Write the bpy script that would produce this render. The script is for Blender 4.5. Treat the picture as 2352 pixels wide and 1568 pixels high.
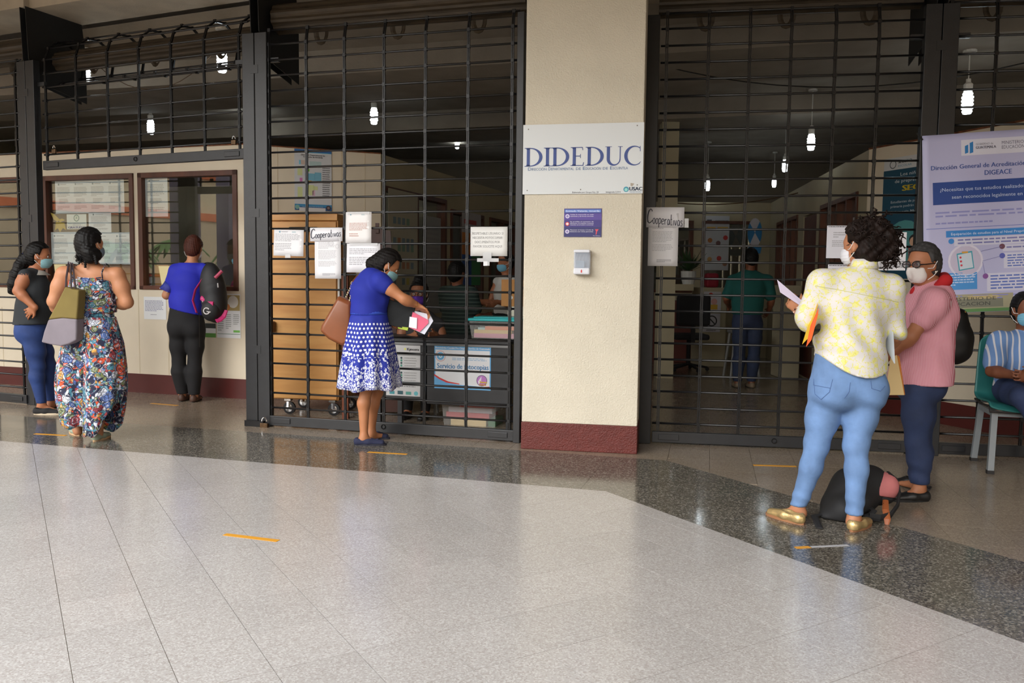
import bpy, bmesh, math, random
import numpy as np
from mathutils import Vector, Matrix
random.seed(7)
RNG = np.random.default_rng(5)
for _o in list(bpy.data.objects):
    bpy.data.objects.remove(_o)
SC = bpy.context.scene
COL = SC.collection
# ------------------------------------------------------------------ camera
FPX, PITCH, ROLL, CAMH = 1914.0, math.radians(4.17), math.radians(-0.65), 1.27
_cp, _sp, _cr, _sr = math.cos(PITCH), math.sin(PITCH), math.cos(ROLL), math.sin(ROLL)
RC = np.array([[_cr, _sr, 0], [-_sr, _cr, 0], [0, 0, 1]]) @ np.array([[1, 0, 0], [0, -_sp, -_cp], [0, _cp, -_sp]])
cam = bpy.data.cameras.new('camera')
camo = bpy.data.objects.new('camera', cam)
COL.objects.link(camo)
cam.sensor_width = 36.0
cam.lens = FPX / 2352.0 * 36.0
cam.clip_start = 0.05
cam.clip_end = 300
camo.matrix_world = Matrix(((RC[0][0], -RC[1][0], -RC[2][0], 0), (RC[0][1], -RC[1][1], -RC[2][1], 0),
                            (RC[0][2], -RC[1][2], -RC[2][2], CAMH), (0, 0, 0, 1)))
SC.camera = camo
# ------------------------------------------------------------------ sky, sun, exposure
world = bpy.data.worlds.new('overcast_sky')
SC.world = world
world.use_nodes = True
_bg = world.node_tree.nodes['Background']
_bg.inputs[0].default_value = (0.93, 0.965, 1.0, 1)
_bg.inputs[1].default_value = 2.1
_sl = bpy.data.lights.new('veiled_sun', 'SUN')
_sl.energy = 1.6
_sl.angle = math.radians(50)
_sl.color = (1, 0.96, 0.9)
_so = bpy.data.objects.new('veiled_sun', _sl)
COL.objects.link(_so)
_so.rotation_euler = (math.radians(66), 0, math.radians(-38))
SC.view_settings.view_transform = 'Standard'
SC.view_settings.look = 'None'
SC.view_settings.gamma = 1
SC.view_settings.use_curve_mapping = False
SC.view_settings.exposure = 0.9
# ------------------------------------------------------------------ pixel helpers
C0 = np.array([0, 0, CAMH])
def ray(x, y):
    return RC.T @ np.array([(x - 1176) / FPX, (y - 784) / FPX, 1.0])
def G(x, y, z=0.0):
    d = ray(x, y)
    return C0 + d * ((z - CAMH) / d[2])
def at(x, y, Y):
    d = ray(x, y)
    return C0 + d * (Y / d[1])
def V(*a):
    return np.array(a, float)
def nrm(v):
    v = np.asarray(v, float)
    return v / (np.linalg.norm(v) + 1e-12)
class Frame:
    """vertical plane through two ground points; s along, d towards the street, z up"""
    def __init__(self, A, B):
        self.A = np.array([A[0], A[1], 0.0])
        b = np.array([B[0], B[1], 0.0])
        self.L = np.linalg.norm(b - self.A)
        self.u = (b - self.A) / self.L
        self.n = np.array([self.u[1], -self.u[0], 0.0])
        self.z = V(0, 0, 1)
    def P(self, s, d, z):
        return self.A + self.u * s + self.n * d + self.z * z
    def pix(self, x, y, d=0.0):
        r = ray(x, y)
        a = self.A + self.n * d
        t = (self.n @ (a - C0)) / (self.n @ r)
        p = C0 + r * t
        return (p - self.A) @ self.u, p[2]
# ------------------------------------------------------------------ materials
def lin(c):
    out = []
    for v in c[:3]:
        v = v / 255.0
        out.append(v / 12.92 if v <= 0.04045 else ((v + 0.055) / 1.055) ** 2.4)
    return tuple(out) + (1.0,)
MATS = {}
def nodes_of(m):
    m.use_nodes = True
    return m.node_tree.nodes, m.node_tree.links
def mat(key, col=None, rough=0.6, metal=0.0, var=0.0, vscale=8.0, bump=0.0, bscale=60.0, spec=0.5, emit=0.0, alpha=1.0, trans=0.0, sheen=0.0, stretch=None, col2=None):
    if key in MATS:
        return MATS[key]
    m = bpy.data.materials.new(key)
    N, L = nodes_of(m)
    b = N['Principled BSDF']
    c = lin(col)
    b.inputs['Base Color'].default_value = c
    b.inputs['Roughness'].default_value = rough
    b.inputs['Metallic'].default_value = metal
    b.inputs['Specular IOR Level'].default_value = spec
    if alpha < 1:
        b.inputs['Alpha'].default_value = alpha
    if trans:
        b.inputs['Transmission Weight'].default_value = trans
    if sheen:
        b.inputs['Sheen Weight'].default_value = sheen
    if emit:
        b.inputs['Emission Color'].default_value = c
        b.inputs['Emission Strength'].default_value = emit
    if var or bump:
        tc = N.new('ShaderNodeTexCoord')
        src = tc.outputs['Object']
        if stretch:
            mp = N.new('ShaderNodeMapping')
            mp.inputs['Scale'].default_value = stretch
            L.new(src, mp.inputs[0])
            src = mp.outputs[0]
    if var:
        n = N.new('ShaderNodeTexNoise')
        n.inputs['Scale'].default_value = vscale
        n.inputs['Detail'].default_value = 5
        L.new(src, n.inputs['Vector'])
        r = N.new('ShaderNodeValToRGB')
        c2 = lin(col2) if col2 else tuple(max(0, x * (1 - var)) for x in c[:3]) + (1,)
        c3 = c if col2 else tuple(min(1, x * (1 + var * 0.5)) for x in c[:3]) + (1,)
        r.color_ramp.elements[0].position = 0.32
        r.color_ramp.elements[1].position = 0.68
        r.color_ramp.elements[0].color = c2
        r.color_ramp.elements[1].color = c3
        L.new(n.outputs['Fac'], r.inputs[0])
        L.new(r.outputs[0], b.inputs['Base Color'])
    if bump:
        n2 = N.new('ShaderNodeTexNoise')
        n2.inputs['Scale'].default_value = bscale
        n2.inputs['Detail'].default_value = 4
        L.new(src, n2.inputs['Vector'])
        bp = N.new('ShaderNodeBump')
        bp.inputs['Strength'].default_value = bump
        bp.inputs['Distance'].default_value = 0.01
        L.new(n2.outputs['Fac'], bp.inputs['Height'])
        L.new(bp.outputs[0], b.inputs['Normal'])
    MATS[key] = m
    return m
def ink(col, rough=0.6):
    return mat('ink_%02x%02x%02x' % tuple(int(v) for v in col[:3]), col, rough)
def ramp_const(N, stops):
    r = N.new('ShaderNodeValToRGB')
    r.color_ramp.interpolation = 'CONSTANT'
    el = r.color_ramp.elements
    while len(el) < len(stops):
        el.new(0.5)
    for e, (p, c) in zip(el, stops):
        e.position = p
        e.color = lin(c)
    return r
def mixc(N, L, fac, a, b):
    m = N.new('ShaderNodeMix')
    m.data_type = 'RGBA'
    for i, v in ((0, fac), (6, a), (7, b)):
        if isinstance(v, (int, float)):
            m.inputs[i].default_value = v
        elif isinstance(v, tuple):
            m.inputs[i].default_value = v
        else:
            L.new(v, m.inputs[i])
    return m.outputs[2]
def math_n(N, L, op, a, b=None):
    m = N.new('ShaderNodeMath')
    m.operation = op
    for i, v in ((0, a), (1, b)):
        if v is None:
            continue
        if isinstance(v, (int, float)):
            m.inputs[i].default_value = v
        else:
            L.new(v, m.inputs[i])
    return m.outputs[0]
# ------------------------------------------------------------------ objects
LOC = {}
def link(o, parent=None):
    COL.objects.link(o)
    if parent is not None:
        o.parent = parent
        o.matrix_parent_inverse = Matrix.Translation(-LOC.get(parent.name, Vector((0, 0, 0))))
    return o
def tag(o, label=None, cat=None, group=None, kind=None):
    if label: o['label'] = label
    if cat: o['category'] = cat
    if group: o['group'] = group
    if kind: o['kind'] = kind
    return o
def thing(name, label, cat, loc, group=None, kind=None):
    o = bpy.data.objects.new(name, None)
    o.empty_display_size = 0.1
    o.location = Vector(tuple(float(v) for v in loc))
    COL.objects.link(o)
    LOC[o.name] = o.location.copy()
    return tag(o, label, cat, group, kind)
def npmesh(name, verts, faces, smooth=False):
    me = bpy.data.meshes.new(name)
    verts = np.asarray(verts, np.float32)
    if isinstance(faces, np.ndarray) and faces.ndim == 2:
        nf, k = faces.shape
        me.vertices.add(len(verts))
        me.vertices.foreach_set('co', verts.ravel())
        me.loops.add(nf * k)
        me.loops.foreach_set('vertex_index', faces.astype(np.int32).ravel())
        me.polygons.add(nf)
        me.polygons.foreach_set('loop_start', np.arange(0, nf * k, k, dtype=np.int32))
        me.update(calc_edges=True)
    else:
        me.from_pydata([tuple(map(float, v)) for v in verts], [], [tuple(int(i) for i in f) for f in faces])
    if smooth:
        me.polygons.foreach_set('use_smooth', np.ones(len(me.polygons), bool))
    me.update()
    return me
class MB:
    def __init__(self):
        self.v = []
        self.f = []
    def add(self, vs, fs):
        o = len(self.v)
        self.v += [tuple(float(c) for c in p) for p in vs]
        self.f += [tuple(i + o for i in f) for f in fs]
        return self
    def hexa(self, c):   # c: 8 corners, bottom ring 0-3 then top ring 4-7
        return self.add(c, [(0, 3, 2, 1), (4, 5, 6, 7), (0, 1, 5, 4), (1, 2, 6, 5), (2, 3, 7, 6), (3, 0, 4, 7)])
    def box(self, x0, x1, y0, y1, z0, z1):
        return self.hexa([(x0, y0, z0), (x1, y0, z0), (x1, y1, z0), (x0, y1, z0), (x0, y0, z1), (x1, y0, z1), (x1, y1, z1), (x0, y1, z1)])
    def fbox(self, F, s0, s1, d0, d1, z0, z1):
        return self.hexa([F.P(s0, d1, z0), F.P(s1, d1, z0), F.P(s1, d0, z0), F.P(s0, d0, z0), F.P(s0, d1, z1), F.P(s1, d1, z1), F.P(s1, d0, z1), F.P(s0, d0, z1)])
    def obox(self, c, u, v, w, a, b, h):   # oriented box, half sizes
        c, u, v, w = (np.asarray(q, float) for q in (c, u, v, w))
        p = []
        for k in (-1, 1):
            for i, j in ((-1, -1), (1, -1), (1, 1), (-1, 1)):
                p.append(c + u * a * i + v * b * j + w * h * k)
        return self.hexa(p)
    def prism(self, poly, off):   # planar polygon extruded by vector
        poly = [np.asarray(p, float) for p in poly]
        off = np.asarray(off, float)
        n = len(poly)
        vs = poly + [p + off for p in poly]
        fs = [tuple(range(n - 1, -1, -1)), tuple(range(n, 2 * n))] + [(i, (i + 1) % n, n + (i + 1) % n, n + i) for i in range(n)]
        return self.add(vs, fs)
    def tube(self, path, r, n=8, cap=True, flat=None):
        path = [np.asarray(p, float) for p in path]
        m = len(path)
        rs = r if isinstance(r, (list, tuple, np.ndarray)) else [r] * m
        ring = []
        ref = None
        for i, p in enumerate(path):
            t = nrm(path[min(i + 1, m - 1)] - path[max(i - 1, 0)])
            if ref is None:
                ref = V(0, 0, 1) if abs(t[2]) < 0.9 else V(1, 0, 0)
            a = nrm(np.cross(t, ref))
            b = np.cross(a, t)
            ref = b
            if flat is not None:
                a2, b2 = a * flat[0], b * flat[1]
            else:
                a2, b2 = a, b
            ring.append([p + rs[i] * (a2 * math.cos(2 * math.pi * k / n) + b2 * math.sin(2 * math.pi * k / n)) for k in range(n)])
        vs = [q for rg in ring for q in rg]
        fs = [(i * n + k, i * n + (k + 1) % n, (i + 1) * n + (k + 1) % n, (i + 1) * n + k) for i in range(m - 1) for k in range(n)]
        if cap:
            fs += [tuple(range(n - 1, -1, -1)), tuple((m - 1) * n + k for k in range(n))]
        return self.add(vs, fs)
    def lathe(self, prof, c, ax=(0, 0, 1), n=16):   # prof: (radius, height)
        ax = nrm(ax)
        a = nrm(np.cross(ax, V(0, 1, 0) if abs(ax[1]) < 0.9 else V(1, 0, 0)))
        b = np.cross(ax, a)
        c = np.asarray(c, float)
        vs = [c + ax * h + r * (a * math.cos(2 * math.pi * k / n) + b * math.sin(2 * math.pi * k / n)) for r, h in prof for k in range(n)]
        m = len(prof)
        fs = [(i * n + k, i * n + (k + 1) % n, (i + 1) * n + (k + 1) % n, (i + 1) * n + k) for i in range(m - 1) for k in range(n)]
        fs += [tuple(range(n - 1, -1, -1)), tuple((m - 1) * n + k for k in range(n))]
        return self.add(vs, fs)
    def ball(self, c, r, u=None, v=None, w=None, n=12, m=8):
        u = V(1, 0, 0) if u is None else u
        v = V(0, 1, 0) if v is None else v
        w = V(0, 0, 1) if w is None else w
        r = (r, r, r) if not isinstance(r, (tuple, list)) else r
        c = np.asarray(c, float)
        vs = [c - w * r[2]]
        for i in range(1, m):
            t = math.pi * i / m
            for k in range(n):
                p = 2 * math.pi * k / n
                vs.append(c + u * r[0] * math.sin(t) * math.cos(p) + v * r[1] * math.sin(t) * math.sin(p) - w * r[2] * math.cos(t))
        vs.append(c + w * r[2])
        fs = [(0, 1 + (k + 1) % n, 1 + k) for k in range(n)]
        for i in range(m - 2):
            for k in range(n):
                a = 1 + i * n
                fs.append((a + k, a + (k + 1) % n, a + n + (k + 1) % n, a + n + k))
        t = len(vs) - 1
        a = 1 + (m - 2) * n
        fs += [(a + k, a + (k + 1) % n, t) for k in range(n)]
        return self.add(vs, fs)
    def mesh(self, name, smooth=False):
        return npmesh(name, self.v, self.f, smooth)
    def build(self, name, m, parent=None, smooth=False, label=None, cat=None, group=None, kind=None, bevel=0.0):
        me = self.mesh(name, smooth)
        bm = bmesh.new()
        bm.from_mesh(me)
        bmesh.ops.recalc_face_normals(bm, faces=bm.faces)
        bm.to_mesh(me)
        bm.free()
        return obj(name, me, m, parent, label, cat, group, kind, bevel)
def obj(name, me, m, parent=None, label=None, cat=None, group=None, kind=None, bevel=0.0):
    if m is not None and not me.materials:
        me.materials.append(m)
    o = bpy.data.objects.new(name, me)
    link(o, parent)
    if bevel:
        md = o.modifiers.new('edge', 'BEVEL')
        md.width = bevel
        md.segments = 2
        md.limit_method = 'ANGLE'
    return tag(o, label, cat, group, kind)
def dup(o, parent, dloc=(0, 0, 0), name=None):
    c = o.copy()
    if name:
        c.name = name
    COL.objects.link(c)
    c.parent = parent
    c.matrix_parent_inverse = Matrix.Translation(-LOC.get(parent.name, Vector((0, 0, 0))))
    c.location = Vector(tuple(float(v) for v in dloc))
    return c
# ------------------------------------------------------------------ flat printed matter
_TXT = {}
def text_mesh(s):
    if s not in _TXT:
        cu = bpy.data.curves.new('lettering', 'FONT')
        cu.body = s
        cu.resolution_u = 2
        o = bpy.data.objects.new('lettering', cu)
        COL.objects.link(o)
        me = o.to_mesh()
        vs = [(v.co.x, v.co.y) for v in me.vertices]
        fs = [tuple(p.vertices) for p in me.polygons]
        o.to_mesh_clear()
        bpy.data.objects.remove(o)
        xs = [v[0] for v in vs] or [0, 1]
        _TXT[s] = (vs, fs, min(xs), max(xs))
    return _TXT[s]
class Flat:
    """printed sheet: x right 0..w, y up 0..h, in a 3-D frame"""
    def __init__(self, O, u, v, w, h):
        self.O, self.u, self.v = np.asarray(O, float), nrm(u), nrm(v)
        self.n = nrm(np.cross(self.u, self.v))
        self.w, self.h = w, h
        self.layers = {}
        self.k = 0
        self.wob = None
    def P(self, x, y, d=0.0):
        p = self.O + self.u * x + self.v * y + self.n * d
        if self.wob:
            p = p + self.n * self.wob(x / self.w, y / self.h)
        return p
    def _put(self, col, pts, faces, lay):
        big = (max(p[0] for p in pts) - min(p[0] for p in pts)) * self.w * (max(p[1] for p in pts) - min(p[1] for p in pts)) * self.h > 0.0005 and len(faces) < 400
        self.k += 1
        mb = self.layers.setdefault(tuple(col) + ((self.k,) if big else ()), MB())
        mb.np = getattr(mb, 'np', 0) + 1
        mb.add([self.P(x * self.w, y * self.h, 0.0006 + 0.0005 * lay) for x, y in pts], faces)
    def rect(self, x0, y0, x1, y1, col, lay=1):
        nx = max(1, int(abs(x1 - x0) * self.w / 0.06)) if self.wob else 1
        ny = max(1, int(abs(y1 - y0) * self.h / 0.06)) if self.wob else 1
        pts = [(x0 + (x1 - x0) * i / nx, y0 + (y1 - y0) * j / ny) for j in range(ny + 1) for i in range(nx + 1)]
        fs = [(j * (nx + 1) + i, j * (nx + 1) + i + 1, (j + 1) * (nx + 1) + i + 1, (j + 1) * (nx + 1) + i) for j in range(ny) for i in range(nx)]
        self._put(col, pts, fs, lay)
        return self
    def poly(self, pts, col, lay=1):
        self._put(col, pts, [tuple(range(len(pts)))], lay)
        return self
    def disc(self, cx, cy, r, col, lay=1, ry=None, n=20, inner=0.0):
        ry = r * self.w / self.h if ry is None else ry
        o = [(cx + r * math.cos(2 * math.pi * k / n), cy + ry * math.sin(2 * math.pi * k / n)) for k in range(n)]
        if inner:
            i = [(cx + r * inner * math.cos(2 * math.pi * k / n), cy + ry * inner * math.sin(2 * math.pi * k / n)) for k in range(n)]
            self._put(col, o + i, [(k, (k + 1) % n, n + (k + 1) % n, n + k) for k in range(n)], lay)
        else:
            self._put(col, o, [tuple(range(n))], lay)
        return self
    def stroke(self, pts, wd, col, lay=1):
        a = self.w / self.h
        L, R = [], []
        P = [np.array([p[0], p[1] / a]) for p in pts]
        for i in range(len(P)):
            t = nrm(P[min(i + 1, len(P) - 1)] - P[max(i - 1, 0)])
            nn = np.array([-t[1], t[0]]) * wd / 2
            L.append(P[i] + nn)
            R.append(P[i] - nn)
        n = len(P)
        self._put(col, [(p[0], p[1] * a) for p in L + R], [(i, i + 1, n + i + 1, n + i) for i in range(n - 1)], lay)
        return self
    def text(self, s, x0, x1, y, cap, col, lay=2, bold=0.0):
        """fit the string between x0 and x1 with the baseline at y, capitals cap high (fractions)"""
        vs, fs, a, b = text_mesh(s)
        if not vs:
            return self
        k = (x1 - x0) / (b - a)
        for dx in ((0, bold, -bold) if bold else (0,)):
            self._put(col, [(x0 + (px - a) * k + dx, y + py / 0.69 * cap) for px, py in vs], fs, lay)
        return self
    def lines(self, x0, x1, y0, y1, n, col, fill=0.9, lay=1, th=0.45):
        """illegible small print: n rows of word-length dashes between y1 (top) and y0"""
        rr = random.Random(int((x0 + y1 * 7) * 1000) + n)
        st = (y1 - y0) / n
        for i in range(n):
            y = y1 - st * (i + 0.5)
            x = x0
            end = x0 + (x1 - x0) * (rr.uniform(0.35, 0.8) if i == n - 1 and n > 2 else rr.uniform(fill, 1))
            while x < end:
                ww = (x1 - x0) * rr.uniform(0.04, 0.14)
                self.rect(x, y - st * th / 2, min(x + ww, end), y + st * th / 2, col, lay)
                x += ww + (x1 - x0) * 0.018
        return self
    def build(self, name, label, cat, base=(235, 235, 235), th=0.002, group=None, rough=0.55, parent=None, part='print', bmat=None):
        r = thing(name, label, cat, self.P(self.w / 2, 0), group) if parent is None else parent
        nx, ny = (max(2, int(self.w / 0.05)), max(2, int(self.h / 0.05))) if self.wob else (1, 1)
        mb = MB()
        vs = [self.P(self.w * i / nx, self.h * j / ny, 0) for j in range(ny + 1) for i in range(nx + 1)]
        vb = [self.P(self.w * i / nx, self.h * j / ny, -th) for j in range(ny + 1) for i in range(nx + 1)]
        q = [(j * (nx + 1) + i, j * (nx + 1) + i + 1, (j + 1) * (nx + 1) + i + 1, (j + 1) * (nx + 1) + i) for j in range(ny) for i in range(nx)]
        nn = len(vs)
        fs = q + [tuple(nn + k for k in reversed(f)) for f in q]
        edge = [i for i in range(nx + 1)] + [j * (nx + 1) + nx for j in range(1, ny + 1)] + [ny * (nx + 1) + i for i in range(nx - 1, -1, -1)] + [j * (nx + 1) for j in range(ny - 1, 0, -1)]
        for i in range(len(edge)):
            a, b = edge[i], edge[(i + 1) % len(edge)]
            fs.append((a, nn + a, nn + b, b))
        mb.add(vs + vb, fs)
        obj('sheet', mb.mesh('sheet', bool(self.wob)), bmat or mat('sheet_%02x%02x%02x_%d' % (*[int(v) for v in base], int(rough * 100)), base, rough), r)
        for col, m in self.layers.items():
            obj(part, m.mesh(part), ink(col, rough), r, kind='stuff' if m.np > 1 else None)
        return r
# ================================================================== surfaces
def terrazzo(key, base, chipa, chipb, rough, scale=150.0, amt=0.5):
    m = bpy.data.materials.new(key)
    N, L = nodes_of(m)
    b = N['Principled BSDF']
    tc = N.new('ShaderNodeTexCoord')
    geo = N.new('ShaderNodeNewGeometry')
    vo = N.new('ShaderNodeTexVoronoi')
    vo.inputs['Scale'].default_value = scale
    L.new(geo.outputs['Position'], vo.inputs['Vector'])
    r = N.new('ShaderNodeValToRGB')
    r.color_ramp.interpolation = 'CONSTANT'
    for i, (p, c) in enumerate(((0, chipa), (0.22, base), (0.78, chipb))):
        e = r.color_ramp.elements[i] if i < 2 else r.color_ramp.elements.new(p)
        e.position = p
        e.color = lin(c)
    sep = N.new('ShaderNodeSeparateColor')
    L.new(vo.outputs['Color'], sep.inputs[0])
    L.new(sep.outputs[0], r.inputs[0])
    no = N.new('ShaderNodeTexNoise')
    no.inputs['Scale'].default_value = 1.3
    no.inputs['Detail'].default_value = 6
    L.new(geo.outputs['Position'], no.inputs['Vector'])
    oi = N.new('ShaderNodeObjectInfo')
    f = math_n(N, L, 'MULTIPLY', no.outputs['Fac'], 0.16)
    f = math_n(N, L, 'ADD', f, math_n(N, L, 'MULTIPLY', oi.outputs['Random'], 0.07))
    hs = N.new('ShaderNodeHueSaturation')
    L.new(math_n(N, L, 'ADD', f, 0.88), hs.inputs['Value'])
    c = mixc(N, L, amt, lin(base), r.outputs[0])
    L.new(c, hs.inputs['Color'])
    L.new(hs.outputs[0], b.inputs['Base Color'])
    n3 = N.new('ShaderNodeTexNoise')
    n3.inputs['Scale'].default_value = 3.0
    L.new(geo.outputs['Position'], n3.inputs['Vector'])
    L.new(math_n(N, L, 'ADD', math_n(N, L, 'MULTIPLY', n3.outputs['Fac'], 0.10), rough - 0.05), b.inputs['Roughness'])
    MATS[key] = m
    return m
T_LIGHT = terrazzo('light_terrazzo', (176, 171, 167), (198, 194, 191), (158, 150, 144), 0.20, 170, 0.6)
T_DARK = terrazzo('dark_terrazzo', (96, 91, 82), (146, 140, 130), (62, 60, 56), 0.13, 130, 0.8)
T_BEIGE = terrazzo('beige_terrazzo', (138, 124, 108), (160, 146, 130), (112, 100, 88), 0.22, 160, 0.6)
GROUT = mat('grout', (138, 124, 106), 0.85, var=0.3, vscale=6)
CREAM = mat('cream_paint', (222, 210, 188), 0.75, var=0.06, vscale=2.5, bump=0.05, bscale=30)
CREAMD = mat('cream_paint_shaded', (176, 166, 138), 0.75, var=0.10, vscale=2.0)  # same cream as the front walls, darkened to carry the hall's shade
STUCCO = mat('stucco_cream', (210, 202, 184), 0.85, var=0.05, vscale=3, bump=0.55, bscale=95)
STUCCOR = mat('stucco_dark_red', (98, 38, 32), 0.55, var=0.15, vscale=20, bump=0.8, bscale=90)
REDBASE = mat('dark_red_paint', (84, 31, 28), 0.42, var=0.12, vscale=6)
CONC = mat('concrete_soffit', (176, 162, 142), 0.9, var=0.12, vscale=5, bump=0.25, bscale=60)
CONCB = mat('concrete_beam', (146, 136, 122), 0.9, var=0.15, vscale=3, bump=0.2, bscale=40)
WOODF = mat('reddish_wood', (92, 48, 28), 0.45, var=0.35, vscale=9, stretch=(1, 1, 0.15))
BLACK = mat('black_paint_metal', (20, 20, 22), 0.38, metal=0.0, var=0.2, vscale=30, spec=0.35)
GREYM = mat('dark_grey_paint_metal', (33, 34, 37), 0.42, var=0.18, vscale=14, bump=0.05, bscale=120)
BARM = mat('black_bar_metal', (26, 26, 28), 0.28, var=0.2, vscale=30, spec=0.6)
SHAD = mat('black_plate', (20, 20, 20), 0.6)
GLASS = bpy.data.materials.new('window_glass')
_N, _L = nodes_of(GLASS)
_N.remove(_N['Principled BSDF'])
_fr = _N.new('ShaderNodeLayerWeight')
_fp = math_n(_N, _L, 'ADD', math_n(_N, _L, 'MULTIPLY', math_n(_N, _L, 'POWER', _fr.outputs['Facing'], 4.0), 0.6), 0.11)
_tr = _N.new('ShaderNodeBsdfTransparent'); _tr.inputs[0].default_value = (0.93, 0.96, 0.95, 1)
_gl = _N.new('ShaderNodeBsdfGlossy'); _gl.inputs['Roughness'].default_value = 0.01
_mx = _N.new('ShaderNodeMixShader')
_L.new(_fp, _mx.inputs[0]); _L.new(_tr.outputs[0], _mx.inputs[1]); _L.new(_gl.outputs[0], _mx.inputs[2])
_L.new(_mx.outputs[0], _N['Material Output'].inputs[0])

# ================================================================== floor
K1, K2 = V(0.58, 4.99), V(1.11, 5.89)
def hp(a, b, keep):      # half plane through a,b keeping the side of point keep
    a, b, keep = (np.asarray(q, float)[:2] for q in (a, b, keep))
    n = np.array([-(b - a)[1], (b - a)[0]])
    if n @ (keep - a) < 0:
        n = -n
    return a, n
def clip(poly, planes):
    for a, n in planes:
        out = []
        m = len(poly)
        for i in range(m):
            p, q = poly[i], poly[(i + 1) % m]
            dp, dq = n @ (p - a), n @ (q - a)
            if dp >= 0:
                out.append(p)
            if dp * dq < 0:
                out.append(p + (q - p) * dp / (dp - dq))
        poly = out
        if len(poly) < 3:
            return []
    return poly
IL = hp((-3.92, 6.32), K1, (-1, 3)); IR = hp(K1, (1.84, 2.90), (-1, 3))
IL2 = hp((-3.92, 6.32), K1, (-1, 8)); IR2 = hp(K1, (1.84, 2.90), (4, 5))
OL = hp((-4.66, 7.52), K2, (-1, 3)); OR_ = hp(K2, (2.38, 3.77), (-1, 3))
OL2 = hp((-4.66, 7.52), K2, (-1, 9)); OR2 = hp(K2, (2.38, 3.77), (5, 5))
SPL = hp(K1, K2, (-3, 6)); SPR = hp(K1, K2, (4, 5))
floor = MB().box(-9, 7.5, -0.6, 16.6, -0.12, -0.004).build('floor', GROUT, kind='structure')
allt = []
def grid(ang, sa, oa, sb, ob, planes, m, xr, yr):
    d = np.array([math.cos(ang), math.sin(ang)]); e = np.array([-d[1], d[0]])
    g = 0.0011
    cs = [np.array([x, y]) for x in xr for y in yr]
    i0, i1 = min(c @ d for c in cs), max(c @ d for c in cs)
    j0, j1 = min(c @ e for c in cs), max(c @ e for c in cs)
    box = [hp((xr[0], 0), (xr[0], 1), (99, 0)), hp((xr[1], 0), (xr[1], 1), (-99, 0)), hp((0, yr[0]), (1, yr[0]), (0, 99)), hp((0, yr[1]), (1, yr[1]), (0, -99))]
    base = None
    for i in range(int((i0 - oa) / sa) - 1, int((i1 - oa) / sa) + 2):
        for j in range(int((j0 - ob) / sb) - 1, int((j1 - ob) / sb) + 2):
            a0, b0 = oa + i * sa, ob + j * sb
            q = [d * (a0 + g) + e * (b0 + g), d * (a0 + sa - g) + e * (b0 + g), d * (a0 + sa - g) + e * (b0 + sb - g), d * (a0 + g) + e * (b0 + sb - g)]
            p = clip(q, planes + box)
            if len(p) < 3:
                continue
            ar = abs(sum(p[k][0] * p[(k + 1) % len(p)][1] - p[(k + 1) % len(p)][0] * p[k][1] for k in range(len(p)))) / 2
            if ar < 0.0015:
                continue
            c = sum(p) / len(p)
            full = len(p) == 4 and abs(ar - (sa - 2 * g) * (sb - 2 * g)) < 1e-6
            allt.append((np.hypot(*c) - (0.0 if -0.66 < c[0] / c[1] < 0.66 else -6), p, q[0] if full else None, m, (round(ang, 4), sa, sb)))
A1 = math.radians(31.4)
grid(A1, 0.2815, 0.153 % 0.2815, 0.3225, 2.955, [IL, IR], T_LIGHT, (-4.8, 2.4), (1.9, 6.6))
grid(A1, 0.563, 0.02, 0.645, 0.1, [IR2, OR_, SPR], T_DARK, (0.4, 3.2), (2.2, 6.0))
A2 = math.radians(-16.3)
grid(A2, 0.60, 0.2, 0.60, 0.02, [IL2, OL, SPL], T_DARK, (-5.6, 1.3), (4.8, 8.0))
A3 = math.radians(-13.2)
grid(A3, 0.2955, 0.041, 0.329, 4.765, [OL2, SPL], T_BEIGE, (-5.8, 3.6), (5.6, 9.6))
grid(A3, 0.2955, 0.041, 0.329, 4.765, [OR2, SPR], T_BEIGE, (1.0, 5.2), (3.2, 9.6))
allt.sort(key=lambda t: t[0])
_cache = {}
_rest = {}
for k, (dist, p, q0, m, key) in enumerate(allt):
    if k < 300:
        if q0 is not None:
            kk = (key, m.name)
            if kk not in _cache:
                mb = MB().prism([(*(v - q0), 0) for v in p], (0, 0, -0.004))
                _cache[kk] = mb.mesh('tile')
                _cache[kk].materials.append(m)
            o = bpy.data.objects.new('tile', _cache[kk])
            link(o, floor)
            o.location = (q0[0], q0[1], 0)
        else:
            obj('tile', MB().prism([(*v, 0) for v in p], (0, 0, -0.004)).mesh('tile'), m, floor)
    else:
        _rest.setdefault(m.name, (MB(), m))[0].prism([(*v, 0) for v in p], (0, 0, -0.004))
for nme, (mb, m) in _rest.items():
    obj('small_tiles', mb.mesh('small_tiles'), m, floor, kind='stuff')
MB().box(-9, 7.5, 9.61, 16.6, -0.004, -0.001).build('floor_inner_hall', T_BEIGE, kind='structure')
MB().prism([(x, y, -0.15) for x, y in ((-70, -70), (60, -70), (60, -0.6), (-9, -0.6), (-9, 30), (-70, 30))], (0, 0, -0.15)).build('ground_parking', mat('asphalt', (120, 118, 114), 0.9, var=0.2, vscale=2), kind='structure')

# ================================================================== frames of the curved front
F_FL = Frame((-7.3, 9.20), (-4.72, 8.115))
F_L = Frame((-4.58, 8.12), (-2.20, 7.13))
F_C = Frame((-2.12, 7.10), (0.055, 6.488))
F_R = Frame((1.085, 6.53), (3.03, 6.215))
F_RR = Frame((3.15, 6.20), (5.2, 5.88))
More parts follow.
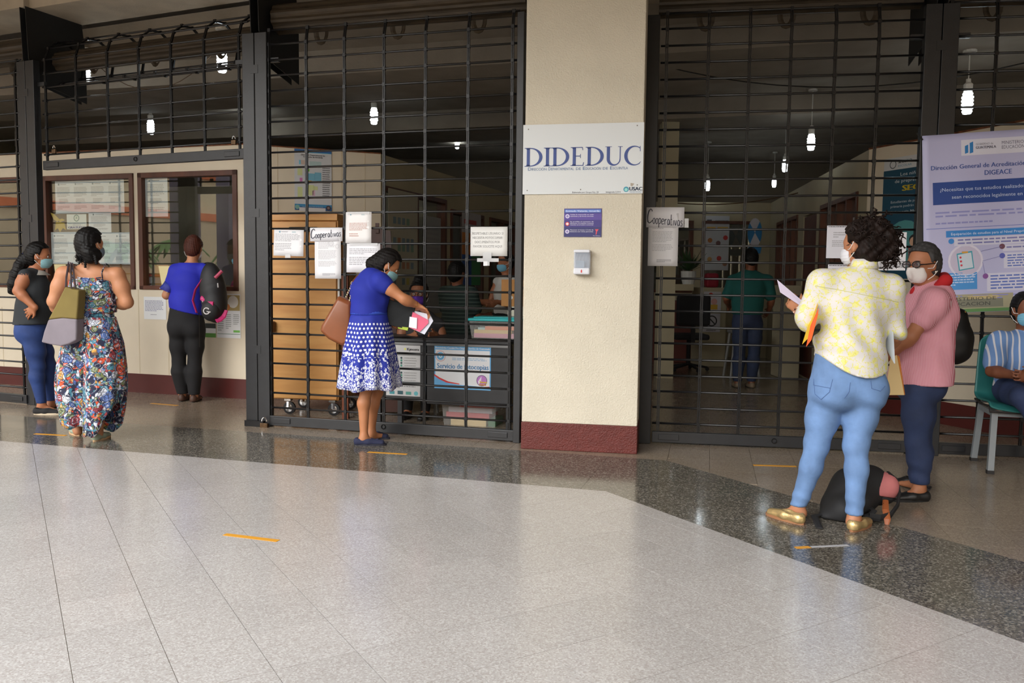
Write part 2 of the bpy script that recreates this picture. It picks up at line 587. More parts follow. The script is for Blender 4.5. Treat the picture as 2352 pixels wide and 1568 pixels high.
# column
colA, colB = V(0.08, 6.25), V(0.93, 6.09)
F_COL = Frame(colA, colB)
CW = F_COL.L
mb = MB().fbox(F_COL, 0, CW, -0.36, 0, 0.207, 4.6)
column = mb.build('wall_column', STUCCO, kind='structure', bevel=0.006)
MB().fbox(F_COL, -0.004, CW + 0.004, -0.364, 0.004, 0, 0.207).build('baseboard_column', STUCCOR, kind='structure', bevel=0.006)
# office front wall with window openings
wb = V(-2.775, 8.683); wu = nrm(V(-1.507, 0.472))
F_W1 = Frame(wb + wu * 4.9, wb)
WL = F_W1.L
ZT = 2.632
SILL, HEAD = 1.13, 2.38
wins = [(WL - 1.335, WL - 0.085), (WL - 2.645, WL - 1.395), (WL - 3.955, WL - 2.705)]
mb = MB()
mb.fbox(F_W1, 0, WL, -0.12, 0, 0.0, SILL)
mb.fbox(F_W1, 0, WL, -0.12, 0, HEAD, ZT)
prev = 0
for a, b in sorted(wins):
    mb.fbox(F_W1, prev, a, -0.12, 0, SILL, HEAD)
    prev = b
mb.fbox(F_W1, prev, WL, -0.12, 0, SILL, HEAD)
wall_office = mb.build('wall_office', CREAM, kind='structure')
for k, s in enumerate((WL - 1.365, WL - 0.98, WL - 2.2, WL - 3.3)):   # panel joints of the boarded wall
    MB().fbox(F_W1, s - 0.004, s + 0.004, 0, 0.002, 0.21, SILL if k == 0 else 0.9).build('joint_strip', mat('joint_cream', (205, 190, 160), 0.7), wall_office)
MB().fbox(F_W1, 0, WL + 0.012, 0, 0.014, 0, 0.207).build('baseboard_office', REDBASE, kind='structure')
MB().fbox(F_W1, 0, WL, -0.13, 0.006, ZT, ZT + 0.012).build('trim_1', mat('rusty_edge', (120, 70, 40), 0.8, var=0.6, vscale=20), kind='structure')
W2B = V(-1.455, 9.22)
F_W2 = Frame(wb, W2B)
MB().fbox(F_W2, 0, F_W2.L, -0.1, 0, 0, ZT).build('wall_office_side', CREAM, kind='structure')
MB().fbox(F_W2, 0.0, F_W2.L, 0, 0.014, 0, 0.207).build('baseboard_office_side', REDBASE, kind='structure')
MB().fbox(F_W2, 0, F_W2.L, -0.11, 0.006, ZT, ZT + 0.012).build('trim_2', MATS['rusty_edge'], kind='structure')
for s in (0.33, 0.66, 1.0, 1.25):
    MB().fbox(F_W2, s - 0.003, s + 0.003, 0, 0.002, 0.21, ZT).build('joint_strip', MATS['joint_cream'], bpy.data.objects['wall_office_side'])
W3B = V(0.28, 14.25)
F_W3 = Frame(W2B, W3B)
def wall_openings(F, name, ops, z0=0.0, z1=ZT, m=CREAMD):
    mb = MB()
    prev = 0
    for a, b, lo, hi in ops:
        mb.fbox(F, prev, a, -0.1, 0, z0, z1)
        if lo > z0: mb.fbox(F, a, b, -0.1, 0, z0, lo)
        mb.fbox(F, a, b, -0.1, 0, hi, z1)
        prev = b
    mb.fbox(F, prev, F.L, -0.1, 0, z0, z1)
    return mb.build(name, m, kind='structure')
wall_openings(F_W3, 'wall_corridor_left', [(0.06, 1.75, 0.9, 2.3), (1.95, 3.1, 0.9, 2.2), (3.4, 5.1, 0.9, 2.2)])
W5A, W5B = V(3.59, 8.55), V(4.36, 14.25)
F_W5 = Frame(W5B, W5A)     # faces the hall
wall_openings(F_W5, 'wall_corridor_right', [(0.7, 2.3, 1.0, 2.25), (2.7, 3.5, 0.02, 2.2), (3.75, 5.4, 0.95, 2.25)])
F_W6 = Frame(W5A, V(4.32, 6.75))
MB().fbox(F_W6, 0, F_W6.L, -0.1, 0, 0, ZT).build('wall_right', CREAM, kind='structure')
MB().fbox(F_W6, -0.01, F_W6.L, 0, 0.014, 0, 0.207).build('baseboard_right', REDBASE, kind='structure')
MB().fbox(F_W6, 0, F_W6.L, -0.11, 0.006, ZT, ZT + 0.015).build('trim_3', MATS['rusty_edge'], kind='structure')
F_BK = Frame(W3B, W5B)
wall_openings(F_BK, 'wall_hall_end', [(0.5, 1.5, 1.15, 2.3), (1.9, 2.75, 1.1, 2.32), (2.95, 3.85, 1.1, 2.32)])
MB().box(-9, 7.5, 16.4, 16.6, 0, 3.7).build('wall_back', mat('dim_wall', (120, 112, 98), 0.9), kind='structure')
MB().box(-9.15, -9, 9.95, 16.6, 0, 3.7).build('wall_side_left', CREAMD, kind='structure')
MB().box(7.35, 7.5, 5, 16.6, 0, 3.7).build('wall_side_right', CREAMD, kind='structure')
# back walls of the office rooms seen through the windows
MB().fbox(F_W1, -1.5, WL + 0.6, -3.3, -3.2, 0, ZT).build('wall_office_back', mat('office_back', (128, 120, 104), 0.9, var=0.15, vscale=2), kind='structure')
# ceilings
CF = Frame((-9, 8.5 + 7.8 * 0.287), (7.5, 8.5 - 8.7 * 0.287))
def under(front_off):   # polygon y range helper: interior ceiling behind the gates
    return [F_FL.P(-2, -front_off, 0)[:2], F_L.P(0, -front_off, 0)[:2], F_C.P(0, -front_off, 0)[:2], F_R.P(0, -front_off, 0)[:2], F_RR.P(2.2, -front_off, 0)[:2], V(7.5, 5.3 + front_off)]
pl = under(0.66)
poly = [(-9, pl[0][1] + 0.3)] + [tuple(p) for p in pl] + [(7.5, 16.6), (-9, 16.6)]
MB().prism([(x, y, 3.6) for x, y in poly], (0, 0, 0.2)).build('ceiling', CONCB, kind='structure')
mb = MB()
for d0, d1 in ((0.0, -1.28), (-3.1, -4.2)):
    mb.fbox(CF, 0.05, CF.L - 0.05, d1, d0, 3.35, 3.61)
mb.build('ceiling_beams', CONCB, kind='structure')
# beam over the gates and the covered walk ceiling
for k, F, s0, s1 in ((1, F_FL, -2, F_FL.L + 0.07), (2, F_L, -0.07, F_L.L + 0.05), (3, F_C, -0.05, F_C.L), (4, F_R, 0, F_R.L + 0.06), (5, F_RR, -0.06, F_RR.L + 2)):
    MB().fbox(F, s0, s1, -0.56, 0.0, 3.80, 4.6).build('ceiling_beam_%d' % k, CONC, kind='structure')
EDGE = 0.6
# unseen wing wall on the right, added to block sky light from that side
F_WG = Frame((5.35, 5.86), (7.2, -3.0))
MB().fbox(F_WG, 0, F_WG.L, -0.3, 0, 0, 4.3).build('wall_light_block_right', mat('light_block_wall', (120, 108, 92), 0.85, var=0.1, vscale=2), kind='structure')
MB().prism([(x, y, 3.96) for x, y in ((-14, 6.6), (-6.0, 4.4), (-2.6, 3.4), (-0.6, 0.5), (0.8, -4.0), (12, -4.0), (12, 11), (-14, 11))], (0, 0, 0.34)).build('ceiling_walk', CONC, kind='structure')  # unseen outer edge cut to admit light on the left, block it right
# ================================================================== roller gates
BSP = 0.1265
def profile(kind):
    """gate profile as (d inward, z) samples with arc length"""
    if kind == 'closed':
        pts = [(0, 0.07), (0, 3.20)] + [(0.055 * (1 - math.cos(t)) * 2.2, 3.20 + 0.2 * math.sin(t)) for t in np.linspace(0.25, 1.35, 6)]
    else:
        pts = [(0, 2.31), (0, 3.30)]
        for t in np.linspace(0.1, 1.62 * math.pi, 26):
            r = 0.235 - 0.012 * t
            pts.append((0.235 - r * math.cos(t), 3.30 + r * 1.0 * math.sin(t)))
    pts = np.array(pts, float)
    L = np.concatenate([[0], np.cumsum(np.hypot(*np.diff(pts, axis=0).T))])
    return pts, L
def along(pts, L, s):
    return np.interp(s, L, pts[:, 0]), np.interp(s, L, pts[:, 1])
def drum(F, root, s0, s1, d, z, r, name='drum'):
    prof = []
    n = 40
    vs, fs = [], []
    for e, s in enumerate((s0, s1)):
        for k in range(n):
            a = 2 * math.pi * k / n
            rr = r * (1.0 if (k // 2) % 2 else 0.92)
            vs.append(F.P(s, -(d + rr * math.cos(a)), z + rr * math.sin(a)))
    fs = [(k, (k + 1) % n, n + (k + 1) % n, n + k) for k in range(n)] + [tuple(range(n)), tuple(range(2 * n - 1, n - 1, -1))]
    MB().add(vs, fs).build(name, mat('rolled_brown_metal', (66, 56, 43), 0.5, metal=0.3, var=0.35, vscale=6, stretch=(1, 1, 8)), root)
def gate(F, label, kind, zoff, vpos, s0, s1, dr=True, loc_s=None):
    root = thing('roller_gate', label, 'gate', F.P((s0 + s1) / 2, 0, 0), 'roller gates of the front')
    pts, L = profile(kind)
    base = MB().tube([F.P(s0, 0, 0), F.P((s0 + s1) / 2, 0, 0), F.P(s1, 0, 0)], 0.0085, 8).mesh('bar', True)
    base.materials.append(BARM)
    zz = zoff
    if kind == 'closed':
        ss = [z - 0.07 for z in np.arange(zoff, 3.5, BSP) if z - 0.07 < L[-1]]
    else:
        ss = list(np.arange(0.11, L[-1], BSP))
    for s in ss:
        d, z = along(pts, L, s)
        o = bpy.data.objects.new('bar', base)
        link(o, root)
        o.location = Vector(tuple(F.n * (-d))) + Vector((0, 0, z))
    # link straps: a chain of short flats threaded on the bars
    for vi, sv in enumerate(vpos):
        mb = MB()
        rr = random.Random(int(sv * 991))
        knots = [0.0] + ss if kind == 'closed' else [0.0] + ss
        for a, b in zip(knots[:-1], knots[1:]):
            d0, z0 = along(pts, L, a)
            d1, z1 = along(pts, L, b)
            jx = rr.uniform(-0.0025, 0.0025)
            for off in (-0.0065, 0.0065):
                p, q = F.P(sv + off + jx, -d0, z0), F.P(sv + off - jx, -d1, z1)
                t = nrm(q - p)
                mb.obox((p + q) / 2, F.u, nrm(np.cross(t, F.u)), t, 0.0042, 0.007, np.linalg.norm(q - p) / 2 + 0.006)
            mb.obox(F.P(sv, -d1, z1), F.u, F.n, V(0, 0, 1), 0.0125, 0.0115, 0.014)
        mb.build('link_strap', BLACK, root)
    zr = 0.012 if kind == 'closed' else 2.275
    rail = MB().fbox(F, s0, s1, -0.022, 0.022, zr, zr + 0.085).build('bottom_rail', GREYM, root, bevel=0.004)
    for s in (s0 + 0.05, s1 - 0.21):
        MB().fbox(F, s, s + 0.16, 0.022, 0.03, zr + 0.022, zr + 0.066).build('bolt', GREYM, rail, bevel=0.003)
    sm = (s0 + s1) / 2 - 0.02
    MB().tube([F.P(sm + 0.018 * math.cos(a), 0.028, zr + 0.05 + 0.018 * math.sin(a)) for a in np.linspace(0, 2 * math.pi, 13)], 0.0035, 6).build('pull_ring', BLACK, rail)
    if dr:
        drum(F, root, s0 - 0.02, s1 + 0.02, 0.22, 3.47 if kind == 'closed' else 3.34, 0.125 if kind == 'closed' else 0.10)
        for k in range(3):
            s = s0 + (s1 - s0) * (0.18 + 0.32 * k)
            zc = 3.34 if kind == 'closed' else 3.3
            MB().tube([F.P(s + 0.05 * math.cos(a), -0.22, zc + 0.09 * math.sin(a)) for a in np.linspace(math.pi, 2 * math.pi, 9)], 0.012, 6, flat=(0.5, 2)).build('spring_band', MATS['rolled_brown_metal'], root)
    return root
def vs_at(F, xs, y):
    return [F.pix(x, y)[0] for x in xs]
gFL = gate(F_FL, 'closed black grille gate at the left edge, behind the ponytailed woman', 'closed', 0.166, vs_at(F_FL, (-85, -15, 46), 560), 0.9, F_FL.L - 0.03)
gL = gate(F_L, 'black grille gate rolled halfway up above the cream office windows', 'raised', 0, vs_at(F_L, (106, 176, 248, 320, 394, 470, 550), 250), 0.09, F_L.L - 0.08)
gC = gate(F_C, 'closed black grille gate left of the column, hung with five notices', 'closed', 0.166, vs_at(F_C, (619.8, 705.9, 792.3, 882, 975.9, 1072.7, 1172.3), 594), 0.05, F_C.L - 0.03)
gR = gate(F_R, 'closed black grille gate right of the column, behind the yellow blouse', 'closed', 0.163, vs_at(F_R, (1519, 1613, 1706, 1799, 1899, 1996), 637), 0.03, F_R.L - 0.04)
gRR = gate(F_RR, 'closed black grille gate behind the lilac banner and teal chair', 'closed', 0.163, vs_at(F_RR, (2156, 2258, 2361), 700), 0.03, 1.9)
# posts between the gates
def post(p, F, label, ht=3.3, w=0.056):
    root = thing('gate_post', label, 'post', (p[0], p[1], 0), 'double steel posts between gates')
    c = V(p[0], p[1], 0)
    for k in (-1, 1):
        a = c + F.u * (k * (w + 0.003))
        MB().hexa([a + F.u * i * w + F.n * j * 0.035 + V(0, 0, z) for z in (0, ht) for i, j in ((-1, 1), (1, 1), (1, -1), (-1, -1))]).build('channel', GREYM, root, bevel=0.004)
    for z in (ht * 0.91, ht * 0.55, ht * 0.2):
        MB().obox(c + F.n * 0.036 + V(0, 0, z), F.u, F.n, V(0, 0, 1), 0.035, 0.002, 0.035).build('weld_plate', GREYM, root)
    for k in (-1, 1):
        MB().obox(c + F.u * k * 0.16 - F.n * 0.02 + V(0, 0, ht - 0.22), F.u, F.n, V(0, 0, 1), 0.045, 0.015, 0.018).build('latch_arm', GREYM, root)
    # black side plates of the roll boxes
    for k in (-1, 1):
        b = c + F.u * k * 0.035
        MB().prism([b + F.n * d + V(0, 0, z) for d, z in ((0.04, 3.8), (0.02, 3.32), (-0.1, 3.12), (-0.62, 3.02), (-0.62, 3.5), (-0.58, 3.8))], F.u * 0.006 * k).build('side_plate', SHAD, root)
    return root
pA = post((-4.65, 8.118), F_L, 'dark grey double post beside the ponytailed woman, far left')
pB = post((-2.165, 7.122), F_C, 'dark grey double post between the raised gate and the notice-hung gate')
pD = post((3.09, 6.205), F_R, 'dark double post at the left edge of the lilac banner')
# single guides against the column
MB().fbox(F_C, F_C.L - 0.035, F_C.L + 0.02, -0.03, 0.03, 0, 3.3).build('gate_guide', GREYM, None, label='narrow grey guide channel against the left side of the column', cat='post', bevel=0.004)
MB().fbox(F_R, -0.075, 0.02, -0.035, 0.03, 0, 3.3).build('gate_guide', BLACK, None, label='narrow black guide channel against the right side of the column', cat='post', bevel=0.004)
# padlocks
def padlock(c, F, label, s=1.0):
    r = thing('padlock', label, 'padlock', c, 'brass padlocks of the gates')
    c = np.asarray(c, float)
    MB().obox(c - V(0, 0, 0.018 * s), F.u, F.n, V(0, 0, 1), 0.024 * s, 0.009 * s, 0.02 * s).build('body', mat('tarnished_brass', (92, 70, 48), 0.45, metal=0.7, var=0.3, vscale=40), r, bevel=0.004)
    MB().tube([c + F.u * 0.015 * s * math.cos(a) + V(0, 0, 0.012 * s + 0.022 * s * math.sin(a)) for a in np.linspace(0, math.pi, 9)] , 0.0038 * s, 6).build('shackle', mat('chrome', (200, 200, 200), 0.2, metal=1.0), r)
def on(F, x, y, d=0.0):
    s, z = F.pix(x, y, d)
    return F.P(s, d, z)
padlock(on(F_L, 124, 343, 0.03), F_L, 'small padlock hanging near the left end of the raised gate')
padlock(on(F_L, 537, 322, 0.03), F_L, 'small padlock hanging near the right end of the raised gate')
padlock(on(F_C, 607, 972, 0.06), F_C, 'padlock lying at the foot of the post by the left corner of the notice-hung gate', 1.5)
MB().fbox(F_C, -0.16, 0.02, 0.02, 0.06, 0.0, 0.05).build('floor_latch', BLACK, pB)
# ================================================================== windows of the office
def window(n, a, b, F, z0, z1, name_wall):
    w = bpy.data.objects.new('window_%d' % n, None)
    w.location = Vector(tuple(F.P((a + b) / 2, 0, z0)))
    COL.objects.link(w)
    LOC[w.name] = w.location.copy()
    tag(w, kind='structure')
    fw, d0, d1 = 0.055, -0.10, 0.018
    for nm, s0, s1, q0, q1 in (('jamb', a, a + fw, z0, z1), ('jamb', b - fw, b, z0, z1), ('head_rail', a, b, z1 - fw, z1), ('sill_rail', a, b, z0, z0 + fw * 0.8)):
        MB().fbox(F, s0, s1, d0, d1, q0, q1).build(nm, WOODF, w, bevel=0.004)
    MB().fbox(F, a + fw, b - fw, -0.034, -0.028, z0 + fw * 0.8, z1 - fw).build('pane', GLASS, w)
    return w
for n, (a, b) in enumerate(wins):
    window(n + 1, a, b, F_W1, SILL, HEAD, wall_office)
# corridor windows left (behind the notice-hung gate)
DARKGL = GLASS
def simple_window(n, F, a, b, z0, z1, nm=3):
    w = bpy.data.objects.new('window_%d' % n, None)
    w.location = Vector(tuple(F.P((a + b) / 2, 0, z0)))
    COL.objects.link(w)
    LOC[w.name] = w.location.copy()
    tag(w, kind='structure')
    for k in range(nm + 1):
        s = a + (b - a) * k / nm
        MB().fbox(F, s - 0.03, s + 0.03, -0.1, 0.015, z0, z1).build('mullion', WOODF, w)
    MB().fbox(F, a, b, -0.1, 0.02, z1 - 0.05, z1).build('head_rail', WOODF, w)
    MB().fbox(F, a, b, -0.1, 0.02, z0, z0 + 0.05).build('sill_rail', WOODF, w)
    MB().fbox(F, a, b, -0.05, -0.044, z0 + 0.05, z1 - 0.05).build('pane', GLASS, w)
simple_window(4, F_W3, 0.06, 1.75, 0.9, 2.3, 2)
simple_window(5, F_W3, 1.95, 3.1, 0.9, 2.2, 2)
simple_window(6, F_W3, 3.4, 5.1, 0.9, 2.2, 3)
simple_window(7, F_W5, 0.7, 2.3, 1.0, 2.25, 4)
simple_window(8, F_W5, 3.75, 5.4, 0.95, 2.25, 4)
simple_window(9, F_BK, 0.5, 1.5, 1.15, 2.3, 1)
simple_window(10, F_BK, 1.9, 2.75, 1.1, 2.32, 1)
simple_window(11, F_BK, 2.95, 3.85, 1.1, 2.32, 1)
d1 = MB().fbox(F_W5, 2.72, 3.48, -0.06, -0.01, 0.02, 2.18).build('door_1', mat('dark_red_door', (88, 34, 24), 0.45, var=0.25, vscale=5), kind='structure')
MB().ball(F_W5.P(2.8, 0.02, 1.0), 0.03).build('door_handle', MATS['chrome'], d1)
# ================================================================== ceiling lamps
def bulb(px, py, Y, s, label):
    c = at(px, py, Y)
    r = thing('ceiling_bulb', label, 'light bulb', c, 'compact bulbs under the hall ceiling')
    cz = 3.6 if Y > 7.9 and not (8.3 < Y < 10.4) else 3.6
    zt = 3.35 if False else None
    E_ = mat('lit_bulb', (240, 250, 255), 0.3, emit=8.0)
    mb = MB()
    h = 0.16 * s
    for k in range(6):
        z = -h / 2 + h * (k + 0.5) / 6
        rad = 0.042 * s * (1.0 if 0 < k < 5 else 0.85)
        mb.lathe([(rad * 0.8, z - h / 14), (rad, z - h / 28), (rad, z + h / 28), (rad * 0.8, z + h / 14)], c, n=12)
    mb.lathe([(0.03 * s, -h / 2 - 0.004), (0.03 * s, h / 2 + 0.004)], c, n=10)
    mb.build('tube', E_, r)
    MB().lathe([(0.02 * s, h / 2), (0.032 * s, h / 2 + 0.01), (0.034 * s, h / 2 + 0.06 * s), (0.018 * s, h / 2 + 0.075 * s), (0.018 * s, h / 2 + 0.1 * s)], c, n=12).build('socket', mat('white_plastic', (225, 225, 220), 0.4), r)
    top = c[2] + h / 2 + 0.1 * s
    ceil = 3.6
    q = CF.n @ (V(c[0], c[1], 0) - CF.A)
    if -1.28 < q < 0 or -4.2 < q < -3.1:
        ceil = 3.35
    if ceil > top:
        MB().lathe([(0.005, 0), (0.005, ceil - top - 0.02), (0.05 * s, ceil - top - 0.02), (0.05 * s, ceil - top)], V(c[0], c[1], top), n=10).build('stem', MATS['white_plastic'], r)
for a in ((196, 166, 8.75, 1.15, 'bright spiral bulb above the far left of the raised gate'),
          (510, 142, 8.0, 1.15, 'bright spiral bulb at the upper right of the raised gate'),
          (346, 292, 11.3, 1.1, 'small bulb on a white fitting behind the middle of the raised gate'),
          (572, 284, 11.9, 1.0, 'bulb half hidden behind the left edge of the notice-hung gate post'),
          (859, 267, 10.6, 1.15, 'single bulb behind the upper middle of the notice-hung gate'),
          (1050, 331, 14.4, 0.9, 'tiny bulb deep in the hall above the photocopy notice'),
          (1191, 424, 14.6, 1.0, 'tiny bulb beside the left edge of the column sign'),
          (1625, 426, 14.0, 1.0, 'bulb deep in the hall above the handwritten notice right of the column'),
          (1778, 420, 15.0, 0.9, 'lowest small bulb at the far end of the hall'),
          (1803, 381, 12.4, 1.0, 'bulb between the two others in the middle of the right hall'),
          (1863, 327, 10.2, 1.1, 'square-looking bright bulb above the curly-haired woman'),
          (2222, 236, 7.55, 1.15, 'large bright bulb just above the lilac banner')):
    bulb(*a)
# loose wires under the ceiling
WIRE = mat('brown_wire', (92, 70, 48), 0.6)
def sag(p, q, dz, n=12):
    return [p + (q - p) * t + V(0, 0, -dz * 4 * t * (1 - t)) for t in np.linspace(0, 1, n)]
MB().tube(sag(at(222, 148, 8.4), at(485, 128, 8.2), 0.28), 0.004, 5).build('ceiling_wire', WIRE, None, label='thin brown wire sagging between the two bright bulbs on the left', cat='wire')
MB().tube(sag(at(1500, 145, 8.4), at(2352, 145, 7.4), 0.22), 0.006, 5).build('ceiling_wire', mat('dark_wire', (30, 28, 26), 0.6), None, label='dark cable sagging across the ceiling behind the right gate', cat='wire')
MB().tube(sag(at(1525, 463, 12.6), at(1845, 440, 12.0), 0.10), 0.008, 5).build('ceiling_wire', WIRE, None, label='brown cable drooping along the cream header at the end of the hall', cat='wire')
# inner hall pillar
c = at(1531, 700, 11.0)
MB().box(c[0] - 0.11, c[0] + 0.11, 11.0, 11.22, 0, 3.6).build('wall_pillar', CREAMD, kind='structure')
# ================================================================== signs and notices
UP = V(0, 0, 1)
def flat_on(F, x0, y0, x1, y1, d):
    """sheet on plane F spanning pixel corners (top-left, bottom-right)"""
    s0, z1 = F.pix(x0, y0, d)
    s1, z0 = F.pix(x1, y1, d)
    return Flat(F.P(s0, d, z0), F.u, UP, s1 - s0, z1 - z0)
def flat_quad(tl, tr, bl):
    u = tr - tl
    v = tl - bl
    w, h = np.linalg.norm(u), np.linalg.norm(v)
    return Flat(bl, u, v, w, h)
BLUE = (58, 78, 140)
# ---- serif capitals built stroke by stroke
def arcpts(cx, cy, rx, ry, a0, a1, n=22):
    return [(cx + rx * math.cos(a), cy + ry * math.sin(a)) for a in np.linspace(a0, a1, n)]
def serif_glyph(ch):
    """returns (width, list of (points, faces)), cap height 1"""
    out = []
    def q(*p): out.append((list(p), [tuple(range(len(p)))]))
    def band(o, i): out.append((o + i, [(k, k + 1, len(o) + k + 1, len(o) + k) for k in range(len(o) - 1)]))
    T, S = 0.165, 0.036
    def stem(x, w=T, y0=0.0, y1=1.0, l=0.11, r=0.11):
        q((x, y0), (x + w, y0), (x + w, y1), (x, y1))
        if l or r:
            for y, sg in ((0, 1), (1, -1)):
                q((x - l, y), (x + w + r, y), (x + w + r, y + sg * S), (x - l, y + sg * S))
                q((x - l * 0.35, y + sg * S), (x + w + r * 0.35, y + sg * S), (x + w, y + sg * 0.1), (x, y + sg * 0.1))
    if ch == 'I':
        stem(0.11); return 0.36, out
    if ch == 'D':
        stem(0.11, r=0.02)
        o = arcpts(0.30, 0.5, 0.64, 0.5, -math.pi / 2, math.pi / 2)
        i = arcpts(0.30, 0.5, 0.465, 0.447, -math.pi / 2, math.pi / 2)
        band(o, i)
        q((0.2, 0), (0.31, 0), (0.31, 0.048), (0.2, 0.048)); q((0.2, 0.952), (0.31, 0.952), (0.31, 1), (0.2, 1))
        return 0.98, out
    if ch == 'E':
        stem(0.11, r=0.0)
        q((0.2, 0), (0.66, 0), (0.66, 0.04), (0.2, 0.04)); q((0.2, 0.96), (0.62, 0.96), (0.62, 1), (0.2, 1)); q((0.2, 0.5), (0.52, 0.5), (0.52, 0.545), (0.2, 0.545))
        q((0.62, 0), (0.66, 0), (0.70, 0.19), (0.66, 0.19)); q((0.58, 1), (0.62, 1), (0.64, 0.83), (0.61, 0.83)); q((0.49, 0.41), (0.52, 0.41), (0.52, 0.63), (0.49, 0.63))
        return 0.74, out
    if ch == 'U':
        q((0.08, 0.35), (0.245, 0.35), (0.245, 1), (0.08, 1)); q((0.0, 1), (0.34, 1), (0.34, 0.972), (0.0, 0.972))
        q((0.74, 0.35), (0.79, 0.35), (0.79, 1), (0.74, 1)); q((0.65, 1), (0.89, 1), (0.89, 0.972), (0.65, 0.972))
        o = arcpts(0.435, 0.35, 0.355, 0.37, math.pi, 2 * math.pi); i = arcpts(0.49, 0.35, 0.245, 0.29, math.pi, 2 * math.pi)
        band(o, i); return 0.92, out
    if ch == 'C':
        o = arcpts(0.52, 0.5, 0.50, 0.52, math.radians(52), math.radians(308), 30); i = arcpts(0.575, 0.5, 0.385, 0.46, math.radians(52), math.radians(308), 30)
        band(o, i)
        q((0.80, 1.0), (0.83, 1.0), (0.84, 0.72), (0.81, 0.72)); q((0.80, 0.10), (0.87, 0.17), (0.85, 0.19), (0.79, 0.13))
        return 0.90, out
S = flat_on(F_COL, 1202, 287, 1476, 444, 0.012)
x = 0.015
word = 'DIDEDUC'
tot = sum(serif_glyph(c)[0] for c in word) + 0.03 * 6
k = 0.97 / tot
for ch in word:
    w, parts = serif_glyph(ch)
    for pts, fs in parts:
        S._put(BLUE, [(x + px * k, 0.40 + py * 0.268) for px, py in pts], fs, 2)
    x += (w + 0.03) * k
xx = 0.045
for wd, wfr in (('D', .028), ('IRECCIÓN', .125), (' D', .034), ('EPARTAMENTAL', .19), (' DE', .055), (' E', .035), ('DUCACIÓN', .125), (' DE', .055), (' E', .035), ('SCUINTLA', .122)):
    t = wd.strip()
    off = 0.014 if wd[0] == ' ' else 0
    S.text(t, xx + off, xx + wfr, 0.342, 0.046 if len(t) == 1 else 0.036, (70, 105, 150))
    xx += wfr + 0.003
S.text('Elaborado por Grupo No. 20', 0.42, 0.64, 0.012, 0.022, (60, 60, 70))
S.text('Integrada 2,014', 0.70, 0.82, 0.012, 0.022, (60, 60, 70))
S.disc(0.865, 0.06, 0.022, (70, 150, 175), 2); S.disc(0.865, 0.055, 0.013, (150, 215, 205), 3)
S.text('USAC', 0.892, 0.995, 0.042, 0.05, (46, 66, 92), bold=0.002)
S.text('TRICENTENARIA', 0.892, 0.995, 0.014, 0.014, (70, 110, 140))
for cx, cy in ((0.045, 0.935), (0.945, 0.955), (0.04, 0.055), (0.49, 0.062), (0.955, 0.12)):
    S.disc(cx, cy, 0.005, (110, 105, 95), 3)
S.poly([(0.9, 0.15), (0.93, 0.14), (0.915, 0.10), (0.90, 0.11)], (170, 160, 145), 1)
S.build('wall_sign', 'wide white board lettered DIDEDUC in blue serif capitals on the column', 'sign', (214, 218, 220), 0.012, part='lettering')
# purple rules sign
S = flat_on(F_COL, 1296, 479, 1381, 544, 0.006)
S.rect(0, 0.0, 1, 0.35, (52, 52, 110)); S.rect(0, 0.35, 1, 0.6, (66, 56, 128)); S.rect(0, 0.6, 1, 0.82, (88, 70, 150)); S.rect(0.02, 0.865, 0.98, 0.965, (96, 132, 205))
S.text('Estimado Visitante, recuerda:', 0.05, 0.95, 0.885, 0.06, (245, 245, 255))
for y, rows, c in ((0.73, ('Utiliza la mascarilla en todo', 'momento y de forma correcta.'), (225, 220, 240)), (0.46, ('Se prohíbe el consumo de', 'alimentos y/o bebidas mientras', 'transitan en el centro comercial.'), (200, 50, 50)), (0.19, ('Mantener al menos 1.5 mts de', 'distancia con otras personas.'), (225, 220, 240))):
    S.disc(0.09, y, 0.055, c, 2); S.disc(0.09, y, 0.035, (150, 140, 190) if c[1] > 100 else (240, 220, 220), 3)
    for i, t in enumerate(rows):
        S.text(t, 0.165, 0.79, y + 0.04 - 0.06 * i if len(rows) == 2 else y + 0.06 - 0.055 * i, 0.036, (240, 238, 248))
S.poly([(0.83, 0.27), (0.93, 0.27), (0.89, 0.2), (0.87, 0.08), (0.85, 0.08), (0.86, 0.2)], (220, 80, 90), 2)
S.text('Plaza Palmeras', 0.78, 0.97, 0.03, 0.022, (235, 235, 245))
S.build('wall_sign', 'small purple visitor rules sign on the column above the dispenser', 'sign', (66, 60, 130), 0.006)
# soap dispenser
F = F_COL
s0, zb = F.pix(1317, 630, 0.08); s1, zt_ = F.pix(1355, 573, 0.08)
disp = thing('soap_dispenser', 'white gel dispenser with clear tank fixed to the column', 'dispenser', F.P((s0 + s1) / 2, 0, zb))
WP = mat('glossy_white_plastic', (222, 224, 232), 0.25)
h = zt_ - zb
MB().fbox(F, s0, s1, 0.0, 0.03, zb, zt_).build('back_plate', WP, disp, bevel=0.006)
MB().fbox(F, s0 - 0.002, s1 + 0.002, 0.0, 0.088, zt_ - h * 0.13, zt_).build('lid', WP, disp, bevel=0.01)
MB().fbox(F, s0, s1, 0.03, 0.08, zb + h * 0.27, zt_ - h * 0.13).build('tank', mat('clear_plastic', (200, 210, 225), 0.1, alpha=0.35), disp, bevel=0.006)
MB().fbox(F, s0 + 0.012, s1 - 0.04, 0.03, 0.07, zb + h * 0.27, zb + h * 0.55).build('gel', mat('clear_gel', (190, 205, 220), 0.1, alpha=0.5), disp)
MB().fbox(F, s0 - 0.001, s1 + 0.001, 0.0, 0.086, zb, zb + h * 0.27).build('pump_cover', WP, disp, bevel=0.012)
MB().prism([F.P((s0 + s1) / 2 + a, 0.0865, zb + h * 0.14 + b) for a, b in ((-0.004, -0.012), (0.004, -0.012), (0.005, 0.002), (0, 0.012), (-0.005, 0.002))], F.n * 0.001).build('drop_mark', ink((200, 40, 40)), disp)

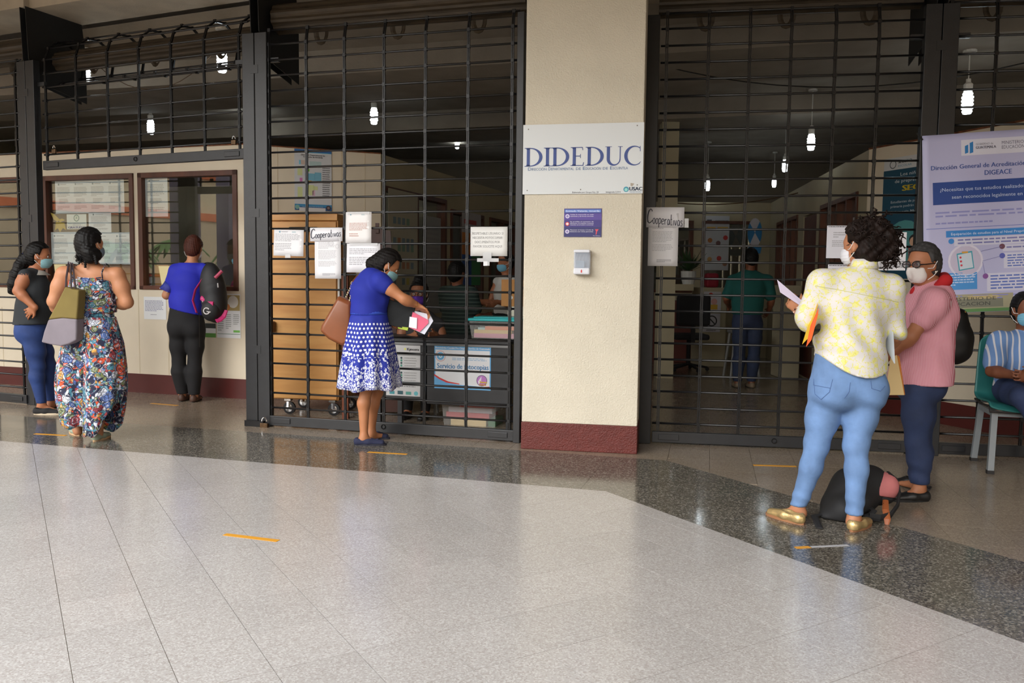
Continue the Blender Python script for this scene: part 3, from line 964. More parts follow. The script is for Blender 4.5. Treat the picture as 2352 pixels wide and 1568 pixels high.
# ---- notices tied to the gates
PAPER = (228, 228, 232)
TXT = (168, 168, 174)
def header(S):
    S.disc(0.2, 0.92, 0.03, (110, 150, 170), 1); S.lines(0.26, 0.48, 0.90, 0.94, 1, (130, 130, 140)); S.lines(0.62, 0.75, 0.89, 0.94, 2, (110, 160, 170))
TAPE = mat('clear_tape', (230, 232, 235), 0.15, alpha=0.55)
def tape(F, x, y, w, h, d, parent):
    a = F.pix(x, y, d)
    MB().fbox(F, a[0] - w / 2, a[0] + w / 2, d, d + 0.0012, a[1] - h / 2, a[1] + h / 2).build('tape', TAPE, parent)
def notice(F, x0, y0, x1, y1, label, d=0.022, body=((0.12, 0.9, 0.25, 0.82, 11),), col=PAPER, hdr=True, tilt=0.0, wob=0.004):
    S = flat_on(F, x0, y0, x1, y1, d)
    if tilt:
        c, s = math.cos(tilt), math.sin(tilt)
        u, v = S.u * c + S.v * s, S.v * c - S.u * s
        S.u, S.v = u, v
    S.wob = lambda a, b: wob * math.sin(5 * a + 2) * math.sin(4 * b + 1)
    if hdr: header(S)
    for b in body: S.lines(*b, TXT)
    return S
S = notice(F_C, 628, 527, 697, 587, 'x', body=((0.05, 0.9, 0.55, 0.86, 6), (0.05, 0.6, 0.2, 0.5, 5)), tilt=-0.02)
r = S.build('notice', 'wide typed notice on the gate at the far left, over the wooden cart', 'notice', PAPER, 0.0012, 'papers taped to the gates')
tape(F_C, 661, 588, 0.05, 0.03, 0.026, r)
S = notice(F_C, 794, 487, 853, 558, 'x', body=((0.14, 0.85, 0.4, 0.66, 6), (0.14, 0.5, 0.2, 0.33, 2)), hdr=True)
S.layers = {(k if k[0] < 128 else (190, 150, 140) + k[3:]): v for k, v in S.layers.items()}
r = S.build('notice', 'upper sheet in a clear sleeve on the gate beside the handwritten word', 'notice', (232, 230, 230), 0.0012, 'papers taped to the gates'); tape(F_C, 823, 489, 0.2, 0.02, 0.026, r)
S = notice(F_C, 796, 559, 873, 626, 'x', body=((0.08, 0.92, 0.62, 0.84, 4), (0.08, 0.92, 0.25, 0.55, 5)), hdr=False)
r = S.build('notice', 'lower typed sheet on the gate, partly behind the bent woman\'s head', 'notice', (230, 230, 236), 0.0012, 'papers taped to the gates'); tape(F_C, 835, 561, 0.25, 0.02, 0.026, r)
# handwriting
HW = {
 'C': [[(.95, .86), (.8, 1.0), (.55, 1.02), (.25, .8), (.08, .45), (.12, .15), (.35, 0), (.7, .06), (1, .2)], [(.3, .95), (.02, .5), (.1, .05)]],
 'o': [[(.5, .5), (.2, .42), (.1, .2), (.3, 0), (.7, .02), (.9, .25), (.75, .48), (.5, .5)]],
 'p': [[(.15, .5), (.15, -.35)], [(.15, .4), (.5, .55), (.9, .4), (.8, .12), (.4, .02), (.15, .1)]],
 'e': [[(.1, .25), (.85, .3), (.7, .5), (.3, .48), (.1, .2), (.35, 0), (.95, .08)]],
 'r': [[(.15, .5), (.2, 0)], [(.2, .3), (.5, .5), (.9, .46)]],
 'a': [[(.85, .45), (.4, .52), (.1, .25), (.3, 0), (.7, .1), (.87, .45), (.9, 0)]],
 't': [[(.5, 1.0), (.45, .1), (.6, 0), (.9, .05)], [(.1, .52), (.95, .55)]],
 'i': [[(.5, .48), (.5, 0)], [(.48, .68), (.54, .7)]],
 'v': [[(.1, .5), (.45, 0), (.9, .5)]],
 's': [[(.85, .45), (.45, .52), (.25, .38), (.75, .2), (.6, 0), (.1, .03)]]}
def smooth(pts, n=4):
    out = []
    m = len(pts)
    for i in range(m - 1):
        p0, p1, p2, p3 = (np.array(pts[max(0, min(m - 1, i + k))]) for k in (-1, 0, 1, 2))
        for t in np.linspace(0, 1, n, endpoint=False):
            out.append(tuple(0.5 * (2 * p1 + (p2 - p0) * t + (2 * p0 - 5 * p1 + 4 * p2 - p3) * t * t + (3 * p1 - p0 - 3 * p2 + p3) * t ** 3)))
    return out + [tuple(pts[-1])]
def handwrite(S, x0, x1, y0, hgt, slope=0.0, wd=0.02):
    ws = [1.5, .75, .75, .8, .8, .7, .8, .6, .45, .75, .8, .7]
    tot = sum(ws) + 0.1 * len(ws)
    x = x0
    k = (x1 - x0) / tot
    for ch, w in zip('Cooperativas', ws):
        for st in HW[ch]:
            S.stroke([(x + px * w * k, y0 + (x - x0) * slope + py * hgt * (1.15 if ch == 'C' else 0.9)) for px, py in smooth(st)], wd * (1.2 if ch == 'C' else 1), (62, 64, 78), 3)
        x += (w + 0.1) * k
def coop(F, tl, br, htl, hbr, label, d, slope):
    S = flat_on(F, *tl, *br, d)
    S.wob = lambda a, b: 0.003 * math.sin(4 * a + 3 * b)
    S.disc(0.24, 0.92, 0.035, (120, 110, 115)); S.lines(0.32, 0.5, 0.905, 0.935, 1, TXT); S.lines(0.66, 0.74, 0.89, 0.94, 2, TXT)
    S.lines(0.14, 0.8, 0.7, 0.86, 5, (186, 186, 192)); S.disc(0.62, 0.83, 0.09, (140, 140, 150), 2, inner=0.93); S.disc(0.86, 0.76, 0.07, (120, 120, 130), 2, inner=0.93)
    S.lines(0.14, 0.84, 0.45, 0.67, 8, (186, 186, 192)); S.lines(0.14, 0.84, 0.28, 0.42, 5, (186, 186, 192)); S.lines(0.3, 0.8, 0.07, 0.13, 3, (140, 140, 150))
    r = S.build('notice', label, 'notice', PAPER, 0.0012, 'papers taped to the gates')
    T = flat_on(F, *htl, *hbr, d + 0.004)
    T.wob = lambda a, b: 0.004 * math.sin(5 * a)
    handwrite(T, 0.03, 0.97, 0.22, 0.58, slope)
    T.build('heading_strip', None, None, (226, 226, 232), 0.001, parent=r, part='handwriting')
    return r
r = coop(F_C, (723, 542), (783, 640), (712, 523), (786, 554), 'long sheet headed by handwriting on the notice-hung gate', 0.024, 0.18)
r = coop(F_R, (1490, 490), (1556, 611), (1485, 476), (1571, 522), 'long sheet headed by handwriting just right of the column', 0.036, -0.18)
tape(F_R, 1577, 512, 0.03, 0.07, 0.042, r)
S = flat_on(F_C, 1081, 521, 1165, 588, 0.022)
S.wob = lambda a, b: 0.003 * math.sin(6 * a)
for i, (t, a, b) in enumerate((('RESPETABLE USUARIO SI', 0.05, 0.89), ('NECESITA FOTOCOPIAR', 0.06, 0.87), ('DOCUMENTOS POR', 0.12, 0.80), ('FAVOR SOLICITE AQUI', 0.08, 0.85))):
    S.text(t, a, b, 0.735 - 0.148 * i, 0.082, (140, 140, 142))
r = S.build('notice', 'printed photocopy notice in capitals on the gate near the column', 'notice', (222, 222, 220), 0.0012, 'papers taped to the gates')
mb = MB()
for a, b, w, h in ((1119, 590, 0.07, 0.07), (1107, 597, 0.08, 0.028), (1134, 597, 0.08, 0.028), (1118, 604, 0.045, 0.04)):
    s, z = F_C.pix(a, b, 0.03)
    mb.fbox(F_C, s - w / 2, s + w / 2, 0.028, 0.031, z - h / 2, z + h / 2)
mb.build('tape', TAPE, r)
MB().fbox(F_C, F_C.pix(1118, 604)[0] - 0.017, F_C.pix(1118, 604)[0] + 0.017, 0.03, 0.033, F_C.pix(1118, 606)[1] - 0.015, F_C.pix(1118, 606)[1] + 0.02).build('folded_tab', ink((225, 225, 228)), r)
# two notices on the right gate
S = flat_on(F_R, 1900, 518, 1947, 593, 0.022)
S.lines(0.3, 0.95, 0.62, 0.82, 3, TXT); S.lines(0.25, 1.0, 0.35, 0.56, 4, TXT); S.lines(0.05, 0.95, 0.95, 0.985, 1, (40, 40, 40), th=0.6)
S.build('notice', 'sleeved sheet on the right gate left of the curly hair', 'notice', (218, 218, 228), 0.0012, 'papers taped to the gates')
S = flat_on(F_R, 1902, 607, 1948, 660, 0.022)
S.lines(0.05, 0.95, 0.93, 0.98, 1, (40, 40, 40), th=0.6); S.lines(0.2, 0.9, 0.5, 0.85, 4, TXT)
S.build('notice', 'second sleeved sheet low on the right gate by the yellow shoulder', 'notice', (218, 218, 228), 0.0012, 'papers taped to the gates')
S = flat_on(F_R, 2016, 533, 2079, 621, 0.022)
S.disc(0.62, 0.74, 0.2, (186, 186, 192), 1, inner=0.72); S.disc(0.62, 0.74, 0.1, (170, 170, 176), 1, inner=0.5)
S.text('ATENCION', 0.25, 0.72, 0.36, 0.06, (90, 90, 98), bold=0.006)
S.lines(0.1, 0.95, 0.02, 0.31, 6, (110, 110, 118), fill=0.8)
S.build('notice', 'notice with a grey ring emblem between the curly hair and grey hair', 'notice', (226, 226, 232), 0.0012, 'papers taped to the gates')
# ---- lilac banner
tl, bl = on(F_RR, 2118, 312, 0.05), on(F_RR, 2152, 709, 0.07)
bl[:2] = tl[:2] + F_RR.u[:2] * 0.015
s, z = F_RR.pix(2352, 296, 0.05)
u = nrm(F_RR.P(s, 0.05, z) - tl)
v = nrm(UP - u * (UP @ u))
BW, BH = 0.98, 1.30
S = Flat(tl - v * BH, u, v, BW, BH)
S.wob = lambda a, b: 0.012 * math.sin(5 * a + 2.5 * b) * (0.3 + 0.7 * (1 - b)) + 0.006 * math.sin(11 * a - 3 * b)
DB, LB = (52, 84, 160), (36, 122, 190)
S.rect(0.27, 0.875, 0.78, 0.962, (214, 214, 230))
S.poly([(0.295, 0.885), (0.318, 0.89), (0.318, 0.935), (0.295, 0.928)], LB, 2); S.poly([(0.328, 0.885), (0.352, 0.89), (0.352, 0.95), (0.328, 0.943)], LB, 2)
S.text('GOBIERNO de', 0.37, 0.49, 0.928, 0.011, (90, 90, 110)); S.text('GUATEMALA', 0.37, 0.51, 0.908, 0.014, (70, 70, 95), bold=0.001)
S.text('MINISTERIO DE', 0.55, 0.745, 0.925, 0.018, (90, 90, 115)); S.text('EDUCACIÓN', 0.55, 0.705, 0.900, 0.018, (90, 90, 115))
S.text('Dirección General de Acreditación y Certificación', 0.06, 1.0, 0.805, 0.024, DB, bold=0.0008)
S.text('DIGEACE', 0.43, 0.62, 0.762, 0.026, DB, bold=0.001)
S.rect(0.07, 0.61, 1.0, 0.735, (30, 66, 140))
S.text('¿Necesitas que tus estudios realizados en el extranjero', 0.12, 0.97, 0.683, 0.019, (190, 205, 235), 3); S.text('sean reconocidos legalmente en Guatemala?', 0.2, 0.88, 0.64, 0.019, (190, 205, 235), 3)
S.lines(0.085, 0.98, 0.535, 0.575, 2, (140, 142, 200)); S.lines(0.085, 0.5, 0.495, 0.515, 1, (140, 142, 200))
S.rect(0.02, 0.476, 1, 0.479, (96, 110, 190))
S.rect(0.155, 0.425, 1, 0.462, (48, 130, 205)); S.text('Equiparación de estudios para el Nivel Preprimario, Primario o Medio', 0.19, 0.98, 0.436, 0.014, (215, 228, 245), 3)
S.disc(0.19, 0.403, 0.02, (48, 130, 205), 2); S.rect(0.21, 0.375, 0.84, 0.42, (206, 206, 226)); S.lines(0.235, 0.8, 0.38, 0.417, 2, (120, 122, 180), lay=2)
S.disc(0.29, 0.29, 0.125, (216, 212, 230)); S.disc(0.29, 0.29, 0.11, (196, 188, 212), 2)
S.poly([(0.24, 0.235), (0.35, 0.247), (0.335, 0.345), (0.225, 0.332)], (64, 160, 180), 3); S.poly([(0.247, 0.242), (0.342, 0.252), (0.328, 0.336), (0.233, 0.325)], (202, 214, 228), 4)
S.rect(0.262, 0.333, 0.305, 0.343, (214, 160, 60), 5)
for i in range(3): S.disc(0.252 + 0.003 * i, 0.31 - 0.022 * i, 0.008, (205, 60, 80), 5)
S.disc(0.55, 0.362, 0.02, (104, 62, 80), 2); S.rect(0.555, 0.335, 1, 0.37, (206, 206, 226)); S.lines(0.58, 0.99, 0.347, 0.365, 1, (120, 122, 180), lay=2)
S.disc(0.55, 0.31, 0.02, (84, 92, 176), 2); S.rect(0.56, 0.24, 1, 0.325, (206, 206, 226)); S.lines(0.585, 0.99, 0.245, 0.318, 5, (86, 110, 190), lay=2)
S.disc(0.43, 0.2, 0.02, (130, 80, 150), 2); S.rect(0.44, 0.115, 1, 0.215, (206, 206, 226)); S.lines(0.465, 0.98, 0.122, 0.208, 5, (86, 110, 190), lay=2)
S.stroke([(0.4, 0.34), (0.55, 0.362)], 0.003, (110, 110, 170), 2); S.stroke([(0.41, 0.285), (0.55, 0.31)], 0.003, (110, 110, 170), 2); S.stroke([(0.41, 0.28), (0.43, 0.2)], 0.003, (110, 110, 170), 2)
S.rect(0.1, 0.13, 0.37, 0.225, (72, 146, 214)); S.lines(0.12, 0.36, 0.15, 0.22, 5, (190, 210, 240), lay=2)
S.build('banner', 'large lilac ministry banner hung on the gate above the teal chair', 'banner', (182, 182, 218), 0.003, rough=0.5)
# lower picture strip of the banner is part of it
bn = bpy.data.objects['banner']
mb_items = Flat(S.O + S.v * 0.0, S.u, S.v, BW, BH)
mb_items.wob = S.wob
Z = mb_items
Z.lines(0.08, 0.95, 0.07, 0.1, 2, (140, 142, 200))
for x0, y0, x1, y1, c, l in ((0.06, -0.06, 0.62, 0.04, (166, 160, 132), 1), (0.06, -0.035, 0.55, 0.012, (128, 128, 112), 2), (0.06, -0.06, 0.6, -0.042, (96, 140, 84), 2), (0.3, 0.012, 0.52, 0.03, (196, 178, 130), 2)):
    Z.rect(x0, y0 + 0.062, x1, y1 + 0.062, c, l)
Z.text('MINISTERIO DE', 0.12, 0.5, 0.068, 0.017, (66, 68, 66), 3); Z.text('EDUCACION', 0.14, 0.46, 0.038, 0.02, (66, 68, 66), 3)
Z.lines(0.66, 0.9, 0.02, 0.085, 4, (130, 130, 170))
for col, m in Z.layers.items():
    obj('print', m.mesh('print'), ink(col), bn, kind='stuff' if m.np > 1 else None)
MB().tube([tl + V(0, -0.01, -0.03), tl + V(-0.03, 0.02, 0.02)], 0.006, 6).build('tie', SHAD, bn)
# ---- teal poster on the right-hand wall
s0, _ = F_W6.pix(2030, 400, 0.01); s1, _ = F_W6.pix(2190, 400, 0.01)
_, z1 = F_W6.pix(2033, 366, 0.01); _, z0 = F_W6.pix(2035, 640, 0.01)
S = Flat(F_W6.P(s0, 0.01, z0), F_W6.u, UP, 0.8, z1 - z0)
TEAL = (24, 76, 100)
S.rect(0, 0, 1, 0.9, TEAL)
S.disc(0.14, 0.945, 0.05, (70, 80, 90), 2, inner=0.8); S.text('SEGURO', 0.22, 0.42, 0.95, 0.022, (40, 44, 52), bold=0.003); S.text('ESCOLAR', 0.22, 0.42, 0.92, 0.016, (90, 150, 180))
S.text('Los niños inscritos', 0.26, 0.85, 0.845, 0.026, (215, 225, 230)); S.text('de preprimaria y primaria', 0.18, 0.95, 0.79, 0.026, (215, 225, 230)); S.text('SEGURO', 0.3, 0.9, 0.72, 0.045, (226, 200, 50), bold=0.008)
S.text('Estudiantes de preprimaria y', 0.13, 0.75, 0.625, 0.02, (200, 212, 220)); S.text('primaria podrán acceder a', 0.13, 0.7, 0.588, 0.02, (200, 212, 220)); S.text('Asistencia Médica', 0.13, 0.62, 0.54, 0.022, (215, 225, 230))
S.disc(0.36, 0.28, 0.30, (86, 158, 160), 2, ry=0.2)
S.disc(0.27, 0.345, 0.085, (40, 36, 40), 3, ry=0.065); S.disc(0.27, 0.335, 0.06, (222, 180, 150), 4, ry=0.05); S.rect(0.18, 0.12, 0.38, 0.265, (40, 100, 160), 3)
S.disc(0.5, 0.315, 0.07, (48, 40, 42), 3, ry=0.045); S.disc(0.5, 0.3, 0.06, (222, 180, 150), 4, ry=0.04); S.rect(0.43, 0.16, 0.58, 0.26, (214, 84, 84), 3)
S.build('poster', 'teal school insurance poster on the cream wall behind the right gate', 'poster', (214, 216, 218), 0.002)
# ---- floor plan poster on the office side wall
a = F_W2.pix(676, 341, 0.01); b = F_W2.pix(762, 485, 0.01)
S = Flat(F_W2.P(a[0], 0.008, b[1]), F_W2.u, UP, b[0] - a[0], F_W2.pix(676, 341, 0.01)[1] - b[1])
S.rect(0, 0.955, 1, 1, (46, 104, 170)); S.rect(0, 0.945, 1, 0.955, (110, 190, 220), 2)
S.text('Dirección Departamental de', 0.18, 0.82, 0.90, 0.022, (50, 50, 56), bold=0.002); S.text('Educación de Escuintla', 0.24, 0.76, 0.868, 0.022, (50, 50, 56), bold=0.002)
for x0, y0, x1, y1, c in ((.12, .75, .17, .82, (120, 190, 215)), (.17, .75, .28, .82, (200, 180, 168)), (.40, .71, .72, .81, (176, 200, 200)), (.08, .57, .21, .68, (206, 214, 156)), (.28, .64, .4, .68, (110, 190, 60)), (.28, .49, .55, .61, (120, 180, 205)), (.54, .49, .72, .63, (120, 180, 205)), (.14, .44, .21, .53, (206, 120, 180)), (.08, .21, .21, .38, (206, 214, 156)), (.37, .25, .52, .42, (206, 214, 156)), (.5, .34, .62, .40, (206, 214, 156)), (.47, .24, .55, .33, (220, 180, 206)), (.36, .47, .46, .49, (224, 176, 60))):
    S.rect(x0, y0, x1, y1, c)
S.lines(0.75, 0.96, 0.2, 0.76, 16, (120, 120, 126))
S.rect(0, 0.02, 1, 0.1, (60, 140, 190)); S.rect(0, 0, 1, 0.06, (36, 92, 150), 2); S.disc(0.07, 0.05, 0.06, (130, 180, 170), 3); S.disc(0.91, 0.05, 0.065, (60, 50, 60), 3); S.disc(0.91, 0.05, 0.035, (140, 120, 120), 4)
S.rect(0.12, -0.02, 0.83, 0.045, (216, 214, 216), 4); S.text('Universidad de San Carlos de Guatemala', 0.2, 0.76, 0.055, 0.014, (200, 220, 235), 5)
S.build('poster', 'coloured floor plan poster on the cream wall above the wooden cart', 'poster', (208, 210, 214), 0.002)
# ---- papers in the office windows
def winpaper(x0, y0, x1, y1, label, cols=1, d=-0.04, base=(232, 234, 240), rows=True):
    S = flat_on(F_W1, x0, y0, x1, y1, d)
    if rows:
        for c in range(cols):
            a = (c + 0.12) / cols; b = (c + 0.88) / cols
            S.disc(a + 0.1 / cols, 0.88, 0.03 / cols + 0.004, (120, 140, 150)); S.lines(a + 0.2 / cols, b - 0.2 / cols, 0.86, 0.9, 1, (150, 152, 160))
            S.lines(a, b, 0.5, 0.8, 8, (170, 172, 180)); S.lines(a + 0.1 / cols, b - 0.1 / cols, 0.3, 0.45, 4, (165, 167, 175)); S.lines(a, b, 0.12, 0.24, 3, (165, 167, 175))
    return S.build('window_paper', label, 'notice', base, 0.001, 'papers stuck inside the office windows')
winpaper(126, 415, 286, 488, 'wide row of typed sheets at the top of the left office window', 4)
winpaper(203, 487, 256, 535, 'single sheet under the top row in the left office window')
winpaper(115, 533, 211, 606, 'typed sheets low in the left office window, beside the floral woman\'s head on its left', 2)
winpaper(212, 534, 307, 606, 'typed sheets low in the left office window, beside the floral woman\'s head on its right', 2)
winpaper(331, 404, 386, 497, 'tall sheet with a grey triangle emblem in the right office window', 1)
S = flat_on(F_W1, 153, 492, 199, 526, -0.037)
S.disc(0.5, 0.74, 0.14, (90, 140, 130), 1, inner=0.75); S.poly([(0.45, 0.66), (0.55, 0.7), (0.53, 0.86), (0.47, 0.84)], (170, 200, 180), 2)
S.text('TODO TRÁMITE EN ESTA', 0.05, 0.95, 0.36, 0.06, BLUE); S.text('OFICINA ES', 0.3, 0.72, 0.25, 0.06, BLUE); S.text('GRATUITO', 0.07, 0.95, 0.05, 0.14, (40, 70, 150), bold=0.012)
S.build('window_paper', 'small sticker with a wreath emblem and bold blue GRATUITO', 'notice', (236, 238, 234), 0.001, 'papers stuck inside the office windows')
# butterfly-like yellow paper cut-out on the left window
S = flat_on(F_W1, 116, 486, 152, 533, -0.04)
mb = MB()
for pts in ([(0.0, 0.95), (0.2, 0.9), (0.6, 0.62), (0.45, 0.5), (0.2, 0.62)], [(0.5, 0.6), (0.75, 0.66), (0.95, 0.58), (0.6, 0.48)], [(0.35, 0.5), (0.9, 0.45), (1.0, 0.1), (0.8, 0.2), (0.6, 0.0), (0.45, 0.2), (0.25, 0.08)]):
    mb.prism([S.P(x * S.w, y * S.h, 0) for x, y in pts], S.n * 0.001)
mb.build('paper_bird', mat('yellow_card', (196, 166, 60), 0.7), None, label='yellow paper bird cut-out in the left office window', cat='decoration')
# ---- papers taped on the wall below the windows
def wallpaper_(x0, y0, x1, y1, label, fn):
    S = flat_on(F_W1, x0, y0, x1, y1, 0.004)
    fn(S)
    return S.build('wall_paper', label, 'notice', (226, 228, 230), 0.001, 'papers taped below the office windows')
wallpaper_(330, 681, 382, 734, 'typed sheet taped below the window left of the blue-topped woman', lambda S: (S.lines(0.06, 0.9, 0.35, 0.85, 8, (140, 140, 170)), S.lines(0.3, 0.6, 0.18, 0.24, 1, (150, 150, 160))))
def _p(S):
    S.rect(0.02, 0.62, 0.98, 0.97, (170, 150, 96)); S.disc(0.3, 0.8, 0.2, (214, 210, 200), 2); S.disc(0.7, 0.82, 0.22, (220, 218, 212), 2); S.disc(0.45, 0.7, 0.12, (196, 120, 60), 3)
    S.lines(0.05, 0.3, 0.15, 0.55, 8, (160, 165, 165)); S.lines(0.38, 0.62, 0.2, 0.55, 8, (160, 165, 165)); S.lines(0.7, 0.95, 0.3, 0.55, 6, (160, 165, 165))
    S.rect(0.7, 0.13, 0.97, 0.18, (120, 190, 90), 2); S.rect(0.02, 0.085, 0.98, 0.095, (90, 130, 110), 2)
wallpaper_(497, 674, 553, 777, 'photo leaflet with a green strip below the window, right of the backpack', _p)
wallpaper_(470, 742, 496, 775, 'dark and green leaflet half hidden under the backpack', lambda S: (S.rect(0, 0.65, 1, 1, (40, 48, 46)), S.rect(0, 0, 1, 0.3, (90, 150, 60))))
# ---- tape marks on the floor
def tapemark(x0, y0, x1, y1, label, w=0.034, col=(214, 150, 40)):
    a, b = G(x0, y0), G(x1, y1)
    u = nrm(b - a); n = V(-u[1], u[0], 0)
    mb = MB().prism([a + n * w / 2 + V(0, 0, .0015), a - n * w / 2 + V(0, 0, .0015), b - n * w / 2 + V(0, 0, .0015), b + n * w / 2 + V(0, 0, .0015)], (0, 0, -0.0012))
    return mb.build('floor_tape', mat('tape_%d_%d' % (col[0], col[2]), col, 0.5), None, label=label, cat='tape', group='queue tape marks')
tapemark(516, 1227, 639, 1242, 'orange tape strip on the pale floor in the foreground')
tapemark(845, 1038, 935, 1043, 'orange tape strip by the navy shoes in front of the gate')
tapemark(80, 996, 152, 1000, 'orange tape strip on the dark band left of the floral trousers')
tapemark(347, 926, 408, 931, 'orange tape strip near the boots of the blue-topped woman')
tapemark(1730, 1068, 1829, 1071, 'orange tape strip on the beige tiles left of the pale jeans')
tapemark(1827, 1258, 1860, 1256, 'short orange tape piece on the dark band at lower right', 0.03)
tapemark(1863, 1256, 1948, 1252, 'worn white tape remnant beside the short orange piece', 0.022, (176, 174, 176))
# ================================================================== things behind the notice-hung gate
# wooden cart on castors
PLY = bpy.data.materials.new('plywood')
N, L = nodes_of(PLY)
tc = N.new('ShaderNodeTexCoord'); mp = N.new('ShaderNodeMapping'); mp.inputs['Scale'].default_value = (1.2, 1.2, 7)
L.new(tc.outputs['Object'], mp.inputs[0])
wv = N.new('ShaderNodeTexNoise'); wv.inputs['Scale'].default_value = 1.4; wv.inputs['Detail'].default_value = 6; wv.inputs['Distortion'].default_value = 0.8
L.new(mp.outputs[0], wv.inputs['Vector'])
rp = N.new('ShaderNodeValToRGB'); rp.color_ramp.elements[0].position = 0.35; rp.color_ramp.elements[1].position = 0.65
rp.color_ramp.elements[0].color = lin((196, 138, 74)); rp.color_ramp.elements[1].color = lin((212, 158, 92))
L.new(wv.outputs[0], rp.inputs[0]); L.new(rp.outputs[0], N['Principled BSDF'].inputs['Base Color']); N['Principled BSDF'].inputs['Roughness'].default_value = 0.45
F = Frame(at(624, 900, 7.72)[:2], at(776, 900, 7.62)[:2])
cart = thing('wooden_cart', 'tall plywood cart on castors standing behind the gate', 'cart', F.P(F.L / 2, -0.25, 0))
zb = F.pix(700, 918)[1]; zt2 = F.pix(700, 491)[1]
MB().fbox(F, 0, F.L, -0.5, -0.02, zb, zt2 - 0.05).build('body', PLY, cart, bevel=0.005)
MB().fbox(F, 0.012, F.L - 0.012, -0.02, 0.0, zb + 0.01, zt2 - 0.07).build('front_panel', PLY, cart, bevel=0.004)
MB().fbox(F, -0.005, F.L + 0.005, -0.5, 0.012, zt2 - 0.06, zt2).build('top_board', PLY, cart, bevel=0.005)
MB().fbox(F, F.L * 0.3, F.L * 0.72, 0.0, 0.03, zt2 - 0.16, zt2 - 0.12).build('handle', BLACK, cart, bevel=0.006)
MB().fbox(F, -0.03, -0.012, -0.03, 0.0, zb + 0.75, zt2 - 0.1).build('edge_strip', mat('white_strip', (220, 220, 216), 0.5), cart)
MB().fbox(F, F.L + 0.002, F.L + 0.02, -0.03, 0.0, zb + 0.9, zt2 - 0.12).build('edge_strip', MATS['white_strip'], cart)
for s, d in ((0.14, -0.06), (F.L - 0.07, -0.06), (0.12, -0.44), (F.L - 0.05, -0.44)):
    ws = thing('tmp', None, None, (0, 0, 0)) if False else None
    MB().fbox(F, s - 0.03, s + 0.03, d - 0.03, d + 0.03, zb - 0.02, zb).build('caster_plate', MATS['chrome'], cart)
    fk = MB().tube([F.P(s, d, zb - 0.01), F.P(s + 0.012, d + 0.03, 0.065)], 0.014, 6, flat=(0.6, 1.4)).build('caster_fork', MATS['chrome'], cart)
    rz = 0.058
    c = F.P(s + 0.01, d, rz)
    MB().lathe([(0.035, -0.016), (rz, -0.012), (rz, 0.012), (0.035, 0.016)], c, F.n, 20).build('wheel', mat('rubber', (34, 34, 36), 0.6), cart)
    MB().lathe([(0.01, 0.014), (0.036, 0.0165), (0.036, 0.018), (0.012, 0.022)], c, F.n, 16).build('hub', MATS['chrome'], cart)
MB().fbox(F, -0.045, 0.05, 0.005, 0.06, F.pix(640, 745)[1] - 0.07, F.pix(640, 745)[1] + 0.03).build('side_bracket', mat('dark_brown_leather', (88, 50, 26), 0.5), cart, bevel=0.01)
# dark brown easel board beside the cart
BRN = mat('dark_brown_wood', (64, 32, 22), 0.45, var=0.3, vscale=8, stretch=(1, 1, 0.2))
a = at(795, 980, 7.5)
eas = thing('display_board', 'dark brown folding display board leaning right of the wooden cart', 'board', V(a[0] + 0.15, 7.7, 0))
q = [at(787, 628, 7.55), at(801, 628, 7.55)]
MB().hexa([V(q[0][0], 7.5, 0.0), V(q[1][0], 7.5, 0.0), V(q[1][0], 7.56, 0.0), V(q[0][0], 7.56, 0.0), V(q[0][0], 7.5, q[0][2]), V(q[1][0], 7.5, q[0][2]), V(q[1][0], 7.56, q[0][2]), V(q[0][0], 7.56, q[0][2])]).build('frame_post', mat('red_brown_wood', (122, 62, 36), 0.45, var=0.25, vscale=8, stretch=(1, 1, 0.2)), eas)
p = [at(832, 520, 7.85), at(897, 530, 7.85), at(922, 690, 7.8), at(826, 690, 7.8)]
p[2][2] = p[3][2] = 0.02
MB().prism(p, (0, 0.03, 0)).build('panel', BRN, eas)
MB().prism([at(862, 512, 7.83), at(870, 512, 7.83), at(870, 535, 7.83), at(862, 535, 7.83)], (0, 0.03, 0)).build('peg', BRN, eas)
# black metal desk with notices
F_D = Frame(G(868, 972)[:2], G(1166, 990)[:2])
zt3 = F_D.pix(1050, 779)[1]
DK = mat('black_metal_desk', (44, 45, 48), 0.42, var=0.2, vscale=12)
desk = thing('desk', 'black metal desk with notices on its front behind the gate', 'desk', F_D.P(F_D.L / 2, -0.3, 0))
sL = F_D.pix(845, 900)[0]
MB().fbox(F_D, sL, F_D.L + 0.02, -0.62, 0.02, zt3 - 0.035, zt3).build('desk_top', DK, desk, bevel=0.006)
for x0, x1, yb in ((862, 972, 912), (980, 1172, 927)):
    s0, z0 = F_D.pix(x0, yb); s1, _ = F_D.pix(x1, yb)
    MB().fbox(F_D, s0, s1, -0.03, 0.0, z0, zt3 - 0.035).build('front_panel', DK, desk, bevel=0.004)
    MB().fbox(F_D, s0, s1, 0.0, 0.012, zt3 - 0.06, zt3 - 0.04).build('top_lip', mat('worn_steel', (120, 122, 124), 0.35, metal=0.6), desk)
for s in (0.0, F_D.pix(917, 960)[0], F_D.L):
    MB().fbox(F_D, s - 0.02, s + 0.02, -0.05, -0.01, 0, zt3 - 0.04).build('leg', DK, desk)
for s in (0.02, F_D.L - 0.02):
    MB().fbox(F_D, s - 0.02, s + 0.02, -0.6, -0.56, 0, zt3 - 0.04).build('leg', DK, desk)
S = flat_on(F_D, 998, 792, 1127, 897, 0.004)
S.rect(0, 0, 1, 1, (108, 176, 226)); S.poly([(0.02, 0.13), (0.98, 0.07), (0.98, 0.9), (0.02, 0.9)], (232, 234, 238), 2)
S.text('Benemérito Comité Pro Ciegos y Sordos de Guatemala', 0.02, 0.98, 0.925, 0.04, (238, 242, 250), 3, bold=0.002)
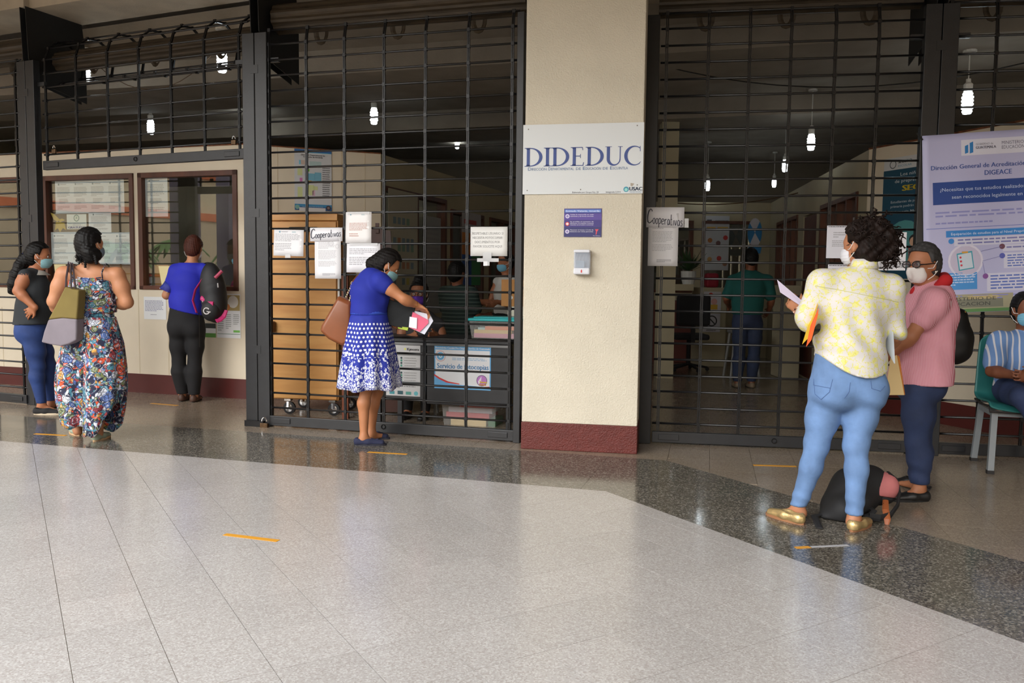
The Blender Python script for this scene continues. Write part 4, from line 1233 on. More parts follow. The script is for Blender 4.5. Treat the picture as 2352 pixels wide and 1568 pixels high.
S.disc(0.11, 0.75, 0.09, (205, 90, 90), 3, inner=0.93); S.disc(0.11, 0.75, 0.068, (110, 176, 220), 3); S.disc(0.11, 0.75, 0.03, (230, 236, 240), 4, inner=0.5)
S.lines(0.32, 0.94, 0.66, 0.73, 2, (150, 185, 215), lay=3)
S.text('Servicio de fotocopias', 0.05, 0.96, 0.47, 0.115, (72, 150, 205), 3, bold=0.003)
S.poly([(0, 0.33), (0.1, 0.25), (0.25, 0.17), (0.45, 0.13), (0.45, 0.11), (0.22, 0.14), (0.08, 0.22), (0, 0.29)], (214, 60, 60), 4); S.poly([(0, 0.29), (0.08, 0.22), (0.22, 0.14), (0.4, 0.11), (0.4, 0.09), (0, 0.06)], (108, 176, 226), 3)
S.stroke([(0.55, 0.07), (0.8, 0.06), (0.98, 0.085)], 0.012, (205, 60, 60), 4)
S.disc(0.845, 0.22, 0.095, (110, 100, 120), 3); S.disc(0.845, 0.22, 0.085, (196, 130, 205), 4); S.poly([(0.78, 0.2), (0.84, 0.32), (0.83, 0.2), (0.79, 0.13)], (240, 236, 244), 5)
S.text('Santa', 0.81, 0.935, 0.165, 0.05, (235, 200, 40), 6, bold=0.004); S.text('Lucía', 0.81, 0.92, 0.11, 0.045, (225, 150, 40), 6, bold=0.004)
S.build('notice', 'white and sky blue photocopy service sign on the black desk front', 'sign', (232, 234, 238), 0.003)
S = flat_on(F_D, 887, 791, 965, 911, 0.004)
S.rect(0, 0.80, 1, 0.82, (120, 120, 120)); S.rect(0, 0.565, 1, 0.575, (150, 150, 150), 2); S.rect(0, 0.255, 1, 0.285, (70, 74, 76), 2)
S.text('Kyocera', 0.62, 0.96, 0.9, 0.05, (80, 80, 84), 3, bold=0.004); S.disc(0.56, 0.925, 0.03, (226, 226, 120), 3)
for y0 in (0.62, 0.33):
    S.rect(0.08, y0, 0.26, y0 + 0.1, (30, 70, 70), 2)
    for i in range(4):
        S.disc(0.45, y0 + 0.13 - 0.05 * i, 0.03, (70, 150, 130) if i % 2 else (50, 80, 84), 2); S.lines(0.53, 0.9, y0 + 0.115 - 0.05 * i, y0 + 0.145 - 0.05 * i, 1, (150, 150, 150))
S.lines(0.1, 0.9, 0.15, 0.23, 3, (110, 110, 110)); S.rect(0.1, 0.03, 0.25, 0.09, (70, 150, 160), 2); S.rect(0.34, 0.03, 0.5, 0.1, (50, 90, 100), 2); S.rect(0.58, 0.03, 0.74, 0.09, (90, 160, 150), 2); S.disc(0.88, 0.06, 0.06, (110, 190, 200), 2)
S.build('notice', 'grey printer leaflet on the desk front beside the dotted skirt', 'sign', (205, 205, 206), 0.002)
# storage boxes
CLEAR = mat('frosted_plastic', (214, 216, 214), 0.3, alpha=0.28)
def tub(c0, x0, x1, y0, y1, dep, lidm, label, fill):
    F = F_D
    s0, z0 = F.pix(x0, y1, c0); s1, z1 = F.pix(x1, y0, c0)
    t = thing('storage_box', label, 'box', F.P((s0 + s1) / 2, c0 - dep / 2, z0))
    ins = 0.02
    b = [F.P(s0 + ins, c0 - ins, z0), F.P(s1 - ins, c0 - ins, z0), F.P(s1 - ins, c0 - dep + ins, z0), F.P(s0 + ins, c0 - dep + ins, z0)]
    tt = [F.P(s0, c0, z1), F.P(s1, c0, z1), F.P(s1, c0 - dep, z1), F.P(s0, c0 - dep, z1)]
    MB().hexa(b + tt).build('tub', CLEAR, t)
    if lidm:
        MB().fbox(F, s0 - 0.02, s1 + 0.02, c0 - dep - 0.015, c0 + 0.015, z1, z1 + 0.022).build('lid', lidm, t, bevel=0.006)
        MB().fbox(F, s0 + 0.03, s1 - 0.03, c0 - dep + 0.03, c0 - 0.03, z1 + 0.022, z1 + 0.034).build('lid_top', lidm, t, bevel=0.004)
    h = z1 - z0
    for i, (a, bb, lo, hi, col) in enumerate(fill):
        MB().fbox(F, s0 + (s1 - s0) * a, s0 + (s1 - s0) * bb, c0 - dep + 0.05, c0 - 0.03 - 0.006 * i, z0 + h * lo, z0 + h * hi).build('contents', mat('fill_%d_%d_%d' % col, col, 0.6), t)
    return t
tub(-0.06, 1077, 1190, 739, 777, 0.3, mat('teal_lid', (40, 176, 180), 0.35), 'clear storage box with a turquoise lid on the desk by the column', [(0.08, 0.9, 0.05, 0.3, (232, 170, 186)), (0.08, 0.85, 0.3, 0.5, (232, 206, 150)), (0.3, 0.9, 0.5, 0.7, (240, 150, 110)), (0.15, 0.6, 0.5, 0.62, (190, 214, 214))])
tub(-0.12, 1014, 1140, 926, 985, 0.35, None, 'open clear box of papers on the floor under the desk', [(0.15, 0.8, 0.02, 0.42, (232, 206, 150)), (0.06, 0.85, 0.42, 0.6, (205, 90, 96)), (0.1, 0.9, 0.6, 0.78, (196, 190, 196)), (0.3, 0.92, 0.78, 0.98, (200, 70, 76)), (0.82, 0.96, 0.02, 0.4, (60, 120, 70))])
s0, z0 = F_D.pix(1151, 703, -0.39); s1, z1 = F_D.pix(1204, 642, -0.39)
t = thing('file_box', 'brown cardboard file box stacked behind the turquoise lid', 'box', F_D.P((s0 + s1) / 2, -0.4, z0))
MB().fbox(F_D, s0, s1, -0.62, -0.39, z0, z1).build('carton', mat('cardboard', (172, 122, 70), 0.8, var=0.1, vscale=6), t, bevel=0.003)
MB().lathe([(0.018, 0), (0.018, 0.002)], F_D.P(s1 - 0.02, -0.39, z0 + (z1 - z0) * 0.68), F_D.n, 14).build('finger_hole', SHAD, t)
MB().lathe([(0.018, 0), (0.018, 0.002)], F_D.P(s0 + (s1 - s0) * 0.42, -0.39, z0 + (z1 - z0) * 0.33), F_D.n, 14).build('round_label', ink((225, 225, 222)), t)
MB().fbox(F_D, s0, s1, -0.39, -0.3885, z0 + (z1 - z0) * 0.5 - 0.002, z0 + (z1 - z0) * 0.5 + 0.002).build('seam', mat('cardboard_dark', (120, 82, 46), 0.8), t)
s0, z0b = F_D.pix(1166, 742, -0.38)
t = thing('file_box', 'pale archive box under the brown cardboard one on the desk', 'box', F_D.P((s0 + s1) / 2, -0.4, zt3))
MB().fbox(F_D, s0, s1, -0.6, -0.38, zt3, z0 - 0.001).build('carton', mat('pale_card', (206, 200, 184), 0.7), t, bevel=0.003)
MB().fbox(F_D, s0, s1, -0.38, -0.376, z0 - 0.09, z0 - 0.084).build('lid_edge', mat('grey_edge', (120, 116, 106), 0.7), t)
# ================================================================== posters and panels along the left corridor
def onW(F, s, w, z0, z1, d, fn, name, label, base):
    S = Flat(F.P(s, d, z0), F.u, UP, w, z1 - z0)
    fn(S)
    return S.build(name, label, 'poster', base, 0.003)
def _org(S):
    rr = random.Random(3)
    for y in (0.75, 0.6, 0.55, 0.42, 0.3, 0.2):
        for x in (0.15, 0.3, 0.45, 0.6, 0.75):
            if rr.random() < 0.75: S.rect(x, y, x + 0.1, y + 0.05, rr.choice([(120, 150, 130), (110, 130, 140), (180, 170, 90), (170, 120, 90), (120, 140, 150)]))
onW(F_W3, 0.12, 0.75, 0.75, 2.28, 0.03, _org, 'poster', 'pale organisation chart sheeted in plastic behind the bent woman', (178, 172, 150))
onW(F_W3, 1.05, 0.5, 0.85, 2.05, 0.03, lambda S: S.lines(0.1, 0.9, 0.1, 0.9, 16, (140, 140, 140)), 'poster', 'grey typed wall sheet deeper in the left corridor', (150, 150, 148))
def _col(S):
    S.rect(0, 0.7, 1, 1, (180, 176, 180)); S.text('COCODES', 0.1, 0.8, 0.82, 0.05, (170, 60, 60)); S.rect(0, 0.35, 1, 0.7, (196, 116, 40)); S.rect(0, 0, 0.5, 0.35, (40, 80, 150)); S.rect(0.5, 0, 1, 0.35, (60, 130, 80))
S = Flat(F_W3.P(2.25, 0.03, 1.2), F_W3.u, UP, 0.7, 1.0)
S.rect(0, 0.72, 1, 1, (180, 176, 180)); S.rect(0.1, 0.84, 0.75, 0.9, (170, 70, 70), 2); S.rect(0, 0.42, 1, 0.72, (196, 116, 40)); S.rect(0, 0, 0.5, 0.42, (40, 80, 150)); S.rect(0.5, 0, 1, 0.42, (60, 130, 80))
S.build('poster', 'orange, blue and green poster in the left corridor window', 'poster', (180, 176, 180), 0.003)
# ================================================================== end of the hall
yy = 12.9
def bx(x0, x1, ytop, ybot, Y, dep, name, m, label, cat):
    a, b = at(x0, ytop, Y), at(x1, ybot, Y)
    z0 = 0 if ybot > 795 else b[2]
    return MB().box(a[0], b[0], Y, Y + dep, z0, a[2]).build(name, m, None, label=label, cat=cat, bevel=0.01)
c1 = bx(1610, 1665, 660, 830, 12.6, 0.6, 'hall_counter', CREAMD, 'cream counter end with two leaflets in the dark hall', 'counter')
c2 = bx(1798, 1836, 655, 830, 11.2, 0.4, 'hall_counter', CREAMD, 'long cream counter behind the yellow sleeve in the hall', 'counter')
c3 = bx(1524, 1594, 652, 668, 12.6, 0.5, 'hall_shelf', CREAMD, 'narrow cream counter shelf under the potted plant', 'shelf')
S = Flat(at(1616, 715, 12.58), V(1, 0, 0), UP, 0.26, 0.30); S.disc(0.4, 0.85, 0.12, (200, 80, 70)); S.disc(0.6, 0.5, 0.18, (215, 160, 150), 1); S.rect(0.4, 0.1, 0.8, 0.35, (214, 170, 60))
S.build('leaflet', 'leaflet with a cartoon drawing on the cream counter end', 'leaflet', (200, 198, 204), 0.002)
S = Flat(at(1614, 762, 12.58), V(1, 0, 0), UP, 0.26, 0.28); S.disc(0.5, 0.6, 0.32, (50, 50, 54), 1, inner=0.78); S.stroke([(0.28, 0.82), (0.72, 0.4)], 0.07, (50, 50, 54), 2); S.lines(0.2, 0.8, 0.05, 0.2, 2, (90, 90, 96))
S.build('leaflet', 'prohibition notice with a barred circle on the cream counter end', 'leaflet', (200, 198, 204), 0.002)
def _chart(S):
    for x, y, c in ((0.2, 0.55, (170, 110, 60)), (0.55, 0.5, (110, 80, 80)), (0.85, 0.6, (190, 60, 60)), (0.2, 0.2, (190, 150, 90)), (0.6, 0.22, (190, 70, 70)), (0.85, 0.12, (150, 110, 90))):
        S.disc(x, y, 0.1, c)
    S.rect(0.05, 0.76, 0.42, 0.8, (205, 170, 90)); S.rect(0.5, 0.76, 0.95, 0.8, (205, 170, 90)); S.rect(0.05, 0.86, 0.25, 0.93, (70, 74, 90)); S.lines(0.4, 0.95, 0.86, 0.93, 2, (120, 130, 140))
a = at(1618, 620, 14.235); b = at(1676, 496, 14.235)
S = Flat(a, V(1, 0, 0), UP, b[0] - a[0], b[2] - a[2]); _chart(S)
S.build('poster', 'white health chart with round drawings at the end of the hall', 'poster', (186, 190, 196), 0.004)
# oval flag rosette
c = at(1734, 534, 13.7)
fl = thing('flag_rosette', 'oval blue and white rosette hanging in the hall window', 'decoration', c - V(0, 0, 0.25))
for k, col in enumerate(((205, 205, 215), (50, 130, 190), (205, 205, 215), (50, 130, 190))):
    a0 = math.radians(50 + 90 * k)
    pts = [c] + [c + V(0.115 * math.cos(a0 + t), 0, 0.235 * math.sin(a0 + t)) for t in np.linspace(0, math.pi / 2, 8)]
    MB().prism(pts, (0, 0.02, 0)).build('segment', mat('ros_%d' % col[0], col, 0.6), fl)
MB().prism([c + V(-0.1, 0, -0.22), c + V(0.12, 0, -0.22), c + V(0.1, 0, -0.34), c + V(-0.1, 0, -0.34)], (0, 0.01, 0)).build('tail', MATS['ros_50'], fl)
# office chair and plant
c = G(1565, 835)
c = V(2.55, 12.0, 0)
oc = thing('office_chair', 'dark swivel office chair at the left of the hall end', 'chair', c)
CH = mat('chair_black_fabric', (34, 34, 38), 0.8)
MB().obox(c + V(0, 0, 0.5), V(1, 0, 0), V(0, 1, 0), UP, 0.25, 0.25, 0.04).build('seat', CH, oc, bevel=0.03)
MB().obox(c + V(0, -0.26, 0.88), V(1, 0, 0), V(0, 1, 0), UP, 0.24, 0.04, 0.22).build('backrest', CH, oc, bevel=0.04)
MB().obox(c + V(0, -0.27, 0.58), V(1, 0, 0), V(0, 1, 0), UP, 0.03, 0.015, 0.15).build('back_bar', CH, oc)
MB().lathe([(0.03, 0.08), (0.03, 0.48)], c, n=10).build('column', CH, oc)
for k in range(5):
    a = 2 * math.pi * k / 5
    e = c + V(0.28 * math.cos(a), 0.28 * math.sin(a), 0.05)
    MB().tube([c + V(0, 0, 0.1), e], 0.018, 6).build('base_arm', CH, oc)
    MB().ball(e - V(0, 0, 0.022), 0.028, n=8, m=6).build('caster', CH, oc)
zc = float(bpy.data.objects['hall_shelf'].bound_box[1][2])
pc = at(1581, 650, 12.85)
pt = thing('potted_plant', 'leafy plant in a white pot on the hall shelf', 'plant', V(pc[0], pc[1], zc))
MB().lathe([(0.09, 0), (0.115, 0.1), (0.12, 0.2), (0.1, 0.2)], V(pc[0], pc[1], zc), n=14).build('pot', mat('white_pot', (214, 216, 214), 0.4), pt)
rr = random.Random(5)
for k in range(26):
    a, e, l = rr.uniform(0, 6.28), rr.uniform(0.3, 1.3), rr.uniform(0.2, 0.42)
    d = V(math.cos(a) * math.cos(e), math.sin(a) * math.cos(e), math.sin(e))
    s = nrm(np.cross(d, UP)); b = V(pc[0], pc[1], zc + 0.2)
    MB().prism([b, b + d * l * 0.5 + s * 0.035, b + d * l, b + d * l * 0.5 - s * 0.035], np.cross(s, d) * 0.003).build('leaf', mat('leaf_green', (46, 74, 36), 0.5), pt)
# red-brown cabinet fronts and pink file on the hall counter
MB().box(1.9, 3.05, 13.2, 13.7, 0, 0.98).build('cabinet', mat('dark_red_cabinet', (90, 40, 32), 0.5), None, label='dark red cabinet behind the office chair in the hall', cat='cabinet', bevel=0.01)
c = at(1636, 640, 12.8)
MB().obox(V(c[0], 12.85, bpy.data.objects['hall_counter'].bound_box[1][2] + 0.111), V(1, 0, 0), V(0, 1, 0), UP, 0.1, 0.08, 0.11).build('bag', mat('crimson_cloth', (150, 30, 50), 0.7), None, label='crimson bundle on the cream counter end', cat='bag', bevel=0.04)
# white plastic stool stack near the counter
c = V(3.1, 11.2, 0)
st = thing('stool', 'grey plastic stool beside the man in green', 'stool', c)
GP = mat('grey_plastic', (120, 120, 116), 0.5)
MB().obox(c + V(0, 0, 0.62), V(1, 0, 0), V(0, 1, 0), UP, 0.17, 0.17, 0.02).build('seat', GP, st, bevel=0.015)
for i in (-1, 1):
    for j in (-1, 1):
        MB().tube([c + V(0.13 * i, 0.13 * j, 0.61), c + V(0.19 * i, 0.19 * j, 0)], [0.022, 0.018], 6).build('leg', GP, st)
# hanging files in the right corridor windows
for k, (s, zz, w, col) in enumerate(((3.95, 1.1, 0.12, (190, 190, 194)), (4.35, 1.25, 0.1, (186, 186, 190)), (4.8, 1.1, 0.14, (150, 150, 156)), (5.1, 1.3, 0.1, (190, 190, 194)))):
    MB().fbox(F_W5, s, s + w, -0.04, -0.036, zz, zz + 0.7).build('hanging_sheet', ink(col), None, label='%s pale strip of paper hanging in the right corridor window' % ('first', 'second', 'third', 'fourth')[k], cat='paper', group='paper strips in the corridor window')
# things in the office behind the windows
MB().fbox(F_W1, WL - 2.6, WL - 1.45, -0.55, -0.12, SILL - 0.05, SILL + 0.0).build('window_desk', PLY, None, label='plywood ledge inside the left office window', cat='ledge')
MB().fbox(F_W1, WL - 1.95, WL - 1.41, -0.20, -0.16, SILL, SILL + 0.27).build('plywood_panel', PLY, None, label='light plywood panel inside the left office window', cat='panel')
MB().fbox(F_W1, WL - 1.28, WL - 1.1, -0.20, -0.16, SILL, SILL + 0.27).build('plywood_panel', PLY, None, label='short plywood panel inside the right office window', cat='panel')
MB().fbox(F_W1, WL - 1.3, WL - 0.1, -0.6, -0.12, SILL - 0.05, SILL).build('window_desk', BRN, None, label='dark counter ledge inside the right office window', cat='ledge')
def card(x0, y0, x1, y1, label):
    a = F_W1.pix(x0, y1, 0.05); b = F_W1.pix(x1, y0, 0.05)
    p = [F_W1.P(a[0] + 0.06, 0.05, SILL + 0.02), F_W1.P(b[0], 0.05, SILL + 0.02), F_W1.P(b[0], 0.03, b[1]), F_W1.P(a[0], 0.03, b[1])]
    MB().prism(p, F_W1.n * 0.003).build('cream_folder', mat('cream_card', (226, 212, 160), 0.7), None, label=label, cat='folder')

card(122, 607, 148, 642, 'cream folder standing on the sill of the left office window')
card(362, 611, 388, 642, 'cream folder leaning on the sill of the right office window')
# ================================================================== smooth solids (bodies, clothes, hair)
def smin(a, b, k):
    h = np.clip(0.5 + 0.5 * (b - a) / k, 0, 1)
    return b + (a - b) * h - k * h * (1 - h)
class Sdf:
    def __init__(self):
        self.pr = []
        self.cuts = []
        self.disp = None
    def e(self, a, b, ra, rb=None, u=None, k=0.02, sub=False, inf=0.0):
        """elliptic capsule a->b; radii scalar or (lateral along u, other)"""
        rb = ra if rb is None else rb
        ra = (ra, ra) if np.isscalar(ra) else ra
        rb = (rb, rb) if np.isscalar(rb) else rb
        self.pr.append((np.asarray(a, float), np.asarray(b, float), V(*ra) + inf, V(*rb) + inf, None if u is None else nrm(u), k, sub))
        return self
    def o(self, c, r, ax, k=0.02, sub=False, inf=0.0):
        """ellipsoid with axes ax = (u, v, w) and radii r"""
        self.pr.append(('o', np.asarray(c, float), V(*r) + inf, np.array([nrm(q) for q in ax]), None, k, sub))
        return self
    def cut(self, p, n):
        self.cuts.append((np.asarray(p, float), nrm(n)))
        return self
    def mesh(self, res, pad=0.03):
        lo, hi = [], []
        for p in self.pr:
            if p[6]: continue
            if isinstance(p[0], str):
                r = max(p[2]); lo.append(p[1] - r); hi.append(p[1] + r)
            else:
                r = max(max(p[2]), max(p[3])); lo.append(np.minimum(p[0], p[1]) - r); hi.append(np.maximum(p[0], p[1]) + r)
        lo, hi = np.min(lo, 0) - pad, np.max(hi, 0) + pad
        n = np.ceil((hi - lo) / res).astype(int) + 1
        ax = [lo[i] + res * np.arange(n[i]) for i in range(3)]
        Fd = np.full(n, 0.5, np.float32)
        for p in self.pr:
            k = p[5]
            if isinstance(p[0], str):
                r = max(p[2]); l, h = p[1] - r, p[1] + r
            else:
                r = max(max(p[2]), max(p[3])); l, h = np.minimum(p[0], p[1]) - r, np.maximum(p[0], p[1]) + r
            mrg = k + 3 * res
            i0 = np.maximum(np.floor((l - mrg - lo) / res).astype(int), 0)
            i1 = np.minimum(np.ceil((h + mrg - lo) / res).astype(int) + 1, n)
            if np.any(i1 <= i0): continue
            sl = tuple(slice(i0[j], i1[j]) for j in range(3))
            X = ax[0][sl[0]][:, None, None]; Y = ax[1][sl[1]][None, :, None]; Z = ax[2][sl[2]][None, None, :]
            if isinstance(p[0], str):
                c, r, A = p[1], p[2], p[3]
                q = 0
                g = 0
                for j in range(3):
                    t = ((X - c[0]) * A[j][0] + (Y - c[1]) * A[j][1] + (Z - c[2]) * A[j][2]) / r[j]
                    q = q + t * t
                    g = g + (t / r[j]) ** 2
                q = np.sqrt(q)
                d = q * (q - 1) / np.maximum(np.sqrt(g), 1e-4)
            else:
                a, b, ra, rb, u = p[0], p[1], p[2], p[3], p[4]
                ab = b - a
                L2 = max(ab @ ab, 1e-9)
                dx, dy, dz = X - a[0], Y - a[1], Z - a[2]
                t = np.clip((dx * ab[0] + dy * ab[1] + dz * ab[2]) / L2, 0, 1)
                ox, oy, oz = dx - t * ab[0], dy - t * ab[1], dz - t * ab[2]
                if u is None:
                    d = np.sqrt(ox * ox + oy * oy + oz * oz) - (ra[0] + (rb[0] - ra[0]) * t)
                else:
                    w = ab / math.sqrt(L2)
                    uu = nrm(u - w * (u @ w))
                    v = np.cross(w, uu)
                    r0 = ra[0] + (rb[0] - ra[0]) * t
                    r1 = ra[1] + (rb[1] - ra[1]) * t
                    r2 = np.minimum(r0, r1)
                    cu = (ox * uu[0] + oy * uu[1] + oz * uu[2]) / r0
                    cv = (ox * v[0] + oy * v[1] + oz * v[2]) / r1
                    cw = (ox * w[0] + oy * w[1] + oz * w[2]) / r2
                    q = np.sqrt(cu * cu + cv * cv + cw * cw)
                    g = np.sqrt((cu / r0) ** 2 + (cv / r1) ** 2 + (cw / r2) ** 2)
                    d = q * (q - 1) / np.maximum(g, 1e-4)
                    d = np.where(q < 1e-3, -r2, d)
            d = d.astype(np.float32)
            if p[6]:
                Fd[sl] = -smin(-Fd[sl], d, k)
            else:
                Fd[sl] = smin(Fd[sl], d, k)
        X = ax[0][:, None, None]; Y = ax[1][None, :, None]; Z = ax[2][None, None, :]
        if self.disp is not None:
            Fd = Fd + self.disp(X, Y, Z).astype(np.float32)
        for c in self.cuts:
            if callable(c):
                Fd = np.maximum(Fd, c(X, Y, Z))
            else:
                pp, nn = c
                Fd = np.maximum(Fd, (X - pp[0]) * nn[0] + (Y - pp[1]) * nn[1] + (Z - pp[2]) * nn[2])
        return surface_nets(Fd, lo, res)
def surface_nets(Fd, lo, res):
    s = Fd < 0
    nx, ny, nz = Fd.shape
    cnt = np.zeros((nx - 1, ny - 1, nz - 1), np.int8)
    cor = [(i, j, k) for i in (0, 1) for j in (0, 1) for k in (0, 1)]
    for i, j, k in cor:
        cnt += s[i:nx - 1 + i, j:ny - 1 + j, k:nz - 1 + k]
    act = (cnt > 0) & (cnt < 8)
    idx = -np.ones(act.shape, np.int32)
    cells = np.argwhere(act)
    idx[act] = np.arange(len(cells))
    val = np.stack([Fd[cells[:, 0] + i, cells[:, 1] + j, cells[:, 2] + k] for i, j, k in cor], 1)
    pos = np.zeros((len(cells), 3)); nn = np.zeros(len(cells))
    C = np.array(cor, float)
    for a in range(8):
        for b in range(a + 1, 8):
            if np.abs(C[a] - C[b]).sum() != 1: continue
            va, vb = val[:, a], val[:, b]
            m = (va < 0) != (vb < 0)
            t = np.where(m, va / np.where(m, va - vb, 1), 0)
            pos += np.where(m[:, None], C[a] + (C[b] - C[a]) * t[:, None], 0)
            nn += m
    verts = lo + (cells + pos / nn[:, None]) * res
    quads = []
    for axis in range(3):
        sh = [slice(None)] * 3; sh2 = [slice(None)] * 3
        sh[axis] = slice(0, -1); sh2[axis] = slice(1, None)
        d0, d1 = s[tuple(sh)], s[tuple(sh2)]
        e = np.argwhere(d0 != d1)
        o1, o2 = (axis + 1) % 3, (axis + 2) % 3
        lim = np.array(act.shape)
        e = e[(e[:, o1] > 0) & (e[:, o2] > 0) & (e[:, o1] < lim[o1]) & (e[:, o2] < lim[o2])]
        q = []
        for a, b in ((0, 0), (1, 0), (1, 1), (0, 1)):
            c = e.copy(); c[:, o1] -= a; c[:, o2] -= b
            q.append(idx[c[:, 0], c[:, 1], c[:, 2]])
        q = np.stack(q, 1)
        flip = d0[tuple(e.T)]
        q[~flip] = q[~flip][:, ::-1]
        quads.append(q)
    q = np.concatenate(quads)
    q = q[(q >= 0).all(1)]
    return verts, q
def solid(name, sd, res, m, parent, label=None):
    v, q = sd.mesh(res)
    # one relaxation pass for softness
    return obj(name, npmesh(name, v, q, True), m, parent, label)
# ------------------------------------------------------------------ people
def skin(key, c):
    return mat('skin_' + key, c, 0.55, var=0.06, vscale=20, sheen=0.0)
def hairmat(key, c, r=0.45):
    return mat('hair_' + key, tuple(v * 0.72 for v in c), r + 0.12, var=0.45, vscale=60, stretch=(1, 1, 0.12), bump=0.25, bscale=160, spec=0.22)
def cloth(key, c, var=0.08, rough=0.85, vs=6, bump=0.12, bs=25):
    return mat('cloth_' + key, c, rough, var=var, vscale=vs, bump=bump, bscale=bs, sheen=0.0)
def unit_frame(f, up=(0, 0, 1)):
    f = nrm(f); r = nrm(np.cross(f, up)); u = np.cross(r, f)
    return r, f, u
def head_prims(sd, hc, f, hs=1.0, inf=0.0, face=True, nose=True):
    r, f, u = unit_frame(f)
    A = (r, f, u)
    sd.o(hc + u * 0.028 * hs - f * 0.010 * hs, (0.074 * hs, 0.092 * hs, 0.090 * hs), A, 0.02, inf=inf)
    if face:
        sd.o(hc + f * 0.020 * hs - u * 0.030 * hs, (0.062 * hs, 0.070 * hs, 0.088 * hs), A, 0.03, inf=inf)
        sd.o(hc + f * 0.052 * hs - u * 0.092 * hs, (0.030 * hs, 0.028 * hs, 0.024 * hs), A, 0.03, inf=inf)
        sd.o(hc + f * 0.060 * hs + u * 0.020 * hs, (0.050 * hs, 0.022 * hs, 0.014 * hs), A, 0.02, inf=inf)
    if nose:
        sd.e(hc + f * 0.086 * hs + u * 0.006 * hs, hc + f * 0.104 * hs - u * 0.034 * hs, 0.007 * hs, 0.014 * hs, k=0.012)
        for s in (-1, 1):
            sd.o(hc + r * s * 0.022 * hs + f * 0.080 * hs + u * 0.004 * hs, (0.014 * hs, 0.012 * hs, 0.010 * hs), A, 0.008, sub=True)
        sd.e(hc + r * 0.02 * hs + f * 0.087 * hs - u * 0.066 * hs, hc - r * 0.02 * hs + f * 0.087 * hs - u * 0.066 * hs, 0.008 * hs, k=0.008)
    return r, f, u
def ears(sd, hc, r, f, u, hs=1.0):
    for s in (-1, 1):
        c = hc + r * s * 0.076 * hs - f * 0.006 * hs - u * 0.012 * hs
        sd.o(c, (0.011 * hs, 0.019 * hs, 0.032 * hs), (r, f, u), 0.006)
        sd.o(c + r * s * 0.011 * hs + f * 0.002, (0.006 * hs, 0.010 * hs, 0.019 * hs), (r, f, u), 0.005, sub=True)
def hand(sd, w, d, lat, pn, curl=0.5, size=1.0, thumb=1, spread=0.15):
    """palm from wrist w along d; lat: towards the thumb side, pn: palm normal (fingers curl to it)"""
    d = nrm(d); lat = nrm(lat - d * (lat @ d)); pn = nrm(np.cross(d, lat)) * (1 if np.cross(d, lat) @ pn > 0 else -1)
    s = size
    sd.e(w - d * 0.01, w + d * 0.068 * s, (0.027 * s, 0.019 * s), (0.040 * s, 0.014 * s), u=lat, k=0.012)
    lens = (0.070, 0.079, 0.074, 0.058)
    for i in range(4):
        off = (0.030 - 0.0195 * i) * s
        b = w + d * (0.076 - 0.004 * abs(i - 1)) * s + lat * off
        dd = nrm(d + lat * (1.2 - 0.8 * i) * spread * 0.6)
        L = lens[i] * s
        p1 = b + (dd * math.cos(curl * 0.6) + pn * math.sin(curl * 0.6)) * L * 0.45
        a2 = curl * 1.5
        p2 = p1 + (dd * math.cos(a2) + pn * math.sin(a2)) * L * 0.32
        a3 = curl * 2.2
        p3 = p2 + (dd * math.cos(a3) + pn * math.sin(a3)) * L * 0.25
        r0 = 0.0092 * s
        sd.e(b - dd * 0.012, p1, r0, r0 * 0.95, k=0.006); sd.e(p1, p2, r0 * 0.95, r0 * 0.88, k=0.004); sd.e(p2, p3, r0 * 0.88, r0 * 0.78, k=0.004)
    t0 = w + d * 0.022 * s + lat * 0.026 * s
    t1 = t0 + nrm(d * 0.7 + lat * 0.8 * thumb + pn * 0.3 * curl) * 0.040 * s
    t2 = t1 + nrm(d * 0.9 + lat * 0.2 + pn * 0.7 * curl) * 0.032 * s
    sd.e(t0, t1, 0.014 * s, 0.0105 * s, k=0.01); sd.e(t1, t2, 0.0105 * s, 0.0088 * s, k=0.004)
def chain(sd, pts, rs, k=0.02, inf=0.0, u=None):
    for a, b, ra, rb in zip(pts[:-1], pts[1:], rs[:-1], rs[1:]):
        sd.e(a, b, ra, rb, u=u, k=k, inf=inf)
    return sd
def leg_prims(sd, h, k_, an, sc=1.0, inf=0.0, lo=1.0, cal=None):
    """thigh and calf with their bulges"""
    d = nrm(an - k_)
    back = cal if cal is not None else V(0, 0, 0)
    sd.e(h, h + (k_ - h) * 0.5, 0.083 * sc, 0.073 * sc, k=0.03, inf=inf)
    sd.e(h + (k_ - h) * 0.5, k_, 0.073 * sc, 0.053 * sc, k=0.03, inf=inf)
    m = k_ + (an - k_) * 0.3 + back * 0.016
    sd.e(k_, m, 0.051 * sc, 0.053 * sc, k=0.03, inf=inf)
    sd.e(m, an, 0.053 * sc * lo, 0.034 * sc * lo, k=0.03, inf=inf)
def torso_prims(sd, J, u, D, inf=0.0, neck=True, top=1.0):
    """J: N neck base, C chest, W waist, P pelvis, SL, SR; D radii (lat, depth)"""
    sd.e(J['P'], J['W'], D['hip'], D['waist'], u=u, k=0.05, inf=inf)
    sd.e(J['W'], J['C'], D['waist'], D['chest'], u=u, k=0.05, inf=inf)
    m = J['C'] + (J['N'] - J['C']) * 0.62
    sd.e(J['C'], m, D['chest'], (D['chest'][0] * 0.78, D['chest'][1] * 0.72), u=u, k=0.05, inf=inf)
    for s in ('SL', 'SR'):
        sd.e(J['N'] + (J['C'] - J['N']) * 0.28, J[s], 0.052 * D.get('sh', 1), 0.047 * D.get('sh', 1), k=0.04, inf=inf)
